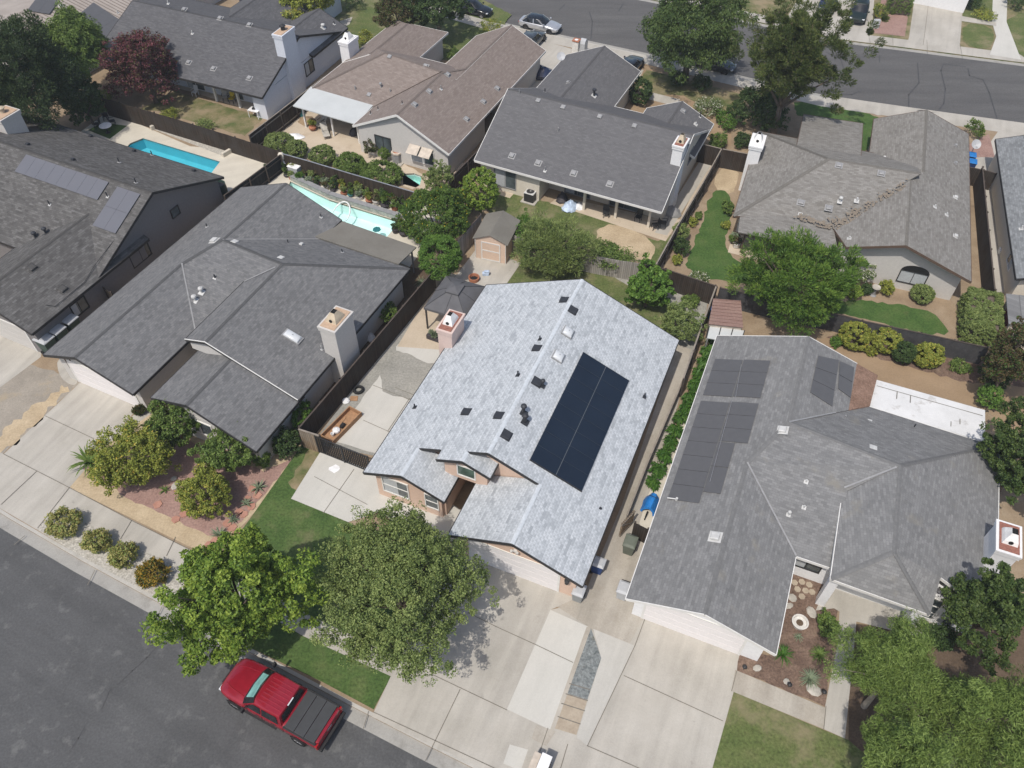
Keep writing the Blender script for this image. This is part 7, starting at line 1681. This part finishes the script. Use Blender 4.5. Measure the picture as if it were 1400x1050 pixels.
for lb, px, r_ in (('black chair behind the second porch post of the slate house', (828, 296), 180), ('black barbecue chair in the deep shade of the porch', (872, 302), 150), ('black chair in the sun at the right end of the porch', (895, 313), 100), ('black chair at the far right corner of the porch by the fence', (906, 310), 80)): chair(lb, px, R(r_))
for lb, px, r_ in (('reclining patio chair with pale cushion on the brown house patio', (446, 186), 200), ('reclining chair under the white patio cover', (440, 172), 150)): chair(lb, px, R(r_), lounge=True)
for lb, px, r_, mt in (('white plastic chair at the left end of the white house porch', (268, 131), 160, 'white_plastic'), ('pale chair on the white house porch beside the yellow one', (309, 138), 190, 'cushion'), ('yellow chair on the white house porch', (318, 140), 170, 'yellow')): chair(lb, px, R(r_), mt)
p = W(348, 150, .7); t = thing('patio_table', 'white square table at the right of the white house porch', 'table', (p.x, p.y, .012), R(-20)); MB().box(-.55, .55, -.4, .4, .70, .74).build('tabletop', M['white_plastic'], t)
for x in (-.5, .5):
    for y in (-.35, .35): MB().box(x-.025, x+.025, y-.025, y+.025, 0, .7).build('leg', M['white_plastic'], t)
o = MB().box(-.2, .2, -.12, .12, 0, .16).build('toolbox', M['rubber'], None, bevel=.02, loc=(p.x, p.y, .755)); tag(o, 'small dark box on the white porch table', 'box')
p = W(144, 172, .7); t = thing('patio_table', 'white round table by the blue lap pool', 'table', (p.x, p.y, .012)); MB().lathe([(.55, .70), (.55, .74)], 20).build('tabletop', M['white_plastic'], t); MB().lathe([(.04, 0), (.04, .7)], 8).build('leg', M['metal_dark'], t); MB().lathe([(.25, 0), (.05, .06)], 12).build('base', M['metal_dark'], t)
for k, lb in enumerate(('black chair left of the round poolside table', 'black chair behind the round poolside table', 'black chair right of the round poolside table')):
    q = (144+(-9, 2, 11)[k], 172+(3, -8, -1)[k]); chair(lb, q, R((90, 200, 290)[k]))
def heap(name, label, px, r, h, mat, cat, seed=1, z=.016):
    p = W(*px, 0); rg = random.Random(seed); mb = MB(); n = 14; secs = []
    for k in range(6):
        f = k/5; secs.append([(r[0]*math.cos(6.283*i/n)*(1-f**1.6)*rg.uniform(.8, 1.15), r[1]*math.sin(6.283*i/n)*(1-f**1.6)*rg.uniform(.8, 1.15), h*f*rg.uniform(.75, 1.1)) for i in range(n)])
    mb.loft(secs); o = mb.build(name, M[mat], None, smooth=True, loc=(p.x, p.y, z)); o.rotation_euler = (0, 0, rg.random()*3); return tag(o, label, cat)
heap('tarp_pile', 'crumpled pale blue and white tarp heap on the porch edge', (779, 284), (.9, .6), .75, 'tarp_pale', 'tarp', 3); heap('tarp_pile', 'white bundle beside the pale blue tarp heap', (792, 283), (.55, .45), .45, 'white_plastic', 'tarp', 5); heap('clutter_pile', 'dark cloth-covered clutter under the left of the porch', (768, 274), (.6, .5), .9, 'dark_pot', 'clutter', 7)
heap('tarp_pile', 'grey-blue covered furniture at the shaded right end of the slate house', (918, 292), (.8, .7), .8, 'trim_grey', 'tarp', 9); heap('covered_trailer', 'navy tarp-covered trailer between the brown and slate garages', (737, 104), (1.1, 2.0), 1.2, 'blue_paint', 'trailer', 11)
heap('rag_pile', 'white crumpled cover on the brown house patio', (404, 187), (.85, .5), .3, 'white_plastic', 'cover', 13); heap('rock_pile', 'tan rock pile at the left of the brown house patio', (420, 166), (.9, .8), .4, 'tan_dirt', 'rocks', 15); heap('clutter_pile', 'dark clutter under the right of the white patio cover', (486, 182), (.7, .5), .8, 'dark_pot', 'clutter', 17); heap('clutter_pile', 'teal cushion heap on the patio under the white cover', (412, 157), (.4, .4), .5, 'teal_cloth', 'cushions', 19)
for i, (lb, px, m_) in enumerate((('white cloth bundle in the shaded passage beside the chimney', (507, 463), 'white_plastic'), ('brown box heap in the shaded passage above the white bundle', (496, 452), 'wood'), ('dark barbecue shape in the passage below the chimney', (452, 512), 'metal_dark'), ('dark storage heap in the passage under the right eave', (535, 430), 'dark_pot'))): heap('clutter_pile', lb, px, (.4, .35), .6, m_, 'clutter', 30+i)
# pots along the wire fence
pot_forms = []
def pot_proto(form, mat, lmat, seed, tall):
    t = bpy.data.objects.new('potted_plant', None); C.objects.link(t); b = MB()
    b.lathe([(.13, 0), (.2, .05), (.24, .3), (.26, .34), (.21, .34), (.2, .28)] if form == 0 else [(.1, 0), (.26, .12), (.3, .26), (.2, .4), (.23, .44), (.17, .42)] if form == 1 else [(.24, 0), (.27, .22), (.24, .22), (.22, .15)], 14).build('pot', M[mat], t, smooth=True)
    make_crown('foliage', M[lmat], (.24, .24, tall*.4), 320, 9, .16, (.15, .06), seed, parent=t, loc=(0, 0, .38+tall*.32), style='spike' if form == 1 else 'leaf', low=-1); return t
combos = [(0, 'terracotta', 'leaf_mid', .6), (1, 'teal_pot', 'leaf_rich', .5), (2, 'white_pot', 'leaf_agave', .4), (0, 'dark_pot', 'leaf_dark', .9), (1, 'terracotta', 'leaf_yellow', .6), (0, 'white_pot', 'leaf_brown', .5), (1, 'dark_pot', 'leaf_mid', 1.0), (2, 'terracotta', 'leaf_olive', .6)]
names_p = ['terracotta pot with green plant', 'round teal urn with spiky plant', 'low white bowl of succulents', 'tall black pot with dark plant', 'terracotta urn with yellow-green plant', 'white pot with brownish plant', 'black urn with tall green plant', 'low terracotta bowl with olive plant']
protos = [pot_proto(a, b, c_, 500+i, d_) for i, (a, b, c_, d_) in enumerate(combos)]
used = set(); A_, B_ = W(396, 228), W(566, 281)
for i in range(46):
    k = (i*3+i//8) % 8; f = i/45; rowo = (i % 3)*.48; e = (B_-A_).normalized(); n = Vector((e.y, -e.x, 0)); q = A_.lerp(B_, f)+n*(.35+rowo+rnd.uniform(-.1, .1))+e*rnd.uniform(-.15, .15); sc_ = rnd.uniform(.8, 1.35)
    lb = names_p[k]+' among the crowded pots along the wire fence'
    if k not in used: used.add(k); o = protos[k]; o.location = (q.x, q.y, .012); o.scale = (sc_,)*3; tag(o, lb, 'potted plant', 'potted plants along the wire fence: '+names_p[k])
    else: dup(protos[k], (q.x, q.y, .012), rnd.random()*6, lb, 'potted plants along the wire fence: '+names_p[k], sc_)
for i, (px, k, lb) in enumerate((((368, 243), 3, 'black pot in the shade by the corner of the two pool fences'), ((376, 236), 1, 'teal urn at the corner of the two pool fences'), ((392, 226), 6, 'tall black urn right beside the white water jug'), ((541, 318), 3, 'black pot with bare plant at the right end of the turquoise pool'), ((552, 322), 6, 'dark urn on the deck by the corner of the brown patio cover'), ((548, 312), 5, 'white pot at the citrus tree edge of the pool deck'), ((428, 178), 4, 'terracotta urn beside the patio post of the brown house'), ((500, 180), 0, 'terracotta pot by the sliding window under the patio cover'), ((1003, 330), 2, 'white bowl on the small patio of the taupe house'), ((1006, 338), 5, 'white pot at the corner of the small taupe house patio'))):
    q = W(*px); dup(protos[k], (q.x, q.y, .014), i, lb, None, 1.2)
p = W(389, 232, 0); t = thing('garden_ornament', 'white garden statue carrying a pale jug near the pool fence', 'statue', (p.x, p.y, .012)); MB().lathe([(.35, 0), (.3, .1), (.15, .2), (.2, .5), (.28, .7), (.2, .9), (.1, 1.0)], 14).build('figure', M['white_plastic'], t, smooth=True); MB().lathe([(.15, 1.0), (.26, 1.15), (.28, 1.5), (.18, 1.65), (.1, 1.7)], 14).build('jug', M['cream'], t, smooth=True)
p = W(405, 239, 0); t = thing('storage_cabinet', 'pale grey storage box at the left end of the pot row', 'cabinet', (p.x, p.y, .012), R(-25)); MB().box(-.5, .5, -.35, .35, 0, .85).build('box', M['bin_pale'], t, bevel=.02); MB().box(-.53, .53, -.38, .38, .852, .92).build('lid', M['white_plastic'], t, bevel=.02)
# pool things
p = W(466, 289, .1); t = MB(); t.tube([(.75*math.cos(R(a)), 1.1*math.sin(R(a)), .12+.25*math.sin(R(a*1.5))) for a in range(-60, 280, 15)], .06, 8); o = t.build('pool_hose', M['white_plastic'], None, smooth=True, loc=(p.x, p.y, -.06)); tag(o, 'looped white pool hose floating in the turquoise pool', 'hose')
p = W(515, 313, 0); o = MB().lathe([(.05, 0), (.35, .03), (.3, .1), (.1, .14)], 7).build('pool_float', M['teal_pot'], None, loc=(p.x, p.y, -.09)); tag(o, 'small dark green float in the turquoise pool', 'pool float')
for lb, px in (('black urn at the left end of the gravel bed wall', (205, 169)), ('black urn at the right end of the gravel bed wall', (316, 201))):
    o = MB().lathe([(.15, 0), (.12, .08), (.3, .3), (.34, .42), (.26, .42), (.1, .3)], 14).build('urn', M['dark_pot'], None, smooth=True, loc=W(*px)+Vector((0, 0, .4))); tag(o, lb, 'urn')
# dishes, box at the kerb, post box
def dish(label, px, z, az):
    p = W(*px, z); t = thing('satellite_dish', label, 'satellite dish', (p.x, p.y, z-.9), az); MB().tube([(0, 0, 0), (0, 0, .8)], .03, 8).build('mast', M['metal'], t); d = MB(); d.lathe([(.02, 0), (.2, .03), (.36, .10), (.42, .15), (.41, .16), (.34, .12), (.02, .03)], 18, cap=False); o = d.build('reflector', M['bin_pale'], t, smooth=True); o.location = (0, 0, .85); o.rotation_euler = (R(45), 0, 0); a = MB().tube([(0, -.05, .7), (0, -.5, .9)], .015, 6); a.build('feed_arm', M['metal_dark'], t)
dish('grey satellite dish at the left eave of the slate garage', (767, 77), 2.9, R(0)); dish('pale satellite dish over the paving by the right-edge house', (1334, 197), 1.8, R(0))
for q in (L(-27.4, 70.4, 65),): pass
p = W(787, 73, 0); t = thing('letter_box_pillar', 'white square pillar with reddish cap on the far driveway', 'letter box', (p.x, p.y, .02), R(-25)); MB().box(-.32, .32, -.32, .32, 0, 1.35).build('pillar', M['white_pot'], t, bevel=.02); MB().box(-.38, .38, -.38, .38, 1.352, 1.45).build('cap', M['terracotta'], t, bevel=.02); MB().lathe([(.2, 1.452), (.16, 1.47)], 12).build('cap_hole', M['white_plastic'], t)
p = W(797, 72, 0); t = thing('utility_cabinet', 'pale round-topped cabinet beside the white pillar on the far driveway', 'cabinet', (p.x, p.y, .02), R(-25)); c_ = MB(); c_.loft([[(x, y, z) for y, z in ((-.45, 0), (.45, 0), (.45, 1.1), (.3, 1.38), (0, 1.5), (-.3, 1.38), (-.45, 1.1))] for x in (-.3, .3)]); c_.build('cabinet', M['bin_pale'], t, bevel=.02); MB().box(-.31, -.302, -.35, .35, .5, 1.05).build('door', M['white_plastic'], t)
p = W(737, 1048, 0); t = thing('letter_box', 'white-topped letter box cabinet on a beige pedestal at the bottom edge', 'letter box', (p.x, p.y, .02), R(-24)); MB().box(-.36, -.02, -.5, .3, 0, .95).build('pedestal', M['beige_trim'], t, bevel=.02); MB().box(.02, .48, -.5, .32, .02, 1.08).build('cabinet', M['metal_dark'], t, bevel=.02); MB().box(.0, .50, -.52, .34, 1.082, 1.13).build('lid', M['white_plastic'], t, bevel=.015)
# stones in beds
RS = [(344, 693), (352, 678), (334, 704), (327, 700), (338, 683), (318, 722), (311, 716), (323, 730), (308, 740), (294, 740), (285, 746), (300, 748), (346, 668), (240, 710), (252, 703), (216, 690)]
st_ = None
for i, px in enumerate(RS):
    pts = [(.26*rnd.uniform(.8, 1.2)*math.cos(a), .26*rnd.uniform(.8, 1.2)*math.sin(a), .05) for a in [k*1.05 for k in range(6)]]
    o = MB().slab(pts, .05).build('flagstone', M['redstone'], None, loc=W(*px)+Vector((0, 0, .008))); o.rotation_euler = (0, 0, rnd.random()*3); tag(o, 'flat red flagstone in the garden bed of the left neighbour', 'paving stone', 'red flagstones in the garden bed')
HS = [(1086, 797), (1096, 796), (1106, 800), (1090, 806), (1101, 808), (1110, 810), (1096, 816)]
for i, px in enumerate(HS):
    o = MB().slab([(.19*math.cos(k*1.047), .19*math.sin(k*1.047), .04) for k in range(6)], .04).build('stepping_stone', M['stone'], None, loc=W(*px)+Vector((0, 0, .02))); tag(o, 'pale hexagonal stepping stone beside the entry of the right house', 'stepping stone', 'hexagonal stepping stones')
for lb, px, r_ in (('large pale boulder in the mulch beside the stepping stones', (1109, 838), .36), ('pale slab stone in the mulch near the strap leaves', (1112, 944), .4), ('small round stone at the front of the mulch bed', (1075, 932), .18), ('round flat stone near the garage pillar', (1035, 914), .25), ('square stone under the roof edge in the mulch', (1078, 829), .28), ('square tan block above it in the mulch', (1083, 818), .26), ('pale boulder pair by the round shrub tree', (240, 665), .3), ('white rock under the round shrub tree', (238, 655), .2)):
    o = MB().lathe([(r_*.7, 0), (r_, r_*.2), (r_*.8, r_*.4), (r_*.1, r_*.5)], 8).build('boulder', M['boulder'], None, smooth=True, loc=W(*px)+Vector((0, 0, .015))); o.rotation_euler = (0, 0, rnd.random()*6); o.scale = (1, rnd.uniform(.6, 1), 1); tag(o, lb, 'rock')
p = W(1093, 852, .2); t = thing('flower_pot', 'round pale pot ringed by stones in the mulch bed', 'pot', (p.x, p.y, .02)); MB().lathe([(.2, 0), (.36, .1), (.4, .32), (.44, .36), (.36, .36), (.34, .25), (.05, .24)], 18, cap=False).build('pot', M['white_pot'], t, smooth=True); MB().lathe([(.34, .24), (.02, .25)], 14).build('soil', M['dark_soil'], t)
p = W(1196, 398, .4); t = thing('bird_bath', 'grey stone bird bath left of the arched window', 'bird bath', (p.x, p.y, 0)); MB().lathe([(.25, 0), (.12, .12), (.1, .6), (.2, .68)], 12).build('pedestal', M['trim_grey'], t, smooth=True); MB().lathe([(.2, .68), (.32, .78), (.30, .82), (.1, .74)], 16).build('bowl', M['boulder'], t, smooth=True)
for lb, px in (('black path light by the garage pillar in the mulch', (1016, 916)), ('black path light at the front of the mulch bed', (1077, 940)), ('black path light at the right corner of the mulch bed', (1124, 950))):
    p = W(*px); t = thing('path_light', lb, 'garden lamp', (p.x, p.y, .015)); MB().tube([(0, 0, 0), (0, 0, .4)], .015, 6).build('stem', M['metal_dark'], t); MB().lathe([(.13, .38), (.1, .44), (.02, .5)], 10).build('lamp_shade', M['metal_dark'], t)
for lb, px, sx, sy, sz, mt in (('teal tarp leaning on the wall of the right-edge house', (1368, 300), .15, 1.6, 1.3, 'teal_cloth'), ('brown boards leaning on the wall of the right-edge house', (1362, 272), .15, 1.8, 1.4, 'wood'), ('white bucket on the narrow right-edge path', (1367, 346), .35, .5, .4, 'white_plastic')):
    p = W(*px); o = MB().box(-sx/2, sx/2, -sy/2, sy/2, 0, sz).build('lean_board' if mt != 'white_plastic' else 'bucket', M[mt], None, bevel=.03, loc=(p.x, p.y, .01)); o.rotation_euler = (0, R(8) if mt != 'white_plastic' else 0, R(-18)); tag(o, lb, 'board' if mt == 'wood' else 'tarp' if mt == 'teal_cloth' else 'bucket')
o = MB().box(-.35, .35, -.2, .2, 0, .9).build('utility_box', M['bin_pale'], None, bevel=.03, loc=W(1196, 38)); tag(o, 'pale utility box beside the planter across the top street', 'utility box')
# ------------------------------------------------------------------ light, sky and camera
sc_ = bpy.context.scene
AZ, EL = 58.0, 60.5      # direction the shadows fall (from +x), height of the sun
d = Vector((math.cos(R(AZ))*math.cos(R(EL)), math.sin(R(AZ))*math.cos(R(EL)), -math.sin(R(EL))))
sun = bpy.data.lights.new('sun', 'SUN'); sun.energy = 3.4; sun.angle = R(.6); sun.color = (1, .945, .87)
so = bpy.data.objects.new('sun', sun); C.objects.link(so); so.rotation_euler = d.to_track_quat('-Z', 'Y').to_euler()
w = bpy.data.worlds.new('World'); sc_.world = w; w.use_nodes = True
nt = w.node_tree; bg = nt.nodes['Background']
sky = nt.nodes.new('ShaderNodeTexSky'); sky.sky_type = 'NISHITA'; sky.sun_disc = False
sky.sun_elevation = R(EL); sky.sun_rotation = math.atan2(-d.x, -d.y); sky.dust_density = 2.5; sky.air_density = 1.0
nt.links.new(sky.outputs[0], bg.inputs[0]); bg.inputs[1].default_value = .14
hz = MB().box(-420, 420, -200, 700, -3.5, 46).build('haze', (lambda m: (m.node_tree.nodes.clear(), (lambda o, v: (setattr(v.inputs['Density'], 'default_value', .0004), setattr(v.inputs['Color'], 'default_value', (.86, .93, 1, 1)), m.node_tree.links.new(v.outputs[0], o.inputs['Volume'])))(m.node_tree.nodes.new('ShaderNodeOutputMaterial'), m.node_tree.nodes.new('ShaderNodeVolumePrincipled')), m)[-1])(newmat('air')[0])); hz['kind'] = 'stuff'
cam = bpy.data.cameras.new('camera'); co = bpy.data.objects.new('camera', cam); C.objects.link(co)
cam.sensor_fit = 'HORIZONTAL'; cam.sensor_width = 36; cam.lens = FOC/1400*36; cam.clip_end = 3000; cam.clip_start = .5
Mx = Matrix((_rt, _up, -_fw)).transposed().to_4x4(); Mx.translation = Vector((0, 0, CAM_H)); co.matrix_world = Mx
sc_.camera = co
vs = sc_.view_settings; vs.view_transform = 'Standard'; vs.look = 'None'; vs.exposure = 0; vs.gamma = 1; vs.use_curve_mapping = False
sc_.render.resolution_x = 1024; sc_.render.resolution_y = 768
sc_.cycles.max_bounces = 6; sc_.cycles.transparent_max_bounces = 8
